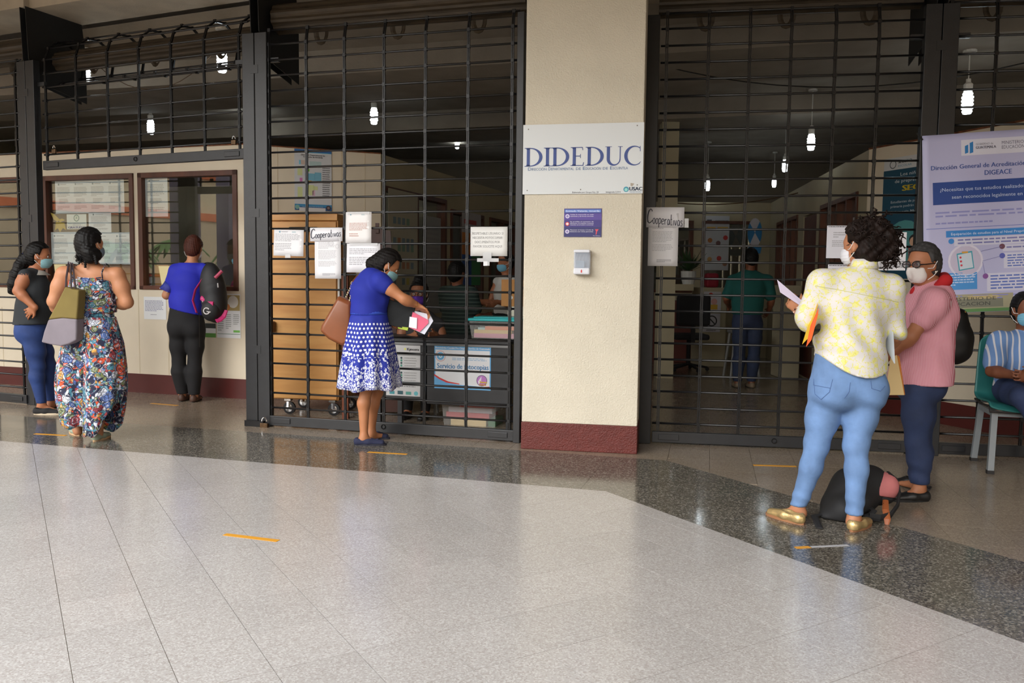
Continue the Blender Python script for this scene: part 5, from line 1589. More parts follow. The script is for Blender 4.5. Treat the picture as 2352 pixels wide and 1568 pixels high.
def arm_prims(sd, s, e, w, sc=1.0, inf=0.0):
    sd.e(s, s + (e - s) * 0.45, 0.050 * sc, 0.046 * sc, k=0.03, inf=inf)
    sd.e(s + (e - s) * 0.45, e, 0.046 * sc, 0.037 * sc, k=0.03, inf=inf)
    if w is not None:
        m = e + (w - e) * 0.28
        sd.e(e, m, 0.038 * sc, 0.040 * sc, k=0.02, inf=inf)
        sd.e(m, w, 0.040 * sc, 0.025 * sc, k=0.02, inf=inf)
def eyes(parent, hc, f, hs=1.0, closed=False):
    r, f, u = unit_frame(f)
    for s in (-1, 1):
        c = hc + r * s * 0.030 * hs + f * 0.0735 * hs + u * 0.004 * hs
        MB().ball(c, 0.0115 * hs, r, f, u, 12, 8).build('eye', mat('eye_white', (225, 220, 212), 0.25), parent, smooth=True)
        MB().ball(c + f * 0.0085 * hs, (0.0062 * hs, 0.005 * hs, 0.0062 * hs), r, f, u, 10, 6).build('iris', mat('eye_dark', (34, 22, 16), 0.2), parent, smooth=True)
        MB().tube([c + f * 0.012 * hs + u * 0.017 * hs + r * s * t * hs - f * abs(t) * 0.25 * hs + u * (0.003 - abs(t - 0.004) * 0.15) * hs for t in (-0.016, -0.005, 0.008, 0.02)], [0.0022 * hs, 0.0034 * hs, 0.003 * hs, 0.0014 * hs], 6).build('eyebrow', mat('brow', (34, 24, 20), 0.8), parent)
def face_mask(parent, hc, f, m, hs=1.0, strapm=None, kn=False):
    r, f, u = unit_frame(f)
    sd = Sdf()
    if kn:
        sd.e(hc + f * 0.062 * hs - u * 0.030 * hs, hc + f * 0.108 * hs - u * 0.05 * hs, (0.056 * hs, 0.052 * hs), (0.018 * hs, 0.036 * hs), u=r, k=0.01)
        sd.o(hc + f * 0.045 * hs - u * 0.062 * hs, (0.058 * hs, 0.05 * hs, 0.052 * hs), (r, f, u), 0.015)
    else:
        sd.o(hc + f * 0.036 * hs - u * 0.052 * hs, (0.068 * hs, 0.076 * hs, 0.062 * hs), (r, f, u), 0.015)
        sd.o(hc + f * 0.075 * hs - u * 0.034 * hs, (0.03 * hs, 0.04 * hs, 0.034 * hs), (r, f, u), 0.02)
        q = hc.copy()
        sd.disp = lambda X, Y, Z: 0.0012 * np.sin(((X - q[0]) * u[0] + (Y - q[1]) * u[1] + (Z - q[2]) * u[2]) * 420 / hs)
    sd.cut(hc + f * 0.030 * hs, -f)
    sd.cut(hc - u * 0.016 * hs + f * 0.06 * hs, nrm(u - f * 0.10))
    sd.cut(hc - u * 0.112 * hs, -u)
    o = solid('face_mask', sd, 0.004, m, parent)
    for s in (-1, 1):
        e = hc + r * s * 0.086 * hs - f * 0.018 * hs
        for zz in (-0.022, -0.088):
            MB().tube([hc + r * s * 0.062 * hs + f * 0.036 * hs + u * zz * hs, hc + r * s * 0.081 * hs + f * 0.012 * hs + u * (zz * 0.7 - 0.006) * hs, e + u * (0.018 if zz > -0.05 else -0.04) * hs], 0.002, 5).build('ear_loop', strapm or mat('white_elastic', (230, 230, 230), 0.7), o)
    return o
def shoe(parent, heel, toe, m, w=0.042, h=0.055, sole=None, lowcut=True, name='shoe', open_h=None):
    d = nrm(V(*(toe - heel)[:2], 0)); lat = V(-d[1], d[0], 0)
    L = np.linalg.norm((toe - heel)[:2])
    z = V(0, 0, 1)
    b = V(heel[0], heel[1], 0)
    sd = Sdf()
    sd.e(b + d * 0.03 + z * 0.030, b + d * L * 0.45 + z * 0.030, (w * 0.82, h * 0.62), (w * 0.9, h * 0.55), u=lat, k=0.02)
    sd.e(b + d * L * 0.45 + z * 0.028, b + d * (L - 0.035) + z * 0.020, (w * 0.95, h * 0.5), (w * 0.72, h * 0.36), u=lat, k=0.02)
    if lowcut:
        sd.o(b + d * L * 0.33 + z * 0.075, (L * 0.27, w * 0.68, 0.042), (d, lat, z), 0.01, sub=True)
    sd.cut((0, 0, 0.008), (0, 0, -1))
    o = solid(name, sd, 0.006, m, parent)
    s2 = MB()
    pts = []
    for t in np.linspace(0, 2 * math.pi, 20, endpoint=False):
        cx = math.cos(t)
        wid = w * (0.86 + 0.12 * cx)
        pts.append(b + d * (L * 0.5 + L * 0.5 * cx) + lat * wid * math.sin(t) + z * 0.0)
    s2.prism(pts, (0, 0, 0.014))
    s2.build('sole', sole or mat('dark_sole', (40, 34, 30), 0.7), o)
    return o
def body_shell(J, u, D, hf, feet=True, hs=1.0, res=0.011, skinm=None, parent=None, arms=True, legs=True, hands=(), legsc=1.0, armsc=1.0, neckr=0.050, cal=None):
    """the continuous body: head, neck, torso, limbs, hands and feet"""
    sd = Sdf()
    r, f, up = head_prims(sd, J['H'], hf, hs)
    ears(sd, J['H'], r, f, up, hs)
    sd.e(J['N'] - V(0, 0, 0.01), J['H'] - up * 0.055 * hs - f * 0.018 * hs, neckr * 1.08, neckr * 0.92, k=0.03)
    torso_prims(sd, J, u, {k: ((v[0] * 0.93, v[1] * 0.92) if not np.isscalar(v) else v) for k, v in D.items()})
    if arms:
        for s in 'LR':
            if 'E' + s in J:
                arm_prims(sd, J['S' + s], J['E' + s], J.get('W' + s), armsc)
    for hnd in hands:
        hand(sd, *hnd[:4], **(hnd[4] if len(hnd) > 4 else {}))
    if legs:
        for s in 'LR':
            leg_prims(sd, J['H' + s], J['K' + s], J['A' + s], legsc, cal=cal)
            if feet and 'T' + s in J:
                a, t = J['A' + s], J['A' + s] + (J['T' + s] - J['A' + s]) * 0.70
                hl = a + nrm(a - t) * 0.02
                sd.e(V(hl[0], hl[1], max(0.035, a[2] - 0.045)), a, 0.030, 0.032, k=0.02)
                sd.e(a - V(0, 0, 0.035), V(t[0], t[1], 0.024), 0.030, 0.016, k=0.03)
    return solid('body', sd, res, skinm, parent), (r, f, up)
from mathutils.bvhtree import BVHTree
def bvh_of(o):
    me = o.data
    return BVHTree.FromPolygons([v.co[:] for v in me.vertices], [p.vertices[:] for p in me.polygons])
def hit(tree, x, y, off=0.002):
    """first surface point seen at a pixel, lifted by off"""
    d = nrm(ray(x, y))
    h = tree.ray_cast(Vector(tuple(C0)), Vector(tuple(d)))
    if h[0] is None:
        return None
    return np.array(h[0]) - d * off
def seam(tree, pts, m, parent, r=0.0016, name='seam', n=10, off=0.001):
    path = []
    for a, b in zip(pts[:-1], pts[1:]):
        for t in np.linspace(0, 1, n, endpoint=False):
            q = hit(tree, a[0] + (b[0] - a[0]) * t, a[1] + (b[1] - a[1]) * t, off)
            if q is not None:
                path.append(q)
    if len(path) > 2:
        MB().tube(path, r, 5).build(name, m, parent)
def wrinkle(seed, amp, freq, n=6):
    """irregular soft creases for cloth"""
    rg = np.random.default_rng(seed)
    ks = rg.normal(size=(n, 3)) * freq * V(1, 1, 0.6)
    ph = rg.uniform(0, 6.28, n)
    def fn(X, Y, Z):
        t = 0
        for k, p in zip(ks, ph):
            t = t + np.sin(k[0] * X + k[1] * Y + k[2] * Z + p)
        return amp * (np.abs(t / n ** 0.5) - 0.7)
    return fn
def plus(*fs):
    return lambda X, Y, Z: sum(f(X, Y, Z) for f in fs)
def px(Y, **kw):
    """joints from pixels: name=(x, y, depth offset)"""
    return {k: at(v[0], v[1], Y + (v[2] if len(v) > 2 else 0)) for k, v in kw.items()}
# ================================================================== fabrics
def fab_floral():
    m = bpy.data.materials.new('floral_print'); N, L = nodes_of(m); b = N['Principled BSDF']
    tc = N.new('ShaderNodeTexCoord')
    ns = N.new('ShaderNodeTexNoise'); ns.inputs['Scale'].default_value = 9; L.new(tc.outputs['Object'], ns.inputs['Vector'])
    mx = N.new('ShaderNodeVectorMath'); mx.operation = 'MULTIPLY_ADD'; L.new(ns.outputs['Color'], mx.inputs[0]); mx.inputs[1].default_value = (0.09, 0.09, 0.09); L.new(tc.outputs['Object'], mx.inputs[2])
    pal = [(0, (30, 34, 62)), (.16, (70, 130, 150)), (.3, (214, 84, 48)), (.4, (210, 214, 224)), (.48, (84, 110, 170)), (.66, (120, 130, 84)), (.76, (150, 60, 66)), (.86, (40, 44, 70)), (.94, (206, 150, 70))]
    v1 = N.new('ShaderNodeTexVoronoi'); v1.inputs['Scale'].default_value = 12; L.new(mx.outputs[0], v1.inputs['Vector'])
    s1 = N.new('ShaderNodeSeparateColor'); L.new(v1.outputs['Color'], s1.inputs[0])
    r1 = ramp_const(N, pal); L.new(s1.outputs[0], r1.inputs[0])
    v2 = N.new('ShaderNodeTexVoronoi'); v2.inputs['Scale'].default_value = 44; L.new(mx.outputs[0], v2.inputs['Vector'])
    s2 = N.new('ShaderNodeSeparateColor'); L.new(v2.outputs['Color'], s2.inputs[0])
    r2 = ramp_const(N, [(p, pal[(i * 4 + 3) % 9][1]) for i, (p, c) in enumerate(pal)]); L.new(s2.outputs[1], r2.inputs[0])
    # petal rings round each big motif
    d = math_n(N, L, 'MULTIPLY', v1.outputs['Distance'], 3.6)
    ring = math_n(N, L, 'GREATER_THAN', math_n(N, L, 'FRACT', d), 0.82)
    core = math_n(N, L, 'LESS_THAN', v1.outputs['Distance'], 0.42)
    c = mixc(N, L, core, r2.outputs[0], r1.outputs[0])
    c = mixc(N, L, math_n(N, L, 'MULTIPLY', ring, 0.6), c, lin((206, 210, 222)))
    e = N.new('ShaderNodeTexVoronoi'); e.feature = 'DISTANCE_TO_EDGE'; e.inputs['Scale'].default_value = 44; L.new(mx.outputs[0], e.inputs['Vector'])
    c = mixc(N, L, math_n(N, L, 'MULTIPLY', math_n(N, L, 'LESS_THAN', e.outputs['Distance'], 0.07), 0.8), c, lin((28, 30, 52)))
    L.new(c, b.inputs['Base Color']); b.inputs['Roughness'].default_value = 0.8
    return m
def fab_dots():
    m = bpy.data.materials.new('dotted_leaf_print'); N, L = nodes_of(m); b = N['Principled BSDF']
    uv = N.new('ShaderNodeUVMap'); sp = N.new('ShaderNodeSeparateXYZ'); L.new(uv.outputs[0], sp.inputs[0])
    u = math_n(N, L, 'MULTIPLY', sp.outputs[0], 36.0); v = math_n(N, L, 'MULTIPLY', sp.outputs[1], 18.0)
    row = math_n(N, L, 'FLOOR', v)
    u = math_n(N, L, 'ADD', u, math_n(N, L, 'MULTIPLY', row, 0.5))
    fu = math_n(N, L, 'SUBTRACT', math_n(N, L, 'FRACT', u), 0.5); fv = math_n(N, L, 'SUBTRACT', math_n(N, L, 'FRACT', v), 0.5)
    dd = math_n(N, L, 'SQRT', math_n(N, L, 'ADD', math_n(N, L, 'MULTIPLY', fu, fu), math_n(N, L, 'MULTIPLY', fv, fv)))
    dot = math_n(N, L, 'LESS_THAN', dd, 0.27)
    top = math_n(N, L, 'MULTIPLY', math_n(N, L, 'GREATER_THAN', sp.outputs[1], 0.42), math_n(N, L, 'LESS_THAN', sp.outputs[1], 0.89))
    dot = math_n(N, L, 'MULTIPLY', dot, top)
    cb = N.new('ShaderNodeCombineXYZ'); L.new(math_n(N, L, 'MULTIPLY', sp.outputs[0], 2.3), cb.inputs[0]); L.new(math_n(N, L, 'MULTIPLY', sp.outputs[1], 0.55), cb.inputs[1])
    vo = N.new('ShaderNodeTexVoronoi'); vo.inputs['Scale'].default_value = 52; L.new(cb.outputs[0], vo.inputs['Vector'])
    vo2 = N.new('ShaderNodeTexVoronoi'); vo2.feature = 'DISTANCE_TO_EDGE'; vo2.inputs['Scale'].default_value = 52; L.new(cb.outputs[0], vo2.inputs['Vector'])
    s = N.new('ShaderNodeSeparateColor'); L.new(vo.outputs['Color'], s.inputs[0])
    dens = math_n(N, L, 'SUBTRACT', 0.62, math_n(N, L, 'MULTIPLY', sp.outputs[1], 1.05))
    dens = math_n(N, L, 'MULTIPLY', dens, 1.9)
    leaf = math_n(N, L, 'MULTIPLY', math_n(N, L, 'LESS_THAN', s.outputs[0], dens), math_n(N, L, 'GREATER_THAN', vo2.outputs['Distance'], 0.09))
    w = math_n(N, L, 'MAXIMUM', dot, leaf)
    L.new(mixc(N, L, w, lin((28, 44, 150)), lin((224, 228, 240))), b.inputs['Base Color']); b.inputs['Roughness'].default_value = 0.75
    return m
def fab_yellow():
    m = bpy.data.materials.new('white_yellow_print'); N, L = nodes_of(m); b = N['Principled BSDF']
    tc = N.new('ShaderNodeTexCoord')
    v = N.new('ShaderNodeTexVoronoi'); v.inputs['Scale'].default_value = 22; L.new(tc.outputs['Object'], v.inputs['Vector'])
    e = N.new('ShaderNodeTexNoise'); e.inputs['Scale'].default_value = 75; e.inputs['Detail'].default_value = 3; e.inputs['Distortion'].default_value = 1.5; L.new(tc.outputs['Object'], e.inputs['Vector'])
    star = math_n(N, L, 'LESS_THAN', math_n(N, L, 'ADD', v.outputs['Distance'], math_n(N, L, 'MULTIPLY', e.outputs['Fac'], 0.95)), 0.80)
    ed = N.new('ShaderNodeTexVoronoi'); ed.feature = 'DISTANCE_TO_EDGE'; ed.inputs['Scale'].default_value = 27; L.new(tc.outputs['Object'], ed.inputs['Vector'])
    ln = math_n(N, L, 'MULTIPLY', math_n(N, L, 'LESS_THAN', ed.outputs['Distance'], 0.075), math_n(N, L, 'GREATER_THAN', e.outputs['Fac'], 0.5))
    c = mixc(N, L, math_n(N, L, 'MULTIPLY', star, 0.7), lin((212, 208, 206)), lin((226, 222, 92)))
    c = mixc(N, L, math_n(N, L, 'MULTIPLY', ln, 0.7), c, lin((214, 208, 60)))
    L.new(c, b.inputs['Base Color']); b.inputs['Roughness'].default_value = 0.85
    return m
def fab_stripes(key, c1, c2, n, axis_u, origin, duty=0.5, noise=0.0):
    """vertical stripes measured along a horizontal direction of the wearer"""
    m = bpy.data.materials.new(key); N, L = nodes_of(m); b = N['Principled BSDF']
    tc = N.new('ShaderNodeTexCoord')
    dt = N.new('ShaderNodeVectorMath'); dt.operation = 'DOT_PRODUCT'; L.new(tc.outputs['Object'], dt.inputs[0]); dt.inputs[1].default_value = tuple(axis_u)
    f = math_n(N, L, 'FRACT', math_n(N, L, 'MULTIPLY', dt.outputs['Value'], n))
    L.new(mixc(N, L, math_n(N, L, 'LESS_THAN', f, duty), lin(c1), lin(c2)), b.inputs['Base Color']); b.inputs['Roughness'].default_value = 0.85
    return m
def folds(amp, n, c, u, v):
    c = np.asarray(c, float)
    return lambda X, Y, Z: amp * np.sin(n * (((X - c[0]) * u[0] + (Y - c[1]) * u[1]) * 1.0 + 0.35 * np.sin(6 * (Z - c[2])))) * np.cos(9 * (Z - c[2]) + 4 * (X - c[0]))
def drape(name, rings, nseg, m, parent, fold=(0, 0), lowwave=None, uvs=True, thick=0.004):
    """cloth tube: rings = (centre, radius lat, radius depth, lat axis, fwd axis)"""
    vs, fs, uv = [], [], []
    n = len(rings)
    for i, (c, a, b, u, w) in enumerate(rings):
        t = i / (n - 1)
        for k in range(nseg):
            th = 2 * math.pi * k / nseg
            amp = 1 + fold[0] * t * math.sin(fold[1] * th + 1.3 * math.sin(2 * th)) + 0.4 * fold[0] * t * math.sin((fold[1] + 3) * th + 1)
            z = lowwave(th, t) if lowwave else 0
            vs.append(c + u * a * amp * math.cos(th) + w * b * amp * math.sin(th) + V(0, 0, z))
            uv.append((k / nseg, 1 - t))
    for i in range(n - 1):
        for k in range(nseg):
            fs.append((i * nseg + k, i * nseg + (k + 1) % nseg, (i + 1) * nseg + (k + 1) % nseg, (i + 1) * nseg + k))
    me = npmesh(name, vs, fs, True)
    ul = me.uv_layers.new(name='UVMap')
    for p in me.polygons:
        for li in p.loop_indices:
            vi = me.loops[li].vertex_index
            x, y = uv[vi]
            if x == 0 and any(uv[me.loops[l].vertex_index][0] > 0.5 for l in p.loop_indices): x = 1.0
            ul.data[li].uv = (x, y)
    o = obj(name, me, m, parent)
    md = o.modifiers.new('cloth', 'SOLIDIFY'); md.thickness = thick
    return o
def person(label, loc):
    return thing('person', label, 'person', V(loc[0], loc[1], 0))
def hair_cap(hc, f, hs=1.0, inf=0.016, face_back=0.02, low=-0.06):
    """scalp hair round the cranium, open at the face"""
    r, f, u = unit_frame(f)
    sd = Sdf()
    sd.o(hc + u * 0.030 * hs - f * 0.012 * hs, (0.076 * hs, 0.094 * hs, 0.092 * hs), (r, f, u), 0.02, inf=inf)
    sd.o(hc - u * 0.02 * hs - f * 0.045 * hs, (0.066 * hs, 0.055 * hs, 0.075 * hs), (r, f, u), 0.03, inf=inf * 0.8)
    for s_ in (-1, 1):
        sd.o(hc + r * s_ * 0.088 * hs - f * 0.004 * hs - u * 0.018 * hs, (0.026 * hs, 0.026 * hs, 0.040 * hs), (r, f, u), 0.008, sub=True)
    h0 = hc.copy()
    def facecut(X, Y, Z):
        fw = (X - h0[0]) * f[0] + (Y - h0[1]) * f[1] + (Z - h0[2]) * f[2]
        uw = (X - h0[0]) * u[0] + (Y - h0[1]) * u[1] + (Z - h0[2]) * u[2]
        return np.minimum(fw - (face_back + 0.22 * np.maximum(uw, 0)) * hs, 0.078 * hs - uw + 0.30 * (fw - 0.05 * hs))
    sd.cuts.append(facecut)
    q = hc.copy()
    sd.disp = lambda X, Y, Z: 0.0022 * np.sin(((X - q[0]) * r[0] + (Y - q[1]) * r[1]) * 330 + 40 * (Z - q[2])) + 0.0015 * np.sin((Z - q[2]) * 260 + 90 * (X - q[0]))
    return sd, r, f, u
JEANS = lambda k, c: cloth(k, c, 0.22, 0.8, 9, 0.18, 60)
UPV = V(0, 0, 1)
# ================================================================== 1 woman in the yellow print blouse
def person_yellow():
    Y = 4.36
    J = px(Y, H=(1978, 563, .02), N=(1984, 628), C=(1968, 698), W=(1956, 785), P=(1944, 872), SL=(1888, 650), SR=(2046, 662), EL=(1852, 742, .03), WL=(1834, 712, .20), ER=(2056, 768, .02), WR=(2030, 812, .20),
           HL=(1901, 900, .02), HR=(1986, 900, 0), KL=(1876, 1020, .03), KR=(1966, 1020, -.04), AL=(1833, 1163, .08), AR=(1962, 1182, -.08))
    J['TL'], J['TR'] = G(1766, 1183), G(1998, 1200)
    f = nrm(V(-.12, .99, 0)); u = V(.99, .12, 0)
    D = dict(hip=(.185, .145), waist=(.158, .118), chest=(.168, .112), sh=1.15)
    p = person('woman in a yellow print blouse and pale jeans, seen from behind', (J['AL'] + J['AR']) / 2)
    SK = skin('a', (176, 118, 84))
    hf = V(-.55, .84, -.06)
    hl = at(1815, 690, Y + .26)
    body, (r, hfv, up) = body_shell(J, u, D, hf, skinm=SK, parent=p, hands=[(J['WL'], hl - J['WL'], V(.2, .2, 1), V(1, 0, .3), dict(curl=.75)), (J['WR'], V(-.3, .7, -.6), V(-1, .3, 0), V(-.3, -1, 0), dict(curl=.6))], legsc=0.82, armsc=1.05, cal=None)
    # blouse
    sd = Sdf(); torso_prims(sd, J, u, dict(D, hip=(.196, .158)), inf=.012)
    sd.e(J['P'], J['P'] - V(0, 0, .06), (.212, .168), (.214, .170), u=u, k=.05)
    sd.e(J['N'] + (J['C'] - J['N']) * .1, J['N'] + V(0, 0, .045) - f * .008, .064, .058, k=.02)
    for s in 'LR':
        sd.e(J['S' + s], J['S' + s] + (J['E' + s] - J['S' + s]) * .86, .068, .064, k=.04)
        sd.cut(*(J['S' + s] + (J['E' + s] - J['S' + s]) * .9, V(0, 0, 0))) if False else None
    zc, zs = at(1975, 868, Y - .15)[2], at(1857, 816, Y)[2]
    xc = J['P'][0] + .06
    sd.cuts.append(lambda X, Y_, Z: (zc + (zs - zc) * np.clip(np.abs(X - xc) / .215, 0, 1.1) ** 2.2 - Z) + 0 * Y_)
    c0 = J['W']
    sd.disp = lambda X, Y_, Z: .0095 * np.sin(40 * (X - c0[0]) + 4 * np.sin(7 * (Z - c0[2])) ) * np.exp(-((Z - c0[2] - .08) / .16) ** 2) + .011 * np.sin(38 * (Z - c0[2]) + 12 * (X - c0[0])) * np.exp(-((Z - c0[2] + .02) / .08) ** 2)
    sd.disp = plus(sd.disp, wrinkle(2, .0030, 17))
    FY = fab_yellow()
    bl = solid('blouse', sd, .009, FY, p)
    # collar
    cn = J['N'] + V(0, 0, .045)
    drape('collar', [(cn - V(0, 0, .02), .072, .072, u, f), (cn + V(0, 0, .012), .066, .066, u, f), (cn + V(0, 0, .03) + f * .005, .062, .060, u, f)], 24, FY, bl)
    # yoke seam
    y0, y1 = at(1872, 655, Y - .13), at(2058, 680, Y - .13)
    # jeans
    JM = JEANS('pale_denim', (106, 138, 184))
    sd = Sdf(); sd.e(J['P'] - V(0, 0, .02), J['P'] + V(0, 0, .14), (.192, .148), (.165, .13), u=u, k=.05)
    for s in 'LR':
        sd.o(J['H' + s] - f * .062 + V(0, 0, .012), (.088, .085, .10), (u, f, UPV), .06)
        hq, kq, aq = J['H' + s], J['K' + s], J['A' + s]
        chain(sd, [hq, hq + (kq - hq) * .5, kq, kq + (aq - kq) * .35 - f * .012, aq], [.099, .084, .061, .056, .043], .03)
        sd.cut(J['A' + s] * 0 + V(0, 0, .072), V(0, 0, -1))
    sd.disp = plus(lambda X, Y_, Z: .003 * np.sin(85 * Z + 20 * X) * np.exp(-((Z - .12) / .06) ** 2) + .0025 * np.sin(75 * Z + 26 * X) * np.exp(-((Z - .66) / .07) ** 2) + .002 * np.sin(60 * Z - 22 * X) * np.exp(-((Z - .42) / .08) ** 2), wrinkle(1, .0016, 22))
    jn = solid('jeans', sd, .009, JM, p)
    ST = mat('jean_stitch', (78, 104, 150), .8)
    tj = bvh_of(jn)
    seam(tj, [(1869, 872), (1868, 884), (1911, 892)], ST, jn); seam(tj, [(1869, 870), (1872, 905), (1886, 917), (1905, 900), (1913, 868)], ST, jn)
    seam(tj, [(2000, 874), (2002, 892), (2022, 898), (2034, 885)], ST, jn); seam(tj, [(1953, 878), (1950, 900), (1938, 916)], ST, jn)
    tb = bvh_of(bl)
    seam(tb, [(1872, 656), (1920, 664), (1980, 676), (2040, 688), (2066, 694)], mat('yoke_seam', (204, 202, 150), .9), bl, .0022)
    # gold flats
    GOLD = mat('gold_leather', (206, 178, 124), .32, metal=.6, var=.2, vscale=30, bump=.3, bscale=50)
    SO = mat('tan_sole', (150, 104, 70), .7)
    for s, h, t in (('L', G(1846, 1206), G(1760, 1180)), ('R', G(1954, 1222), G(2000, 1200))):
        if s == 'R': t = h + nrm(t - h) * .235
        shoe(p, h, t, GOLD, .041, .06, SO, name='flat_shoe')
    # hair
    HM = hairmat('dark_curl', (40, 24, 19), .5)
    sd, r, hfv, up = hair_cap(J['H'], hf, 1.0, .014, .015)
    for x, y, rr in ((2000, 530, .062), (2032, 545, .062), (2020, 520, .05), (2046, 566, .045), (1985, 522, .05), (2040, 585, .035), (1965, 530, .045)):
        sd.o(at(x, y, Y - .05), (rr, rr, rr), (u, f, UPV), .03)
    rr_ = np.random.default_rng(3)
    ph = rr_.uniform(0, 6, 6)
    sd.disp = lambda X, Y_, Z: .006 * np.sin(95 * X + 40 * Z + ph[0]) * np.sin(88 * Z - 30 * Y_ + ph[1]) + .005 * np.sin(150 * X - 60 * Y_ + ph[2]) * np.sin(140 * Z + 50 * X)
    hr = solid('hair', sd, .0075, HM, p)
    rd = random.Random(4)
    mb = MB()
    cs = [(1998, 532, .075), (2030, 545, .075), (2042, 565, .06), (1972, 528, .06), (2036, 588, .045), (2012, 515, .06)]
    for k in range(170):
        x, y, rad = rd.choice(cs)
        a, e = rd.uniform(0, 6.28), rd.uniform(-1.2, 1.3)
        d = V(math.cos(a) * math.cos(e), math.sin(a) * math.cos(e) * .8 - .25, math.sin(e))
        b = at(x, y, Y - .05) + nrm(d) * rad * .85
        q = nrm(np.cross(d, V(.3, .2, 1))); w = np.cross(q, nrm(d))
        R_, hl_ = rd.uniform(.006, .012), rd.uniform(.02, .05)
        dirn = nrm(d + V(rd.uniform(-.4, .6), 0, rd.uniform(-1.0, .3)))
        mb.tube([b + dirn * hl_ * t + (q * math.cos(9 * t + k) + w * math.sin(9 * t + k)) * R_ for t in np.linspace(0, 1, 9)], [.0035, .004, .004, .004, .004, .0038, .0035, .003, .0015], 5)
    obj('curls', mb.mesh('curls', True), HM, hr, kind='stuff')
    face_mask(p, J['H'], hf, mat('mask_white', (216, 216, 222), .8))
    ec = at(1955, 612, Y)
    MB().tube([ec + V(.016 * math.cos(a), .006 * math.sin(a), .018 * math.sin(a)) for a in np.linspace(0, 6.28, 14)], .0016, 5).build('earring', mat('gold_ring', (190, 160, 90), .25, metal=1), p)
    # bracelet
    wv = nrm(J['EL'] - J['WL'])
    a1 = nrm(np.cross(wv, V(0, 0, 1))); a2 = np.cross(a1, wv)
    for k in range(12):
        t = 2 * math.pi * k / 12
        MB().ball(J['WL'] + wv * .03 + (a1 * math.cos(t) + a2 * math.sin(t)) * .031, .0055, n=6, m=5).build('bead', mat('bead_%d' % (k % 2), ((226, 190, 170), (60, 40, 36))[k % 2], .4), p)
    # things she carries
    def sheet3(pts, name, col, label, th=.004, cat='folder'):
        MB().prism(pts, V(0, th, 0)).build(name, mat('card_%d_%d_%d' % col, col, .7), None, label=label, cat=cat)
    Yc = Y - .02
    sheet3([at(1873, 690, Yc + .05), at(1879, 700, Yc - .06), at(1858, 775, Yc - .10), at(1843, 790, Yc - .06), at(1858, 742, Yc + .05)], 'folder', (222, 178, 44), 'yellow folder clamped under the left arm of the yellow blouse')
    sheet3([at(1880, 708, Yc - .075), at(1879, 722, Yc - .09), at(1864, 780, Yc - .12), at(1852, 796, Yc - .11), at(1862, 748, Yc - .09)], 'folder', (228, 92, 34), 'orange folder pressed against the yellow blouse')
    sheet3([at(1785, 642, Y + .26), at(1792, 671, Y + .26), at(1846, 707, Y + .16), at(1842, 690, Y + .18)], 'paper_sheet', (196, 186, 206), 'lilac sheet held up in the left hand of the yellow-bloused woman', .002, 'paper')
    sheet3([at(2031, 752, Y + .02), at(2052, 762, Y - .08), at(2056, 835, Y - .08), at(2037, 800, Y + .0)], 'paper_sheet', (206, 214, 226), 'pale blue papers under the right arm of the yellow blouse', .012, 'paper')
person_yellow()
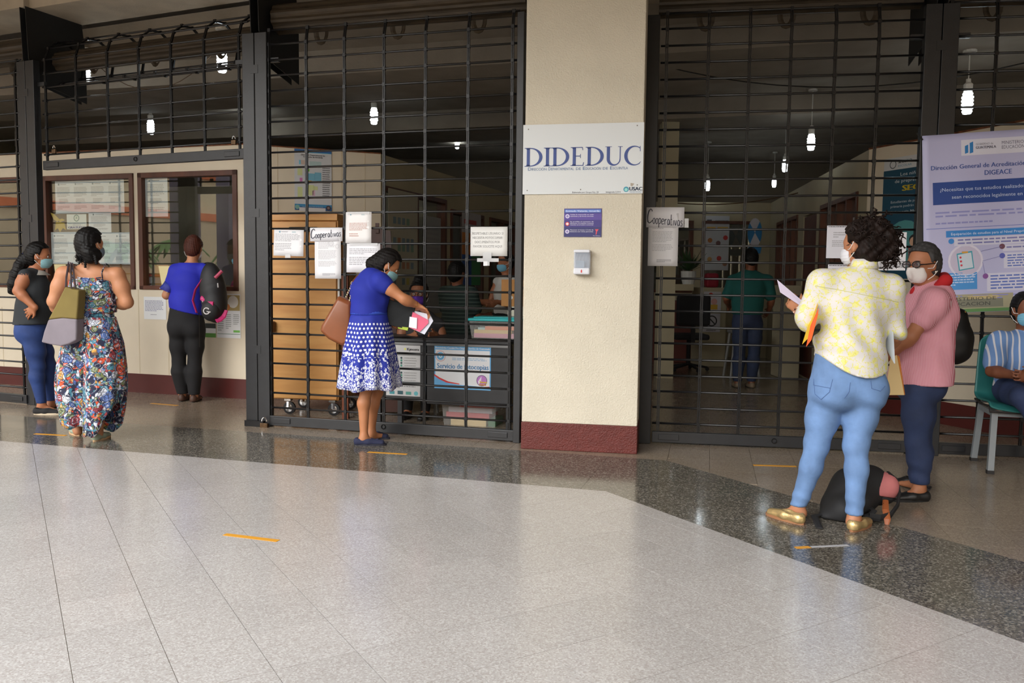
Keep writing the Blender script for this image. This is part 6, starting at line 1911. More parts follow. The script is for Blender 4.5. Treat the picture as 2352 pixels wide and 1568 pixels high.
# ================================================================== 2 older woman in pink
def person_pink():
    Y = 4.93
    f = nrm(V(-.93, -.36, 0)); u = nrm(V(-.36, .93, 0))
    J = px(Y, H=(2119, 607), N=(2146, 655), C=(2132, 720), W=(2120, 805), P=(2114, 868), SL=(2148, 692, -.15), SR=(2124, 688, .15), EL=(2093, 772, -.18), WL=(2056, 806, -.08), ER=(2086, 762, .16), WR=(2050, 802, .05),
           HL=(2108, 895, -.075), HR=(2116, 893, .075), KL=(2106, 1018, -.06), KR=(2112, 1016, .08), AL=(2112, 1116, -.06), AR=(2106, 1100, .14))
    J['TL'], J['TR'] = G(2046, 1150), G(2052, 1114)
    D = dict(hip=(.165, .142), waist=(.155, .132), chest=(.158, .122), sh=1.05)
    p = person('older woman with short grey hair and pink striped shirt, facing left', (J['AL'] + J['AR']) / 2)
    SK = skin('b', (164, 106, 74))
    hf = V(-.90, -.43, -.08)
    body, (r, hfv, up) = body_shell(J, u, D, hf, skinm=SK, parent=p, hands=[(J['WL'], V(-.8, .2, -.5), V(0, 0, 1), V(.2, .9, 0), dict(curl=.7)), (J['WR'], V(-.7, -.1, -.6), V(0, 0, 1), V(0, -1, 0), dict(curl=.7))], hs=.98, armsc=1.0, cal=-f)
    FP = fab_stripes('pink_pinstripe', (200, 120, 136), (220, 176, 186), 150, u + f * .6, (0, 0, 0), .42)
    sd = Sdf(); torso_prims(sd, J, u, D, inf=.012)
    hem = at(2112, 880, Y)[2]
    sd.e(J['P'], J['P'] - V(0, 0, .03), (.182, .152), (.184, .152), u=u, k=.05)
    sd.e(J['SL'], J['SL'] + (J['EL'] - J['SL']) * .5, .072, .07, k=.05); sd.e(J['SR'], J['SR'] + (J['ER'] - J['SR']) * .5, .07, .068, k=.05)
    sd.cut((0, 0, hem), (0, 0, -1))
    c0 = J['W']
    sd.disp = lambda X, Y_, Z: .005 * np.sin(26 * (Z - c0[2]) + 14 * (X - c0[0])) * np.exp(-((Z - c0[2]) / .12) ** 2) + .003 * np.sin(40 * (X - c0[0]) + 20 * (Z - c0[2]))
    sd.disp = plus(sd.disp, wrinkle(3, .0026, 16))
    sh = solid('shirt', sd, .009, FP, p)
    # red scarf collar
    RED = cloth('red_collar', (176, 22, 30), .12)
    sd = Sdf()
    n0 = J['N']
    for k in (-1, 1):
        chain(sd, [n0 - f * .075 + V(0, 0, .045), n0 + u * k * .078 + V(0, 0, .028), n0 + f * .085 + u * k * .055 - V(0, 0, .045), n0 + f * .135 - V(0, 0, .125)], [.030, .033, .027, .012], .02)
    solid('collar', sd, .008, RED, p)
    JM = JEANS('navy_denim', (36, 50, 84))
    sd = Sdf(); sd.e(J['P'] - V(0, 0, .03), J['P'] + V(0, 0, .03), (.160, .138), (.158, .13), u=u, k=.05)
    for s in 'LR': leg_prims(sd, J['H' + s], J['K' + s], J['A' + s], 1.02, inf=.008, lo=1.2, cal=-f)
    sd.cut((0, 0, .10), (0, 0, -1))
    sd.disp = lambda X, Y_, Z: .004 * np.sin(70 * Z + 14 * X) * np.exp(-((Z - .16) / .09) ** 2)
    sd.disp = plus(sd.disp, wrinkle(6, .0018, 20))
    solid('jeans', sd, .009, JM, p)
    BL = mat('black_leather', (26, 25, 26), .4)
    for a, b in ((G(2134, 1150), G(2044, 1150)), (G(2118, 1116), G(2050, 1112))):
        o = shoe(p, a, b, BL, .043, .062, mat('black_sole', (22, 22, 22), .6), name='sandal')
        d = nrm(V(*(b - a)[:2], 0))
        MB().tube([a + d * .03 + V(-d[1], d[0], 0) * .04 + V(0, 0, .075), a - d * .005 + V(0, 0, .082), a + d * .03 - V(-d[1], d[0], 0) * .04 + V(0, 0, .075)], .008, 6).build('heel_strap', BL, o)
    HM = hairmat('grey', (84, 82, 82), .55)
    sd, r, hfv, up = hair_cap(J['H'], hf, .98, .013, .012)
    hr = solid('hair', sd, .006, HM, p)
    face_mask(p, J['H'], hf, mat('mask_kn', (222, 216, 214), .85), kn=True)
    eyes(p, J['H'], hf)
    # glasses
    gl = mat('black_frames', (20, 20, 24), .3)
    c = J['H'] + up * .004 + hfv * .104
    for s in (-1, 1):
        cc = c + r * s * .034 - hfv * .008
        MB().tube([cc + r * s * .0 + r * .026 * math.cos(a) + up * .019 * math.sin(a) for a in np.linspace(0, 6.2832, 17)], .003, 6).build('lens_rim', gl, p)
        MB().ball(cc, (.024, .0012, .017), r, hfv, up, 14, 6).build('lens', mat('lens_tint', (90, 80, 86), .05, alpha=.35), p)
        MB().tube([cc + r * s * .026, cc + r * s * .047 - hfv * .03, J['H'] + r * s * .083 - hfv * .005 + up * .006], [.004, .0035, .003], 6).build('temple_arm', gl, p)
    MB().tube([c - r * .009, c + hfv * .003, c + r * .009], .0025, 6).build('nose_bridge', gl, p)
    MB().ball(J['H'] + r * (-.086 if r[1] > 0 else .086) - up * .045 - hfv * .004, .006, n=8, m=6).build('earring', mat('pearl', (226, 220, 206), .25), p)
    # black shoulder bag
    bag = thing('shoulder_bag', 'black leather bag on the back of the woman in pink', 'bag', at(2195, 836, Y))
    sd = Sdf(); Yb = Y + .02
    chain(sd, [at(2196, 730, Yb), at(2194, 775, Yb), at(2195, 805, Yb)], [.052, .072, .078], .04)
    chain(sd, [at(2205, 725, Yb), at(2206, 775, Yb), at(2204, 800, Yb)], [.035, .06, .064], .04)
    sd.e(at(2180, 745, Yb), at(2178, 815, Yb), .05, .06, k=.04)
    sd.cut((0, 0, at(2195, 836, Yb)[2]), (0, 0, -1))
    solid('bag_body', sd, .009, mat('soft_black_leather', (15, 15, 16), .45, spec=.3, bump=.15, bscale=18), bag)
    MB().tube([at(2213, 722, Yb - .03), at(2224, 745, Yb - .03), at(2226, 775, Yb - .03), at(2218, 805, Yb - .03)], .009, 6, flat=(.4, 1.5)).build('strap', BL, bag)
    MB().tube([at(2184, 716, Yb), at(2172, 695, Y + .02), at(2154, 680, Y - .06), at(2130, 690, Y - .17)], .008, 6).build('strap', BL, bag)
    MB().ball(at(2216, 717, Yb - .03), .008, n=8, m=6).build('clasp', mat('gold_ring2', (190, 150, 80), .3, metal=1), bag)
    # manila envelope
    MB().prism([at(2046, 822, Y - .14), at(2060, 815, Y - .14), at(2077, 907, Y - .15), at(2033, 907, Y - .15)], V(0, .004, 0)).build('envelope', mat('manila', (222, 194, 140), .7), None, label='manila envelope hanging between the two standing women on the right', cat='envelope')
    MB().prism([at(2061, 816, Y - .13), at(2066, 818, Y - .12), at(2079, 906, Y - .13), at(2077, 907, Y - .14)], V(0, .004, 0)).build('folder', mat('orange_edge', (216, 140, 60), .7), None, label='thin orange folder edge behind the manila envelope', cat='folder')
person_pink()
# ================================================================== 3 seated man and his chair
def person_seated():
    f = nrm(V(-.27, -.96, 0)); r = nrm(V(.96, -.27, 0))
    sc = V(3.515, 5.74, 0)
    ch = thing('chair', 'teal plastic shell chair with grey legs at the right edge', 'chair', sc)
    TEAL = mat('teal_plastic', (40, 112, 110), .45)
    prof = [(-.275, .93), (-.265, .84), (-.25, .74), (-.232, .62), (-.215, .53), (-.19, .475), (-.14, .445), (-.05, .44), (.08, .45), (.17, .455), (.215, .445), (.228, .42)]
    vs, fs = [], []
    nw = 9
    for i, (d, z) in enumerate(prof):
        for j in range(nw):
            t = -1 + 2 * j / (nw - 1)
            w = .232 * (1 - .10 * max(0, (z - .5)) / .3)
            cup = .030 * t * t
            corner = .05 * max(0, abs(t) - .6) ** 2 * 6 if i == 0 else 0
            vs.append(sc + r * t * w + f * (d + (cup if z > .5 else 0)) + V(0, 0, z + (cup if z <= .5 else 0) - corner))
    for i in range(len(prof) - 1):
        for j in range(nw - 1):
            fs.append((i * nw + j, i * nw + j + 1, (i + 1) * nw + j + 1, (i + 1) * nw + j))
    o = obj('shell', npmesh('shell', vs, fs, True), TEAL, ch)
    md = o.modifiers.new('sub', 'SUBSURF'); md.levels = 1; md.render_levels = 2
    md = o.modifiers.new('thick', 'SOLIDIFY'); md.thickness = .012
    ring = [sc + r * t * .228 + f * .225 + V(0, 0, .425) for t in np.linspace(-1, 1, 5)]
    MB().tube([sc - r * .228 - f * .16 + V(0, 0, .462), sc - r * .232 + V(0, 0, .452)] + [sc - r * .228 + f * .2 + V(0, 0, .458)] + ring + [sc + r * .228 + f * .2 + V(0, 0, .458), sc + r * .228 - f * .16 + V(0, 0, .462)], .008, 6).build('edge_trim', mat('dark_edge', (36, 30, 28), .6), ch)
    GP2 = mat('grey_steel', (128, 134, 138), .4, var=.08, vscale=10)
    for a, b in ((-1, -1), (-1, 1), (1, -1), (1, 1)):
        top = sc + r * a * .185 + f * b * .165 + V(0, 0, .425); ft = sc + r * a * .205 + f * b * (.215) + V(0, 0, .018)
        d = nrm(ft - top)
        MB().obox((top + ft) / 2, r, np.cross(d, r), d, .019, .019, np.linalg.norm(ft - top) / 2).build('leg', GP2, ch)
        MB().obox(ft - V(0, 0, .006), r, f, UPV, .022, .022, .012).build('foot_cap', mat('black_cap', (30, 28, 28), .6), ch)
    for a in (-1, 1):
        MB().obox(sc + r * a * .185 + V(0, 0, .405), r, f, UPV, .017, .17, .017).build('side_rail', GP2, ch)
    MB().obox(sc + f * .165 + V(0, 0, .405), r, f, UPV, .185, .017, .017).build('front_rail', GP2, ch)
    MB().obox(sc - f * .165 + V(0, 0, .405), r, f, UPV, .185, .017, .017).build('back_rail', GP2, ch)
    Y = 5.78
    J = px(Y, H=(2356, 712, -.02), N=(2354, 768), C=(2356, 822), W=(2358, 885), SL=(2294, 785), SR=(2420, 790), EL=(2278, 852, -.10), WL=(2334, 862, -.30), ER=(2425, 855, -.10), WR=(2365, 864, -.32))
    sc0 = sc; sc = sc + r * .035
    J['P'] = sc - f * .06 + V(0, 0, .58)
    J['W'] = sc - f * .08 + V(0, 0, .70); 
    J['HL'] = J['P'] - r * .085 - V(0, 0, .03); J['HR'] = J['P'] + r * .085 - V(0, 0, .03)
    J['KL'] = J['HL'] + f * .41 + V(0, 0, -.005) - r * .03; J['KR'] = J['HR'] + f * .43 + r * .06
    J['AL'] = J['KL'] - V(0, 0, .44) + r * .36 + f * .02; J['AR'] = J['KR'] - V(0, 0, .44) + f * .02 + r * .1
    J['AL'][2] = J['AR'][2] = .09
    J['TL'], J['TR'] = J['AL'] + f * .17, J['AR'] + f * .17
    J['TL'][2] = J['TR'][2] = .03
    D = dict(hip=(.165, .125), waist=(.155, .118), chest=(.165, .118), sh=1.1)
    p = person('man in a blue striped shirt seated on the teal chair', sc + f * .1)
    SK = skin('c', (124, 74, 50))
    hf = nrm(V(-.10, -.98, -.06))
    body, (rr, hfv, up) = body_shell(J, r, D, hf, skinm=SK, parent=p, hands=[(J['WL'], J['WR'] - J['WL'] + V(0, -.05, -.02), V(0, -.3, 1), V(0, 1, -.3), dict(curl=.6)), (J['WR'], J['WL'] - J['WR'] + V(0, -.06, 0), V(0, -.3, 1), V(0, 1, -.3), dict(curl=.6))], hs=1.0, cal=None)
    FS = fab_stripes('blue_white_stripe', (104, 138, 190), (206, 206, 214), 25, r, (0, 0, 0), .27)
    sd = Sdf(); torso_prims(sd, J, r, D, inf=.012)
    for s in 'LR': sd.e(J['S' + s], J['S' + s] + (J['E' + s] - J['S' + s]) * .72, .068, .072, k=.04)
    sd.e(J['N'] - V(0, 0, .03), J['N'] + V(0, 0, .02), .066, .06, k=.02)
    sd.cut(J['N'] + f * .06 + V(0, 0, .040), nrm(f * .45 + UPV))
    sd.cut((0, 0, .555), (0, 0, -1))
    c0 = J['W']
    sd.disp = lambda X, Y_, Z: .004 * np.sin(30 * (Z - c0[2]) + 18 * (X - c0[0]))
    sd.disp = plus(sd.disp, wrinkle(4, .0028, 16))
    solid('shirt', sd, .009, FS, p)
    sd = Sdf(); sd.e(J['P'] - V(0, 0, .03), J['P'] + V(0, 0, .02), (.17, .135), (.165, .13), u=r, k=.05)
    for s in 'LR': leg_prims(sd, J['H' + s], J['K' + s], J['A' + s], 1.0, inf=.012, lo=1.2)
    sd.cut((0, 0, .1), (0, 0, -1))
    solid('jeans', sd, .010, JEANS('mid_denim', (44, 58, 96)), p)
    for s in 'LR': shoe(p, J['A' + s] - f * .06, J['A' + s] + f * .2, mat('brown_shoe', (60, 40, 30), .5), .045, .07, lowcut=False)
    sd, rr, hfv, up = hair_cap(J['H'], hf, 1.0, .010, .030)
    solid('hair', sd, .006, hairmat('black', (22, 20, 20)), p)
    eyes(p, J['H'], hf)
    face_mask(p, J['H'], hf, mat('mask_blue', (120, 186, 216), .8))
person_seated()
# ================================================================== 4 woman in the blue dotted dress
def person_dress():
    Y = 6.40
    f = nrm(V(.97, .22, 0)); u = nrm(V(.22, -.97, 0))
    J = px(Y, H=(889, 610, .03), N=(862, 628), C=(848, 668), W=(846, 716), P=(844, 756), SL=(873, 646, -.14), SR=(868, 645, .17), EL=(928, 687, -.17), WL=(958, 701, -.10), ER=(905, 715, .17), WR=(895, 742, .08),
           HL=(838, 775, -.07), HR=(850, 775, .08), KL=(842, 893, -.05), KR=(866, 900, .09), AL=(836, 1002, -.08), AR=(853, 990, .12))
    J['TL'], J['TR'] = G(886, 1020), G(894, 1006)
    D = dict(hip=(.16, .135), waist=(.135, .125), chest=(.15, .128), sh=1.0)
    p = person('woman bending forward in a royal blue dress with dotted skirt', (J['AL'] + J['AR']) / 2)
    SK = skin('d', (176, 116, 78))
    hf = nrm(V(.80, .25, -.55))
    hl = at(988, 722, Y - .02)
    body, (r, hfv, up) = body_shell(J, u, D, hf, skinm=SK, parent=p, hands=[(J['WL'], hl - J['WL'], V(.2, -.8, .3), V(-.3, .2, -1), dict(curl=.55)), (J['WR'], at(908, 750, Y + .02) - J['WR'], V(0, -1, .4), V(.3, .6, 1), dict(curl=.7, spread=.3))], hs=.98, armsc=.98, legsc=.86, cal=-f)
    BLU = cloth('royal_blue', (24, 40, 150), .12, .8)
    sd = Sdf(); torso_prims(sd, J, u, D, inf=.010)
    sd.o(J['C'] + f * .085 - V(0, 0, .06), (.12, .07, .075), (u, f, UPV), .04)
    sd.e(J['SL'], J['SL'] + (J['EL'] - J['SL']) * .22, .068, .064, k=.04); sd.e(J['SR'], J['SR'] + (J['ER'] - J['SR']) * .25, .068, .062, k=.04)
    sd.cut(J['SL'] + (J['EL'] - J['SL']) * .34 , nrm(J['EL'] - J['SL']))  if False else None
    sd.cut((0, 0, J['W'][2] - .02), (0, 0, -1))
    sd.disp = wrinkle(5, .0024, 16)
    bod = solid('bodice', sd, .009, BLU, p)
    wz = J['W']
    drape('belt', [(wz + V(0, 0, .012), .152, .143, u, f), (wz - V(0, 0, .016), .155, .146, u, f)], 40, mat('belt_blue', (50, 80, 190), .5), p)
    top, bot = at(847, 718, Y), at(846, 890, Y)
    rings = []
    for i in range(15):
        t = i / 14
        c = top + (bot - top) * t
        a = .148 + (.215 - .148) * t ** .8; b = .140 + (.235 - .140) * t ** .75
        rings.append((c, a, b, u, f))
    drape('skirt', rings, 120, fab_dots(), p, fold=(.085, 9), lowwave=lambda th, t: .010 * t * math.sin(5 * th + 1))
    NV = cloth('navy_suede', (34, 38, 66), .15)
    for a, b in ((G(813, 1022), G(888, 1022)), (G(838, 1005), G(896, 1008))):
        o = shoe(p, a, b, NV, .040, .058, mat('navy_sole', (30, 30, 44), .7), name='flat_shoe')
        d = nrm(V(*(b - a)[:2], 0))
        MB().ball(b - d * .07 + V(0, 0, .045), (.012, .012, .007), n=8, m=6).build('bow', NV, o)
    HM = hairmat('black2', (26, 20, 19), .5)
    sd, r, hfv, up = hair_cap(J['H'], hf, .98, .016, .018)
    chain(sd, [at(866, 600, Y), at(855, 606, Y), at(848, 618, Y)], [.05, .045, .02], .03)
    solid('hair', sd, .006, HM, p)
    eyes(p, J['H'], hf)
    face_mask(p, J['H'], hf, mat('mask_teal', (132, 176, 184), .8))
    wv = nrm(J['EL'] - J['WL']); a1 = nrm(np.cross(wv, UPV)); a2 = np.cross(a1, wv)
    MB().tube([J['WL'] + wv * .02 + (a1 * math.cos(t) + a2 * math.sin(t)) * .030 for t in np.linspace(0, 6.28, 15)], .0015, 5).build('bracelet', mat('gold_thin', (200, 170, 100), .25, metal=1), p)
    # brown bag
    bag = thing('handbag', 'tan leather tote on the back of the woman in the blue dress', 'handbag', at(768, 790, Y - .05))
    Yb = Y - .10
    fr = [(776, 679), (806, 692), (806, 740), (800, 790), (787, 797), (752, 779), (733, 760), (737, 747)]
    vs = [at(x, y, Yb) for x, y in fr]
    c = sum(vs) / len(vs)
    mb = MB()
    n = len(vs)
    lay = []
    for off, k in ((0.0, .86), (.03, 1.0), (.11, 1.0), (.14, .86)):
        lay.append([c + (q - c) * k + V(0, off, 0) for q in vs])
    mb.add([q for l in lay for q in l], [tuple(range(n - 1, -1, -1)), tuple(range(3 * n, 4 * n))] + [(i * n + k, i * n + (k + 1) % n, (i + 1) * n + (k + 1) % n, (i + 1) * n + k) for i in range(3) for k in range(n)])
    o = mb.build('bag_body', mat('tan_leather', (128, 72, 40), .38, var=.15, vscale=5, bump=.12, bscale=14), bag, smooth=True, bevel=.012)
    CHN = mat('brass_chain', (196, 176, 140), .3, metal=.8)
    for x0, y0, x1, y1 in ((794, 684, 812, 646), (802, 692, 815, 648)):
        a, b = at(x0, y0, Yb + .02), at(x1, y1, Yb + .04)
        L_ = np.linalg.norm(b - a); m_ = int(L_ / .016)
        mb = MB()
        for k in range(m_):
            q = a + (b - a) * (k + .5) / m_
            mb.ball(q, (.006, .004, .010), n=6, m=4)
        obj('chain', mb.mesh('chain', True), CHN, bag, kind='stuff')
    MB().tube([at(811, 648, Yb + .03), at(822, 634, Yb + .06), at(850, 628, Y), at(866, 634, Y + .06)], .010, 6, flat=(.5, 1.3)).build('strap', MATS['tan_leather'], bag)
    MB().tube([at(810, 650, Yb + .03) + V(.013 * math.cos(a), 0, .013 * math.sin(a)) for a in np.linspace(0, 6.28, 12)], .003, 5).build('ring', CHN, bag)
    # folders
    Yf = Y - .03
    MB().prism([at(890, 686, Yf), at(954, 707, Yf - .03), at(938, 757, Yf - .03), at(889, 745, Yf)], V(0, .02, 0)).build('folder', mat('black_folder', (20, 22, 24), .6, spec=.2), None, label='black folder held by the woman in the blue dress', cat='folder', bevel=.003)
    MB().prism([at(914, 749, Yf - .012), at(938, 752, Yf - .034), at(936, 759, Yf - .034), at(914, 754, Yf - .012)], V(0, .03, 0)).build('booklet', mat('lime_card', (150, 170, 40), .6), None, label='lime green booklet edge under the black folder', cat='booklet')
    MB().prism([at(945, 712, Yf - .02), at(988, 722, Yf - .02), at(995, 737, Yf - .02), at(975, 768, Yf - .02), at(940, 752, Yf - .02)], V(0, .006, 0)).build('paper_sheet', ink((214, 216, 230)), None, label='white papers fanned out of the black folder', cat='paper')
    MB().prism([at(948, 716, Yf - .03), at(984, 735, Yf - .03), at(984, 742, Yf - .03), at(964, 762, Yf - .03), at(940, 752, Yf - .03)], V(0, .006, 0)).build('folder', mat('pink_card', (220, 96, 126), .6), None, label='pink folder sticking out of the black folder', cat='folder')
    MB().prism([at(941, 727, Yf - .038), at(958, 730, Yf - .038), at(957, 755, Yf - .038), at(939, 751, Yf - .038)], V(0, .004, 0)).build('paper_sheet', ink((226, 226, 236)), None, label='small white slip in front of the pink folder', cat='paper')
person_dress()
# ================================================================== 5 ponytailed woman at the far left
def person_ponytail():
    Y = 7.66
    f = nrm(V(.95, .30, 0)); u = nrm(V(.30, -.95, 0))
    J = px(Y, H=(90, 588), N=(78, 624), C=(78, 664), W=(78, 706), P=(76, 752), SR=(58, 634, -.16), SL=(80, 630, .17), ER=(41, 668, -.20), WR=(80, 706, -.20), EL=(100, 672, .2), WL=(118, 690, .1),
           HR=(76, 770, -.075), HL=(86, 770, .085), KR=(86, 840, -.05), KL=(112, 842, .12), AR=(96, 926, -.03), AL=(116, 920, .13))
    J['TR'], J['TL'] = G(140, 948), G(138, 938)
    D = dict(hip=(.165, .142), waist=(.142, .128), chest=(.152, .122), sh=1.0)
    p = person('woman with a long black ponytail in a dark sleeveless top, hand on hip', (J['AL'] + J['AR']) / 2)
    SK = skin('e', (172, 110, 76))
    hf = nrm(V(.93, .30, -.12))
    body_shell(J, u, D, hf, skinm=SK, parent=p, hands=[(J['WR'], at(66, 716, Y - .19) - J['WR'], V(0, 0, -1), V(.5, .9, 0), dict(curl=.25, spread=.4)), (J['WL'], V(.8, -.3, .2), V(0, 0, 1), V(0, -1, 0), dict(curl=.5))], hs=1.0, armsc=1.08, cal=-f)
    TOP = cloth('charcoal', (44, 48, 52), .2)
    sd = Sdf(); torso_prims(sd, J, u, D, inf=.012)
    hem = at(60, 744, Y)[2]
    sd.e(J['P'], J['W'], (.182, .155), (.155, .138), u=u, k=.04)
    for s in ('SL', 'SR'): sd.e(J[s] * .85 + J['N'] * .15, J[s] * .85 + J['N'] * .15 + V(0, 0, -.02), .05, .05, k=.03)
    sd.cuts.append(lambda X, Y_, Z: (hem + .02 * np.clip((X - J['P'][0]), -.2, .2) - Z) + 0 * Y_)
    sd.disp = wrinkle(8, .0026, 16)
    o = solid('sleeveless_top', sd, .009, TOP, p)
    wht = mat('embroidery', (176, 172, 164), .8)
    n0 = J['N']
    drape('embroidered_neck', [(n0 + V(0, 0, .012) - f * .005, .080, .078, u, f), (n0 - V(0, 0, .004), .098, .095, u, f), (n0 - V(0, 0, .03) + f * .02, .118, .112, u, f)], 28, wht, o)
    sd = Sdf(); sd.e(J['P'] - V(0, 0, .03), J['P'] + V(0, 0, .16), (.168, .146), (.152, .140), u=u, k=.05)
    for s in 'LR':
        sd.o(J['H' + s] - f * .06 + V(0, 0, .03), (.08, .085, .09), (u, f, UPV), .05)
        leg_prims(sd, J['H' + s], J['K' + s], J['A' + s], 1.06, inf=.006, lo=1.05, cal=-f)
    sd.cut((0, 0, .095), (0, 0, -1))
    sd.disp = lambda X, Y_, Z: .003 * np.sin(48 * Z + 30 * X) * np.exp(-((Z - .55) / .2) ** 2)
    sd.disp = plus(sd.disp, wrinkle(7, .0026, 20))
    solid('jeans', sd, .009, JEANS('indigo_denim', (38, 62, 118)), p)
    SOL = mat('rope_sole', (206, 190, 164), .8)
    for a, b in ((G(77, 951), G(143, 951)), (G(84, 941), G(142, 940))):
        o = shoe(p, a, b, cloth('black_canvas', (32, 31, 32), .15), .042, .062, SOL)
    HM = hairmat('jet', (20, 17, 17), .4)
    sd, r, hfv, up = hair_cap(J['H'], hf, 1.0, .013, .016)
    chain(sd, [at(70, 583, Y), at(55, 594, Y - .03), at(47, 610, Y - .05), at(38, 632, Y - .07), at(31, 652, Y - .08), at(28, 668, Y - .08), at(33, 674, Y - .08)], [.04, .042, .05, .052, .045, .03, .012], .03)
    solid('hair', sd, .007, HM, p)
    MB().tube([at(52, 582, Y - .05), at(57, 590, Y - .07), at(66, 594, Y - .07)], .006, 6).build('hair_clip', mat('blue_clip', (40, 70, 160), .4), p)
    eyes(p, J['H'], hf)
    face_mask(p, J['H'], hf, mat('mask_teal', (132, 176, 184), .8))
person_ponytail()
# ================================================================== 6 woman in the floral jumpsuit
FLORAL = fab_floral()
def person_floral():
    Y = 6.48
    f = nrm(V(.22, .97, 0)); u = nrm(V(.97, -.22, 0))
    J = px(Y, H=(208, 562), N=(207, 612), C=(212, 655), W=(220, 708), P=(213, 768), SL=(148, 630), SR=(268, 632), EL=(124, 692, -.02), WL=(150, 735, .18), ER=(291, 694, 0), WR=(262, 700, .22),
           HL=(190, 790), HR=(236, 790), KL=(182, 880), KR=(238, 885), AL=(178, 980, .10), AR=(225, 992, -.08))
    J['TL'], J['TR'] = G(182, 1001) + nrm(G(166, 992) - G(182, 1001)) * .23, G(215, 1014) + nrm(G(246, 1003) - G(215, 1014)) * .23
    D = dict(hip=(.165, .14), waist=(.138, .115), chest=(.16, .115), sh=1.1)
    p = person('woman in a floral strappy jumpsuit seen from behind', (J['AL'] + J['AR']) / 2)
    SK = skin('f', (186, 128, 92))
    hf = nrm(V(.38, .92, -.03))
    body_shell(J, u, D, hf, skinm=SK, parent=p, hands=[(J['WR'], V(-.6, .7, .2), V(0, 0, 1), V(-.3, -1, 0), dict(curl=.7)), (J['WL'], V(.5, .8, 0), V(0, 0, 1), V(1, 0, 0), dict(curl=.6))], hs=1.02, armsc=1.28, cal=-f)
    # bodice
    sd = Sdf()
    sd.e(J['W'] - V(0, 0, .02), J['W'], (.142, .122), (.145, .124), u=u, k=.05); sd.e(J['W'], J['C'], (.150, .126), (.170, .132), u=u, k=.05)
    sd.e(J['C'], J['C'] + V(0, 0, .10), (.172, .132), (.15, .12), u=u, k=.05)
    zt = at(210, 640, Y - .1)[2]
    sd.cuts.append(lambda X, Y_, Z: (Z - (zt - .25 * np.maximum(np.abs(X - J['C'][0]) - .10, 0))) + 0 * Y_)
    sd.cut((0, 0, J['W'][2] - .03), (0, 0, -1))
    c0 = J['W']
    sd.disp = lambda X, Y_, Z: .006 * np.exp(-((Z - c0[2]) / .018) ** 2) + .004 * np.sin(60 * (X - c0[0]) + 3 * np.sin(20 * Z)) * np.exp(-((Z - c0[2]) / .08) ** 2)
    solid('bodice', sd, .009, FLORAL, p)
    for s, xx in (('SL', 167), ('SR', 238)):
        top = at(xx + (0 if s == 'SL' else 4), 606, Y - .02); bot = at(xx + (4 if s == 'SL' else -2), 645, Y - .12)
        MB().tube([bot, (top + bot) / 2 + V(0, -.035, .0), top, top + V(0, .06, -.01), at(xx + 2, 640, Y + .12)], .007, 6, flat=(1.3, .5)).build('strap', FLORAL, p)
    for k, (xa, xb, y) in enumerate(((178, 232, 637), (184, 229, 644), (186, 226, 651))):
        a, b = at(xa, y, Y - .125), at(xb, y, Y - .125)
        MB().tube(sag(a, b, .008, 8), .0055, 6).build('lattice_strap', FLORAL, p)
    # wide draped trousers
    for s, (kx, bx_, hx, zh) in (('L', (183, 178, 192, 965)), ('R', (240, 234, 236, 985))):
        rings = []
        dy = .05 if s == 'L' else -.05
        pts = [(hx + (5 if s == 'L' else -3), 728, .085, .118), (hx + (-4 if s == 'L' else 4), 790, .125, .150), (kx + (-4 if s == 'L' else 3), 850, .138, .16), (kx + (-5 if s == 'L' else 3), 900, .145, .16), (kx + (-4 if s == 'L' else 1), 950, .142, .15), (bx_ + (2 if s == 'L' else 4), zh + 8, .130, .14)]
        ys = [q[1] for q in pts]
        for y in np.linspace(ys[0], ys[-1], 22):
            cx, a, b = (np.interp(y, ys, [q[i] for q in pts]) for i in (0, 2, 3))
            rings.append((at(cx, y, Y + dy), a, b, u, f))
        sgn = -1 if s == 'L' else 1
        drape('trouser_leg', rings, 72, FLORAL, p, fold=(.07, 7), lowwave=lambda th, t, sgn=sgn: (.25 * max(0, sgn * math.cos(th)) ** 2 - .01) * t ** 2 + .012 * t * math.sin(6 * th))
    sd = Sdf(); sd.e(J['P'] + V(0, 0, .04), J['P'] - V(0, 0, .09), (.172, .145), (.21, .165), u=u, k=.04)
    sd.e(J['W'], J['P'], (.136, .118), (.172, .145), u=u, k=.04)
    sd.cut((0, 0, J['W'][2] + .01), (0, 0, 1))
    sd.disp = lambda X, Y_, Z: .004 * np.sin(45 * (X - c0[0])) * np.clip((c0[2] - Z) * 3, 0, 1)
    solid('trouser_seat', sd, .010, FLORAL, p)
    GRN = cloth('sage_canvas', (150, 160, 140), .12); SOL = mat('espadrille_sole', (196, 160, 120), .85)
    for a, b in ((G(182, 1001), G(166, 992)), (G(215, 1014), G(246, 1003))):
        d = nrm(V(*(b - a)[:2], 0))
        o = shoe(p, a, a + d * .235, GRN, .042, .055, SOL, name='espadrille')
    HM = hairmat('jet', (20, 17, 17), .4)
    sd, r, hfv, up = hair_cap(J['H'], hf, 1.02, .014, .016)
    chain(sd, [at(205, 580, Y - .09), at(206, 594, Y - .085)], [.05, .04], .03)
    sd.o(at(186, 590, Y - .06), (.035, .035, .035), (u, f, UPV), .03); sd.o(at(222, 586, Y - .06), (.04, .035, .045), (u, f, UPV), .03)
    hr = solid('hair', sd, .007, HM, p)
    for pts, r0 in (([(196, 588), (195, 600), (196, 615)], .013), ([(218, 585), (221, 598), (222, 607)], .018)):
        mb = MB(); rs = []
        pp = [at(x, y, Y - .10) for x, y in pts]
        pp = [pp[0] + (pp[-1] - pp[0]) * t for t in np.linspace(0, 1, 14)]
        mb.tube(pp, [r0 * (1 - .35 * i / 13) * (1 + .25 * math.sin(i * 2.2)) for i in range(14)], 8)
        mb.build('braid', HM, hr, smooth=True)
    rd = random.Random(9); mb = MB()
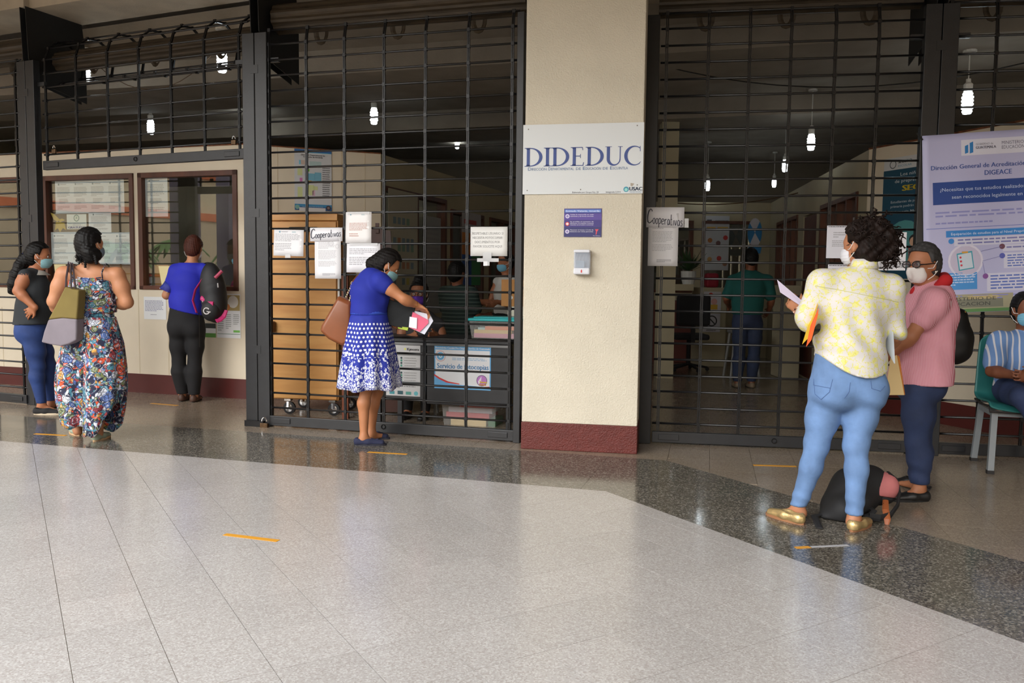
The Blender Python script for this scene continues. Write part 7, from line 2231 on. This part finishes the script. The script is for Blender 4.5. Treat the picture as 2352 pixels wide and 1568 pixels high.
    for k in range(46):
        b = at(rd.uniform(178, 200), rd.uniform(580, 596), Y - .09)
        d = nrm(V(rd.uniform(-.6, .2), rd.uniform(-.5, .1), -1)); q = nrm(np.cross(d, V(1, .2, .1))); w = np.cross(q, d)
        mb.tube([b + d * .04 * t + (q * math.cos(8 * t + k) + w * math.sin(8 * t + k)) * .007 for t in np.linspace(0, 1, 8)], .0025, 5)
    obj('curls', mb.mesh('curls', True), HM, hr, kind='stuff')
    face_mask(p, J['H'], hf, mat('mask_grey', (110, 128, 146), .8))
    # two-tone tote
    bag = thing('tote_bag', 'olive and grey cloth tote hanging from the floral woman\'s shoulder', 'tote bag', at(138, 795, Y - .25))
    OLV, GRY = cloth('olive_canvas', (120, 104, 54), .12), cloth('grey_canvas', (128, 120, 128), .12)
    Yt = Y - .27
    def slab(pts, m, nm, th0=.0):
        fr = [at(x, y, Yt) for x, y in pts]; c = sum(fr) / len(fr); n = len(fr)
        lay = [[c + (q - c) * k + V(0, o_, 0) for q in fr] for o_, k in ((0, .97), (.012, 1), (.10, 1), (.112, .97))]
        MB().add([q for l in lay for q in l], [tuple(range(n - 1, -1, -1)), tuple(range(3 * n, 4 * n))] + [(i * n + k, i * n + (k + 1) % n, (i + 1) * n + (k + 1) % n, (i + 1) * n + k) for i in range(3) for k in range(n)]).build(nm, m, bag, bevel=.008)
    slab([(149, 658), (165, 663), (181, 666), (179, 700), (176, 733), (142, 730), (110, 734), (128, 700)], OLV, 'upper_panel')
    slab([(110, 734), (142, 730), (176, 733), (176, 760), (175, 781), (158, 790), (139, 795), (115, 791), (94, 786), (100, 762)], GRY, 'lower_panel')
    for dx in (0, .06):
        MB().tube([at(164, 662, Yt) + V(0, dx, 0), at(163, 630, Yt + .02) + V(0, dx * .7, 0), at(163, 606, Y - .04) + V(0, dx * .5, 0), at(158, 603, Y + .03), at(152, 640, Yt + .05 + dx), at(151, 660, Yt + .02 + dx)], .010, 6, flat=(1.5, .4)).build('strap', GRY, bag)
person_floral()
# ================================================================== 7 woman in the bright blue top
def person_bluetop():
    Y = 8.47
    f = nrm(V(-.05, 1, 0)); u = V(1, .05, 0)
    J = px(Y, H=(445, 570, .03), N=(441, 606), C=(433, 645), W=(428, 693), P=(428, 738), SL=(404, 622), SR=(474, 619), EL=(382, 678, 0), WL=(394, 664, .20), ER=(486, 672, 0), WR=(470, 660, .2),
           HL=(410, 760), HR=(450, 760), KL=(411, 832), KR=(447, 832), AL=(419, 901, .03), AR=(446, 904, -.02))
    J['TL'], J['TR'] = J['AL'] + V(0, .15, 0), J['AR'] + V(.03, .15, 0)
    J['TL'][2] = J['TR'][2] = .03
    D = dict(hip=(.175, .14), waist=(.145, .115), chest=(.155, .112), sh=1.0)
    p = person('woman in a bright blue top and black trousers at the office window', (J['AL'] + J['AR']) / 2)
    SK = skin('f', (186, 128, 92))
    hf = nrm(V(-.05, .95, -.28))
    body_shell(J, u, D, hf, skinm=SK, parent=p, hands=[(J['WL'], V(.3, .5, .6), V(1, 0, 0), V(0, 1, -.3), dict(curl=.6)), (J['WR'], V(-.3, .5, .5), V(-1, 0, 0), V(0, 1, -.3), dict(curl=.6))], hs=1.0, armsc=1.05, cal=-f)
    BT = cloth('cobalt', (30, 38, 178), .12, .75)
    sd = Sdf(); torso_prims(sd, J, u, D, inf=.013)
    for s in 'LR': sd.e(J['S' + s], J['S' + s] + (J['E' + s] - J['S' + s]) * .42, .066, .064, k=.04)
    hl, hr_ = at(388, 704, Y)[2], at(458, 722, Y)[2]
    x0, x1 = at(388, 704, Y)[0], at(458, 722, Y)[0]
    sd.cuts.append(lambda X, Y_, Z: (hl + (hr_ - hl) * np.clip((X - x0) / (x1 - x0), -.2, 1.2) - Z) + 0 * Y_)
    c0 = J['W']
    sd.disp = lambda X, Y_, Z: .004 * np.sin(34 * (Z - c0[2]) + 16 * (X - c0[0])) * np.exp(-((Z - c0[2]) / .1) ** 2)
    sd.cut(J['N'] + V(0, 0, .012), V(0, 0, 1))
    sd.disp = plus(sd.disp, wrinkle(9, .0030, 15))
    top = solid('top', sd, .009, BT, p)
    SH = mat('sheer_blue', (40, 60, 170), .6, alpha=.6)
    for s in 'LR':
        a = J['S' + s] + (J['E' + s] - J['S' + s]) * .45; b = J['S' + s] + (J['E' + s] - J['S' + s]) * .82
        d = nrm(b - a); q = nrm(np.cross(d, V(0, 1, 0))); w = np.cross(q, d)
        drape('sheer_cuff', [(a, .058, .058, q, w), ((a + b) / 2, .066, .066, q, w), (b, .080, .080, q, w)], 30, SH, top, fold=(.08, 8), thick=.002)
        for k in range(5):
            t = 2 * math.pi * k / 5
            MB().ball(b + q * .082 * math.cos(t) + w * .082 * math.sin(t), .006, n=6, m=5).build('pearl', MATS.get('pearl') or mat('pearl', (226, 220, 206), .25), top)
    sd = Sdf(); sd.e(J['P'] - V(0, 0, .02), J['P'] + V(0, 0, .18), (.182, .148), (.150, .122), u=u, k=.05)
    for s in 'LR':
        sd.o(J['H' + s] - f * .055 + V(0, 0, .025), (.085, .085, .095), (u, f, UPV), .05)
        leg_prims(sd, J['H' + s], J['K' + s], J['A' + s], 1.04, inf=.008, lo=1.35, cal=-f)
    sd.cut((0, 0, .075), (0, 0, -1))
    sd.disp = wrinkle(10, .0022, 18)
    solid('trousers', sd, .010, cloth('black_cloth', (24, 24, 27), .2), p)
    BR = mat('brown_boot', (74, 48, 36), .55)
    for s in 'LR': shoe(p, J['A' + s] - f * .06, J['A' + s] + f * .19, BR, .044, .085, lowcut=False, name='boot')
    HM = hairmat('auburn', (104, 52, 38), .45)
    sd, r, hfv, up = hair_cap(J['H'], hf, 1.0, .012, .016)
    sd.o(at(446, 549, Y - .02), (.052, .05, .045), (u, f, UPV), .03)
    hr = solid('hair', sd, .007, HM, p)
    face_mask(p, J['H'], hf, mat('mask_white', (216, 216, 222), .8))
    # backpack on her right shoulder
    bp = thing('backpack', 'black and pink backpack slung on the blue-topped woman', 'backpack', at(492, 742, Y - .2))
    BK, PK = cloth('black_nylon', (24, 24, 28), .15, .6), cloth('hot_pink', (196, 44, 112), .1, .6)
    Yb = Y - .20
    sd = Sdf()
    sd.o(at(490, 672, Yb), (.130, .10, .30), (nrm(V(1, 0, .10)), V(0, 1, 0), nrm(V(-.10, 0, 1))), .03)
    sd.o(at(493, 700, Yb - .05), (.115, .10, .17), (V(1, 0, 0), V(0, 1, 0), UPV), .04)
    body = solid('pack_body', sd, .010, BK, bp)
    sd = Sdf(); sd.o(at(485, 712, Yb - .10), (.095, .07, .11), (V(1, 0, 0), V(0, 1, 0), UPV), .03)
    solid('front_pocket', sd, .009, BK, bp)
    for pts, w in (([(462, 684), (470, 690), (480, 697), (490, 698)], .02), ([(518, 712), (513, 727), (504, 735), (497, 737)], .022)):
        MB().tube([at(x, y, Yb - .155 + .0009 * abs(x - 488) ** 1.35) for x, y in pts], w, 8, flat=(.5, 1.2)).build('pink_panel', PK, bp)
    MB().tube([at(494, 638, Yb - .12), at(510, 622, Yb - .10)], .016, 8).build('grab_handle', mat('pink_pad', (180, 70, 100), .6), bp)
    MB().tube([at(478, 610, Yb - .0), at(466, 640, Yb - .05), at(449, 665, Yb - .02), at(443, 690, Yb - .0), at(452, 718, Yb - .03)], .015, 8, flat=(1.3, .5)).build('shoulder_strap', PK, bp)
    MB().tube([at(470, 606, Y + .04), at(478, 604, Y - .08), at(488, 610, Yb - .02)], .02, 8, flat=(1.4, .5)).build('shoulder_strap', BK, bp)
    MB().tube([at(457, 718, Yb - .02), at(458, 760, Yb), at(458, 797, Yb)], .010, 6, flat=(1.2, .35)).build('loose_strap', BK, bp)
    # the round emblem on the pocket
    ec = at(474, 714, Yb - .172)
    mbq = MB()
    pts = [ec + V(.028 * math.cos(a), .004, .030 * math.sin(a)) for a in np.linspace(.6, 5.9, 16)]
    mbq.tube(pts, .0055, 6); mbq.tube([ec + V(.004, -.002, -.006), ec + V(.04, .004, -.010)], .005, 6)
    mbq.build('emblem', mat('emblem_white', (226, 222, 224), .5), bp)
    MB().tube([at(500, 650, Yb - .11), at(501, 660, Yb - .115)], .006, 6).build('zip_pull', mat('zip_grey', (180, 180, 182), .4), bp)
    MB().tube([at(465, 684, Yb - .10), at(466, 694, Yb - .10)], .006, 6).build('zip_pull', MATS['zip_grey'], bp)
person_bluetop()
# ================================================================== people inside
def person_purple():
    Y = 7.78
    f = nrm(V(-.2, -.98, 0)); u = nrm(V(.98, -.2, 0))
    J = px(Y, H=(962, 674), N=(966, 716), C=(970, 758), W=(972, 800), SL=(930, 742), SR=(1006, 745), EL=(918, 785, -.05), WL=(950, 770, -.28), ER=(1020, 790, -.05), WR=(1000, 768, -.26))
    J['P'] = V(J['W'][0], Y + .02, .56); J['W'][2] = .72
    J['HL'], J['HR'] = J['P'] - u * .085, J['P'] + u * .085
    for s in 'LR':
        J['K' + s] = J['H' + s] + f * .18 + V(0, 0, -.02); J['A' + s] = J['K' + s] + f * .02; J['A' + s][2] = .09; J['T' + s] = J['A' + s] + f * .14; J['T' + s][2] = .03
    D = dict(hip=(.165, .12), waist=(.145, .11), chest=(.15, .11))
    p = person('woman with glasses and purple mask seated behind the desk', (J['P'][0], J['P'][1]))
    hf = nrm(V(-.12, -.97, -.1))
    body_shell(J, u, D, hf, skinm=skin('g', (150, 96, 66)), parent=p, hands=[(J['WL'], V(.5, -.8, -.1), V(0, -.2, 1), V(0, 0, -1), dict(curl=.4)), (J['WR'], V(-.5, -.8, -.1), V(0, -.2, 1), V(0, 0, -1), dict(curl=.4))])
    sd = Sdf(); torso_prims(sd, J, u, D, inf=.011)
    for s in ('SL', 'SR'): sd.e(J[s], J[s] + V(0, 0, -.02), .058, .055, k=.03)
    solid('top', sd, .011, cloth('dark_grey_top', (48, 48, 50)), p)
    sd = Sdf(); sd.e(J['P'] - V(0, 0, .03), J['P'], (.168, .125), u=u, k=.04)
    for s in 'LR': leg_prims(sd, J['H' + s], J['K' + s], J['A' + s], 1.0, inf=.008, lo=1.1)
    solid('trousers', sd, .012, MATS['cloth_black_cloth'], p)
    for s in 'LR': shoe(p, J['A' + s] - f * .05, J['A' + s] + f * .19, MATS['black_leather'], .042, .06, lowcut=False)
    sd, r, hfv, up = hair_cap(J['H'], hf, 1.0, .012, .018)
    sd.o(J['H'] + UPV * .135, (.05, .05, .035), (u, f, UPV), .03)
    solid('hair', sd, .007, hairmat('jet', (20, 17, 17)), p)
    eyes(p, J['H'], hf); face_mask(p, J['H'], hf, mat('mask_purple', (96, 50, 168), .8))
    gl = MATS['black_frames']; c = J['H'] + up * .002 + hfv * .102
    for s in (-1, 1):
        cc = c + r * s * .033 - hfv * .008
        MB().tube([cc + r * .026 * math.cos(a) + up * .02 * math.sin(a) for a in np.linspace(0, 6.2832, 17)], .0028, 6).build('lens_rim', gl, p)
        MB().tube([cc + r * s * .026, J['H'] + r * s * .083 + up * .004], .003, 6).build('temple_arm', gl, p)
    st = thing('stool', 'plain stool under the woman behind the desk', 'stool', V(J['P'][0], J['P'][1], 0))
    MB().lathe([(.17, .45), (.17, .475)], V(J['P'][0], J['P'][1], 0), n=20).build('seat', MATS['grey_plastic'], st)
    for a in range(4):
        t = math.pi / 4 + a * math.pi / 2
        MB().tube([V(J['P'][0] + .12 * math.cos(t), J['P'][1] + .12 * math.sin(t), .45), V(J['P'][0] + .18 * math.cos(t), J['P'][1] + .18 * math.sin(t), 0)], .014, 6).build('leg', MATS['grey_plastic'], st)
person_purple()
def person_stand_back(Y, J, D, label, topm, botm, f, hf, skn, hm, sleeve=.6, hem=None, hs=1.0, seated=False, mask=None, headres=.008):
    u = nrm(V(f[1], -f[0], 0))
    base = (J['AL'] + J['AR']) / 2
    p = person(label, base)
    body_shell(J, u, D, hf, skinm=skn, parent=p, hs=hs, res=.012, hands=[(J['WL'], f * .8 - V(0, 0, .4), V(0, 0, 1), u, dict(curl=.5)), (J['WR'], f * .8 - V(0, 0, .4), V(0, 0, 1), -u, dict(curl=.5))])
    sd = Sdf(); torso_prims(sd, J, u, D, inf=.014)
    for s in 'LR':
        if sleeve > .1: sd.e(J['S' + s], J['S' + s] + (J['E' + s] - J['S' + s]) * sleeve, .07, .07, k=.04)
    if hem is not None: sd.cut((0, 0, hem), (0, 0, -1))
    solid('shirt', sd, .011, topm, p)
    sd = Sdf(); sd.e(J['P'] - V(0, 0, .03), J['P'] + V(0, 0, .05), (D['hip'][0] + .006, D['hip'][1] + .006), (D['waist'][0], D['waist'][1]), u=u, k=.04)
    for s in 'LR': leg_prims(sd, J['H' + s], J['K' + s], J['A' + s], 1.05, inf=.010, lo=1.25)
    sd.cut((0, 0, .08), (0, 0, -1))
    solid('trousers', sd, .012, botm, p)
    for s in 'LR': shoe(p, J['A' + s] - f * .06, J['A' + s] + f * .2, mat('tan_shoe', (120, 104, 84), .6), .045, .07, lowcut=False)
    sd, *_ = hair_cap(J['H'], hf, hs, .012, .016)
    solid('hair', sd, headres, hm, p)
    if mask: face_mask(p, J['H'], hf, mask, hs)
    return p
Y = 10.1
J = px(Y, H=(1724, 594), N=(1722, 626), C=(1719, 660), W=(1717, 695), P=(1716, 728), SL=(1684, 645), SR=(1762, 645), EL=(1668, 685), WL=(1675, 705, .2), ER=(1772, 690), WR=(1765, 715, .1), HL=(1700, 745), HR=(1734, 745), KL=(1698, 810), KR=(1732, 810), AL=(1694, 868), AR=(1726, 868))
for s in 'LR':
    J['A' + s][2] = .09
    J['T' + s] = J['A' + s] + V(0, .15, 0); J['T' + s][2] = .03
person_stand_back(Y, J, dict(hip=(.17, .13), waist=(.165, .13), chest=(.185, .13), sh=1.2), 'man in a dark green shirt standing deep in the hall', cloth('deep_green', (18, 86, 82), .1), JEANS('hall_denim', (40, 52, 80)), V(0, 1, 0), nrm(V(0, .95, -.3)), skin('c', (124, 74, 50)), hairmat('black', (22, 20, 20)), .75, at(1715, 722, Y)[2])
def seated_joints(Y, x, yh, yn, f, half=38):
    J = px(Y, H=(x, yh), N=(x + 2, yn), C=(x + 2, yn + 38), SL=(x - half, yn + 20), SR=(x + half, yn + 20))
    u = nrm(V(f[1], -f[0], 0))
    c = J['C']
    J['SL'] = J['N'] - u * .165 - V(0, 0, .06); J['SR'] = J['N'] + u * .165 - V(0, 0, .06)
    J['P'] = V(c[0], c[1], max(.56, J['N'][2] - .52)); J['W'] = (J['P'] + J['C']) / 2
    for s, k in (('L', -1), ('R', 1)):
        J['E' + s] = J['S' + s] + u * k * .04 + f * .08 - V(0, 0, .26); J['W' + s] = J['E' + s] + f * .2 + V(0, 0, .03)
        J['H' + s] = J['P'] + u * k * .085; J['K' + s] = J['H' + s] + f * .36; J['A' + s] = J['K' + s] * 1; J['A' + s][2] = .09
        J['T' + s] = J['A' + s] + f * .15; J['T' + s][2] = .03
    return J
f = nrm(V(.5, .86, 0))
J = seated_joints(8.75, 1050, 628, 660, f)
person_stand_back(8.75, J, dict(hip=(.17, .13), waist=(.16, .125), chest=(.17, .12), sh=1.1), 'person in a dark striped shirt sitting with the back to the gate', fab_stripes('green_band', (26, 44, 42), (70, 84, 78), 26, V(0, 0, 1), 0, .3), MATS['cloth_black_cloth'], f, nrm(V(.5, .85, -.2)), skin('c', (124, 74, 50)), hairmat('black', (22, 20, 20)))
f = nrm(V(-.8, -.6, 0))
J = seated_joints(10.0, 1160, 602, 636, f)
person_stand_back(10.0, J, dict(hip=(.16, .12), waist=(.14, .11), chest=(.15, .11)), 'person in a white sleeveless top and mask sitting near the column edge', cloth('white_cotton', (206, 204, 198)), MATS['cloth_black_cloth'], f, nrm(V(-.85, -.5, -.2)), skin('b', (164, 106, 74)), hairmat('black', (22, 20, 20)), 0, mask=mat('mask_blue', (120, 186, 216), .8))
f = nrm(V(-.98, -.2, 0))
J = seated_joints(9.5, 556, 590, 628, f)
J['P'][2] += .05
person_stand_back(9.5, J, dict(hip=(.16, .12), waist=(.145, .115), chest=(.155, .12)), 'office clerk in a black and red blouse behind the right window', mat('red_black_print', (30, 26, 30), .8, var=.5, vscale=26, col2=(150, 24, 34)), MATS['cloth_black_cloth'], f, nrm(V(-.9, -.4, -.1)), skin('b', (164, 106, 74)), hairmat('black', (22, 20, 20)), .7, mask=mat('mask_blue', (120, 186, 216), .8))
# ================================================================== backpack on the floor
def floor_pack():
    Y = 4.52
    b = thing('backpack', 'black and dusty pink backpack lying on the floor behind the pale jeans', 'backpack', V(at(1960, 1180, Y)[0], Y, 0))
    BK, PK = cloth('black_canvas2', (28, 28, 30), .15, .75), cloth('dusty_pink', (186, 110, 110), .08, .8)
    sd = Sdf()
    ax = nrm(at(2010, 1115, Y) - at(1890, 1185, Y - .05))
    chain(sd, [at(1893, 1185, Y - .05), at(1925, 1162, Y), at(1962, 1128, Y + .04), at(1995, 1112, Y + .05)], [.03, .085, .125, .11], .05)
    chain(sd, [at(1905, 1190, Y - .08), at(1940, 1172, Y - .1), at(1975, 1150, Y - .08)], [.03, .06, .06], .05)
    sd.cut((0, 0, .004), (0, 0, -1))
    solid('pack_body', sd, .010, BK, b)
    sd = Sdf(); sd.o(at(2018, 1118, Y + .05), (.105, .10, .085), (nrm(V(1, 0, -.1)), V(0, 1, 0), nrm(V(.1, 0, 1))), .03)
    sd.e(at(1998, 1128, Y), at(2035, 1112, Y), .07, .06, k=.04)
    sd.cut(at(2010, 1135, Y), nrm(V(-.18, -.1, -1)))
    solid('pink_pocket', sd, .009, PK, b)
    sd = Sdf(); sd.o(at(2018, 1130, Y + .05), (.100, .10, .07), (nrm(V(1, 0, .1)), V(0, 1, 0), nrm(V(-.1, 0, 1))), .03)
    sd.cut(at(2010, 1135, Y), nrm(V(.18, .1, 1)))
    solid('pocket_base', sd, .009, BK, b)
    MB().tube([at(2040, 1085, Y), at(2058, 1100, Y), at(2066, 1130, Y - .02), at(2062, 1160, Y - .06), at(2046, 1182, Y - .12), at(2020, 1190, Y - .16), at(1995, 1186, Y - .16)], .017, 8, flat=(1.3, .5)).build('shoulder_strap', BK, b)
    MB().tube([at(1998, 1165, Y - .1), at(2008, 1172, Y - .13), at(2000, 1182, Y - .15), at(1985, 1186, Y - .16)], .012, 8, flat=(1.3, .5)).build('side_strap', BK, b)
    c = G(1870, 1192); d = G(1882, 1216)
    MB().tube([at(1893, 1180, Y - .06), V(c[0], c[1], .02), V(d[0], d[1], .008)], .012, 6, flat=(1.5, .4)).build('webbing', BK, b)
    MB().tube([at(2034, 1148, Y - .06), at(2034, 1170, Y - .12), at(2038, 1192, Y - .16), at(2037, 1206, Y - .17)], [.012, .014, .014, .008], 6, flat=(1.2, .3)).build('leather_tab', mat('tan_tab', (150, 82, 44), .5), b)
    MB().tube([at(2028, 1157, Y - .08), at(2040, 1160, Y - .08)], .006, 6).build('buckle', MATS['chrome'], b)
    MB().prism([at(1998, 1080, Y + .06), at(2012, 1072, Y + .06), at(2022, 1084, Y + .06), at(2008, 1092, Y + .06)], V(0, .01, 0)).build('paper_corner', ink((220, 216, 226)), b)
floor_pack()
# ================================================================== the car park to the left, seen mirrored in the office windows
def car(c, ang, col, label, L=4.3, W=1.75, suv=False):
    ca, sa = math.cos(ang), math.sin(ang)
    d, l = V(ca, sa, 0), V(-sa, ca, 0)
    c = V(*c)
    r = thing('car', label, 'car', c, 'cars in the car park')
    h = 1.75 if suv else 1.45
    low = [(-.5, .32), (-.49, .78), (-.44, .92), (.18, .94), (.44, .84), (.5, .62), (.49, .32)]
    P = lambda t, z, w: c + d * t * L + l * w + V(0, 0, z)
    paint = mat('car_%d_%d_%d' % col, col, .25, spec=.6)
    MB().prism([P(t, z, -W / 2) for t, z in low], l * W).build('body', paint, r, bevel=.06)
    cab = [(-.42, .92), (-.33, h), (.02, h), (.2, .93)]
    q0 = [P(t, z, -W / 2 + (.05 if z < 1 else .2)) for t, z in cab]; q1 = [P(t, z, W / 2 - (.05 if z < 1 else .2)) for t, z in cab]
    MB().add(q0 + q1, [(3, 2, 1, 0), (4, 5, 6, 7)] + [(i, (i + 1) % 4, 4 + (i + 1) % 4, 4 + i) for i in range(4)]).build('cabin_glass', mat('car_glass', (40, 46, 52), .08), r)
    MB().add([P(t, h + dz, w) for dz in (-.02, .03) for t, w in ((-.34, -W / 2 + .2), (.03, -W / 2 + .2), (.03, W / 2 - .2), (-.34, W / 2 - .2))], [(0, 3, 2, 1), (4, 5, 6, 7), (0, 1, 5, 4), (1, 2, 6, 5), (2, 3, 7, 6), (3, 0, 4, 7)]).build('roof', paint, r)
    for t in (-.31, .31):
        for w in (-W / 2 + .08, W / 2 - .08):
            MB().lathe([(.2, -.1), (.33, -.09), (.33, .09), (.2, .1)], P(t, .33, w) , l, 18).build('wheel', MATS['rubber'], r)
def palm(c, h, label):
    c = V(*c)
    r = thing('palm_tree', label, 'palm tree', c, 'palms beyond the car park')
    MB().tube([c, c + V(.1, .05, h * .5), c + V(.05, 0, h)], [.16, .12, .10], 10).build('trunk', mat('palm_bark', (120, 104, 84), .9), r)
    t = c + V(.05, 0, h)
    rr = random.Random(int(h * 100))
    G1 = mat('palm_green', (84, 112, 54), .6)
    for k in range(14):
        a = k * 2.4
        d = V(math.cos(a), math.sin(a), 0); s = V(-d[1], d[0], 0)
        e = rr.uniform(.3, 1.0); ln = rr.uniform(1.0, 1.5)
        pts = [t + d * ln * q + V(0, 0, e * q - 1.3 * q * q) for q in np.linspace(0, 1, 6)]
        w = [.03, .16, .2, .17, .1, .01]
        MB().add([p + s * ww - V(0, 0, .08) for p, ww in zip(pts, w)] + pts + [p - s * ww - V(0, 0, .08) for p, ww in zip(pts, w)], [(i, i + 1, 7 + i, 6 + i) for i in range(5)] + [(6 + i, 7 + i, 13 + i, 12 + i) for i in range(5)]).build('frond', G1, r)
car((-20.0, -2.6, -.15), .9, (206, 208, 210), 'silver car mirrored in the right office window', suv=True)
car((-13.2, 2.9, -.15), .8, (176, 30, 34), 'red car mirrored low in the left office window')
car((-24.5, -4.2, -.15), .9, (214, 214, 214), 'white car mirrored behind the silver one')
car((-17.0, 2.2, -.15), .7, (216, 216, 214), 'white pick-up mirrored at the left of the office windows', suv=True)
for k, (x, y, h) in enumerate(((-29, -7.6, 3.0), (-29.5, -11.4, 3.0), (-22, -1.0, 2.4))):
    palm((x, y, -.15), h, '%s palm mirrored in the office windows' % ('tall', 'middle', 'short bushy')[k])
B = thing('building', 'cream mall building with orange bands mirrored in the office windows', 'building', (-34, -4, -.15))
for nm, z0, z1, col, dx in (('wall', -.15, 4.2, (196, 172, 140), 0), ('band', 4.2, 4.6, (206, 112, 70), .12), ('upper_wall', 4.6, 6.4, (206, 186, 150), -.3), ('band', 6.4, 6.8, (206, 112, 70), .0), ('top_wall', 6.8, 7.8, (190, 170, 140), -1.5)):
    MB().box(-36 + dx, -34 + dx, -40, 26, z0, z1).build(nm, mat('bld_%d_%d' % (col[0], col[1]), col, .8), B)
for nm, z0, z1, col, dy in (('light_block_wall', -.15, 5.5, (196, 172, 140), 0), ('light_block_band', 5.5, 6.0, (206, 112, 70), .12), ('light_block_upper_wall', 6.0, 9.0, (206, 186, 150), -.3)):  # unseen wing behind the camera, added to block low sky light
    MB().box(-33.4, 60, -30 + dy - 2, -30 + dy, z0, z1).build(nm, mat('bld_%d_%d' % (col[0], col[1]), col, .8), B)
TG = mat('teal_gable', (70, 150, 150), .5)
for y0 in (-16.6, -8, 2):
    MB().prism([(-33.6, y0, 6.8), (-33.6, y0 + 7, 6.8), (-33.6, y0 + 3.5, 11.5)], (-1.5, 0, 0)).build('gable', TG, B)
    MB().tube([V(-33.5, y0 + 3.5, 11.3), V(-33.5, y0 + 3.5, 6.9)], .12, 6).build('gable_rib', mat('white_rib', (226, 228, 228), .5), B)
for k, (x, y) in enumerate(((-10.0, 4.57), (-10.0, 3.53))):
    MB().box(x - .2, x + .2, y - .2, y + .2, -.12, 3.96).build('column', mat('mauve_column', (120, 110, 124), .8), None, label='%s square column of the walk, mirrored in the office windows' % ('nearer mauve', 'farther mauve')[k], cat='column')
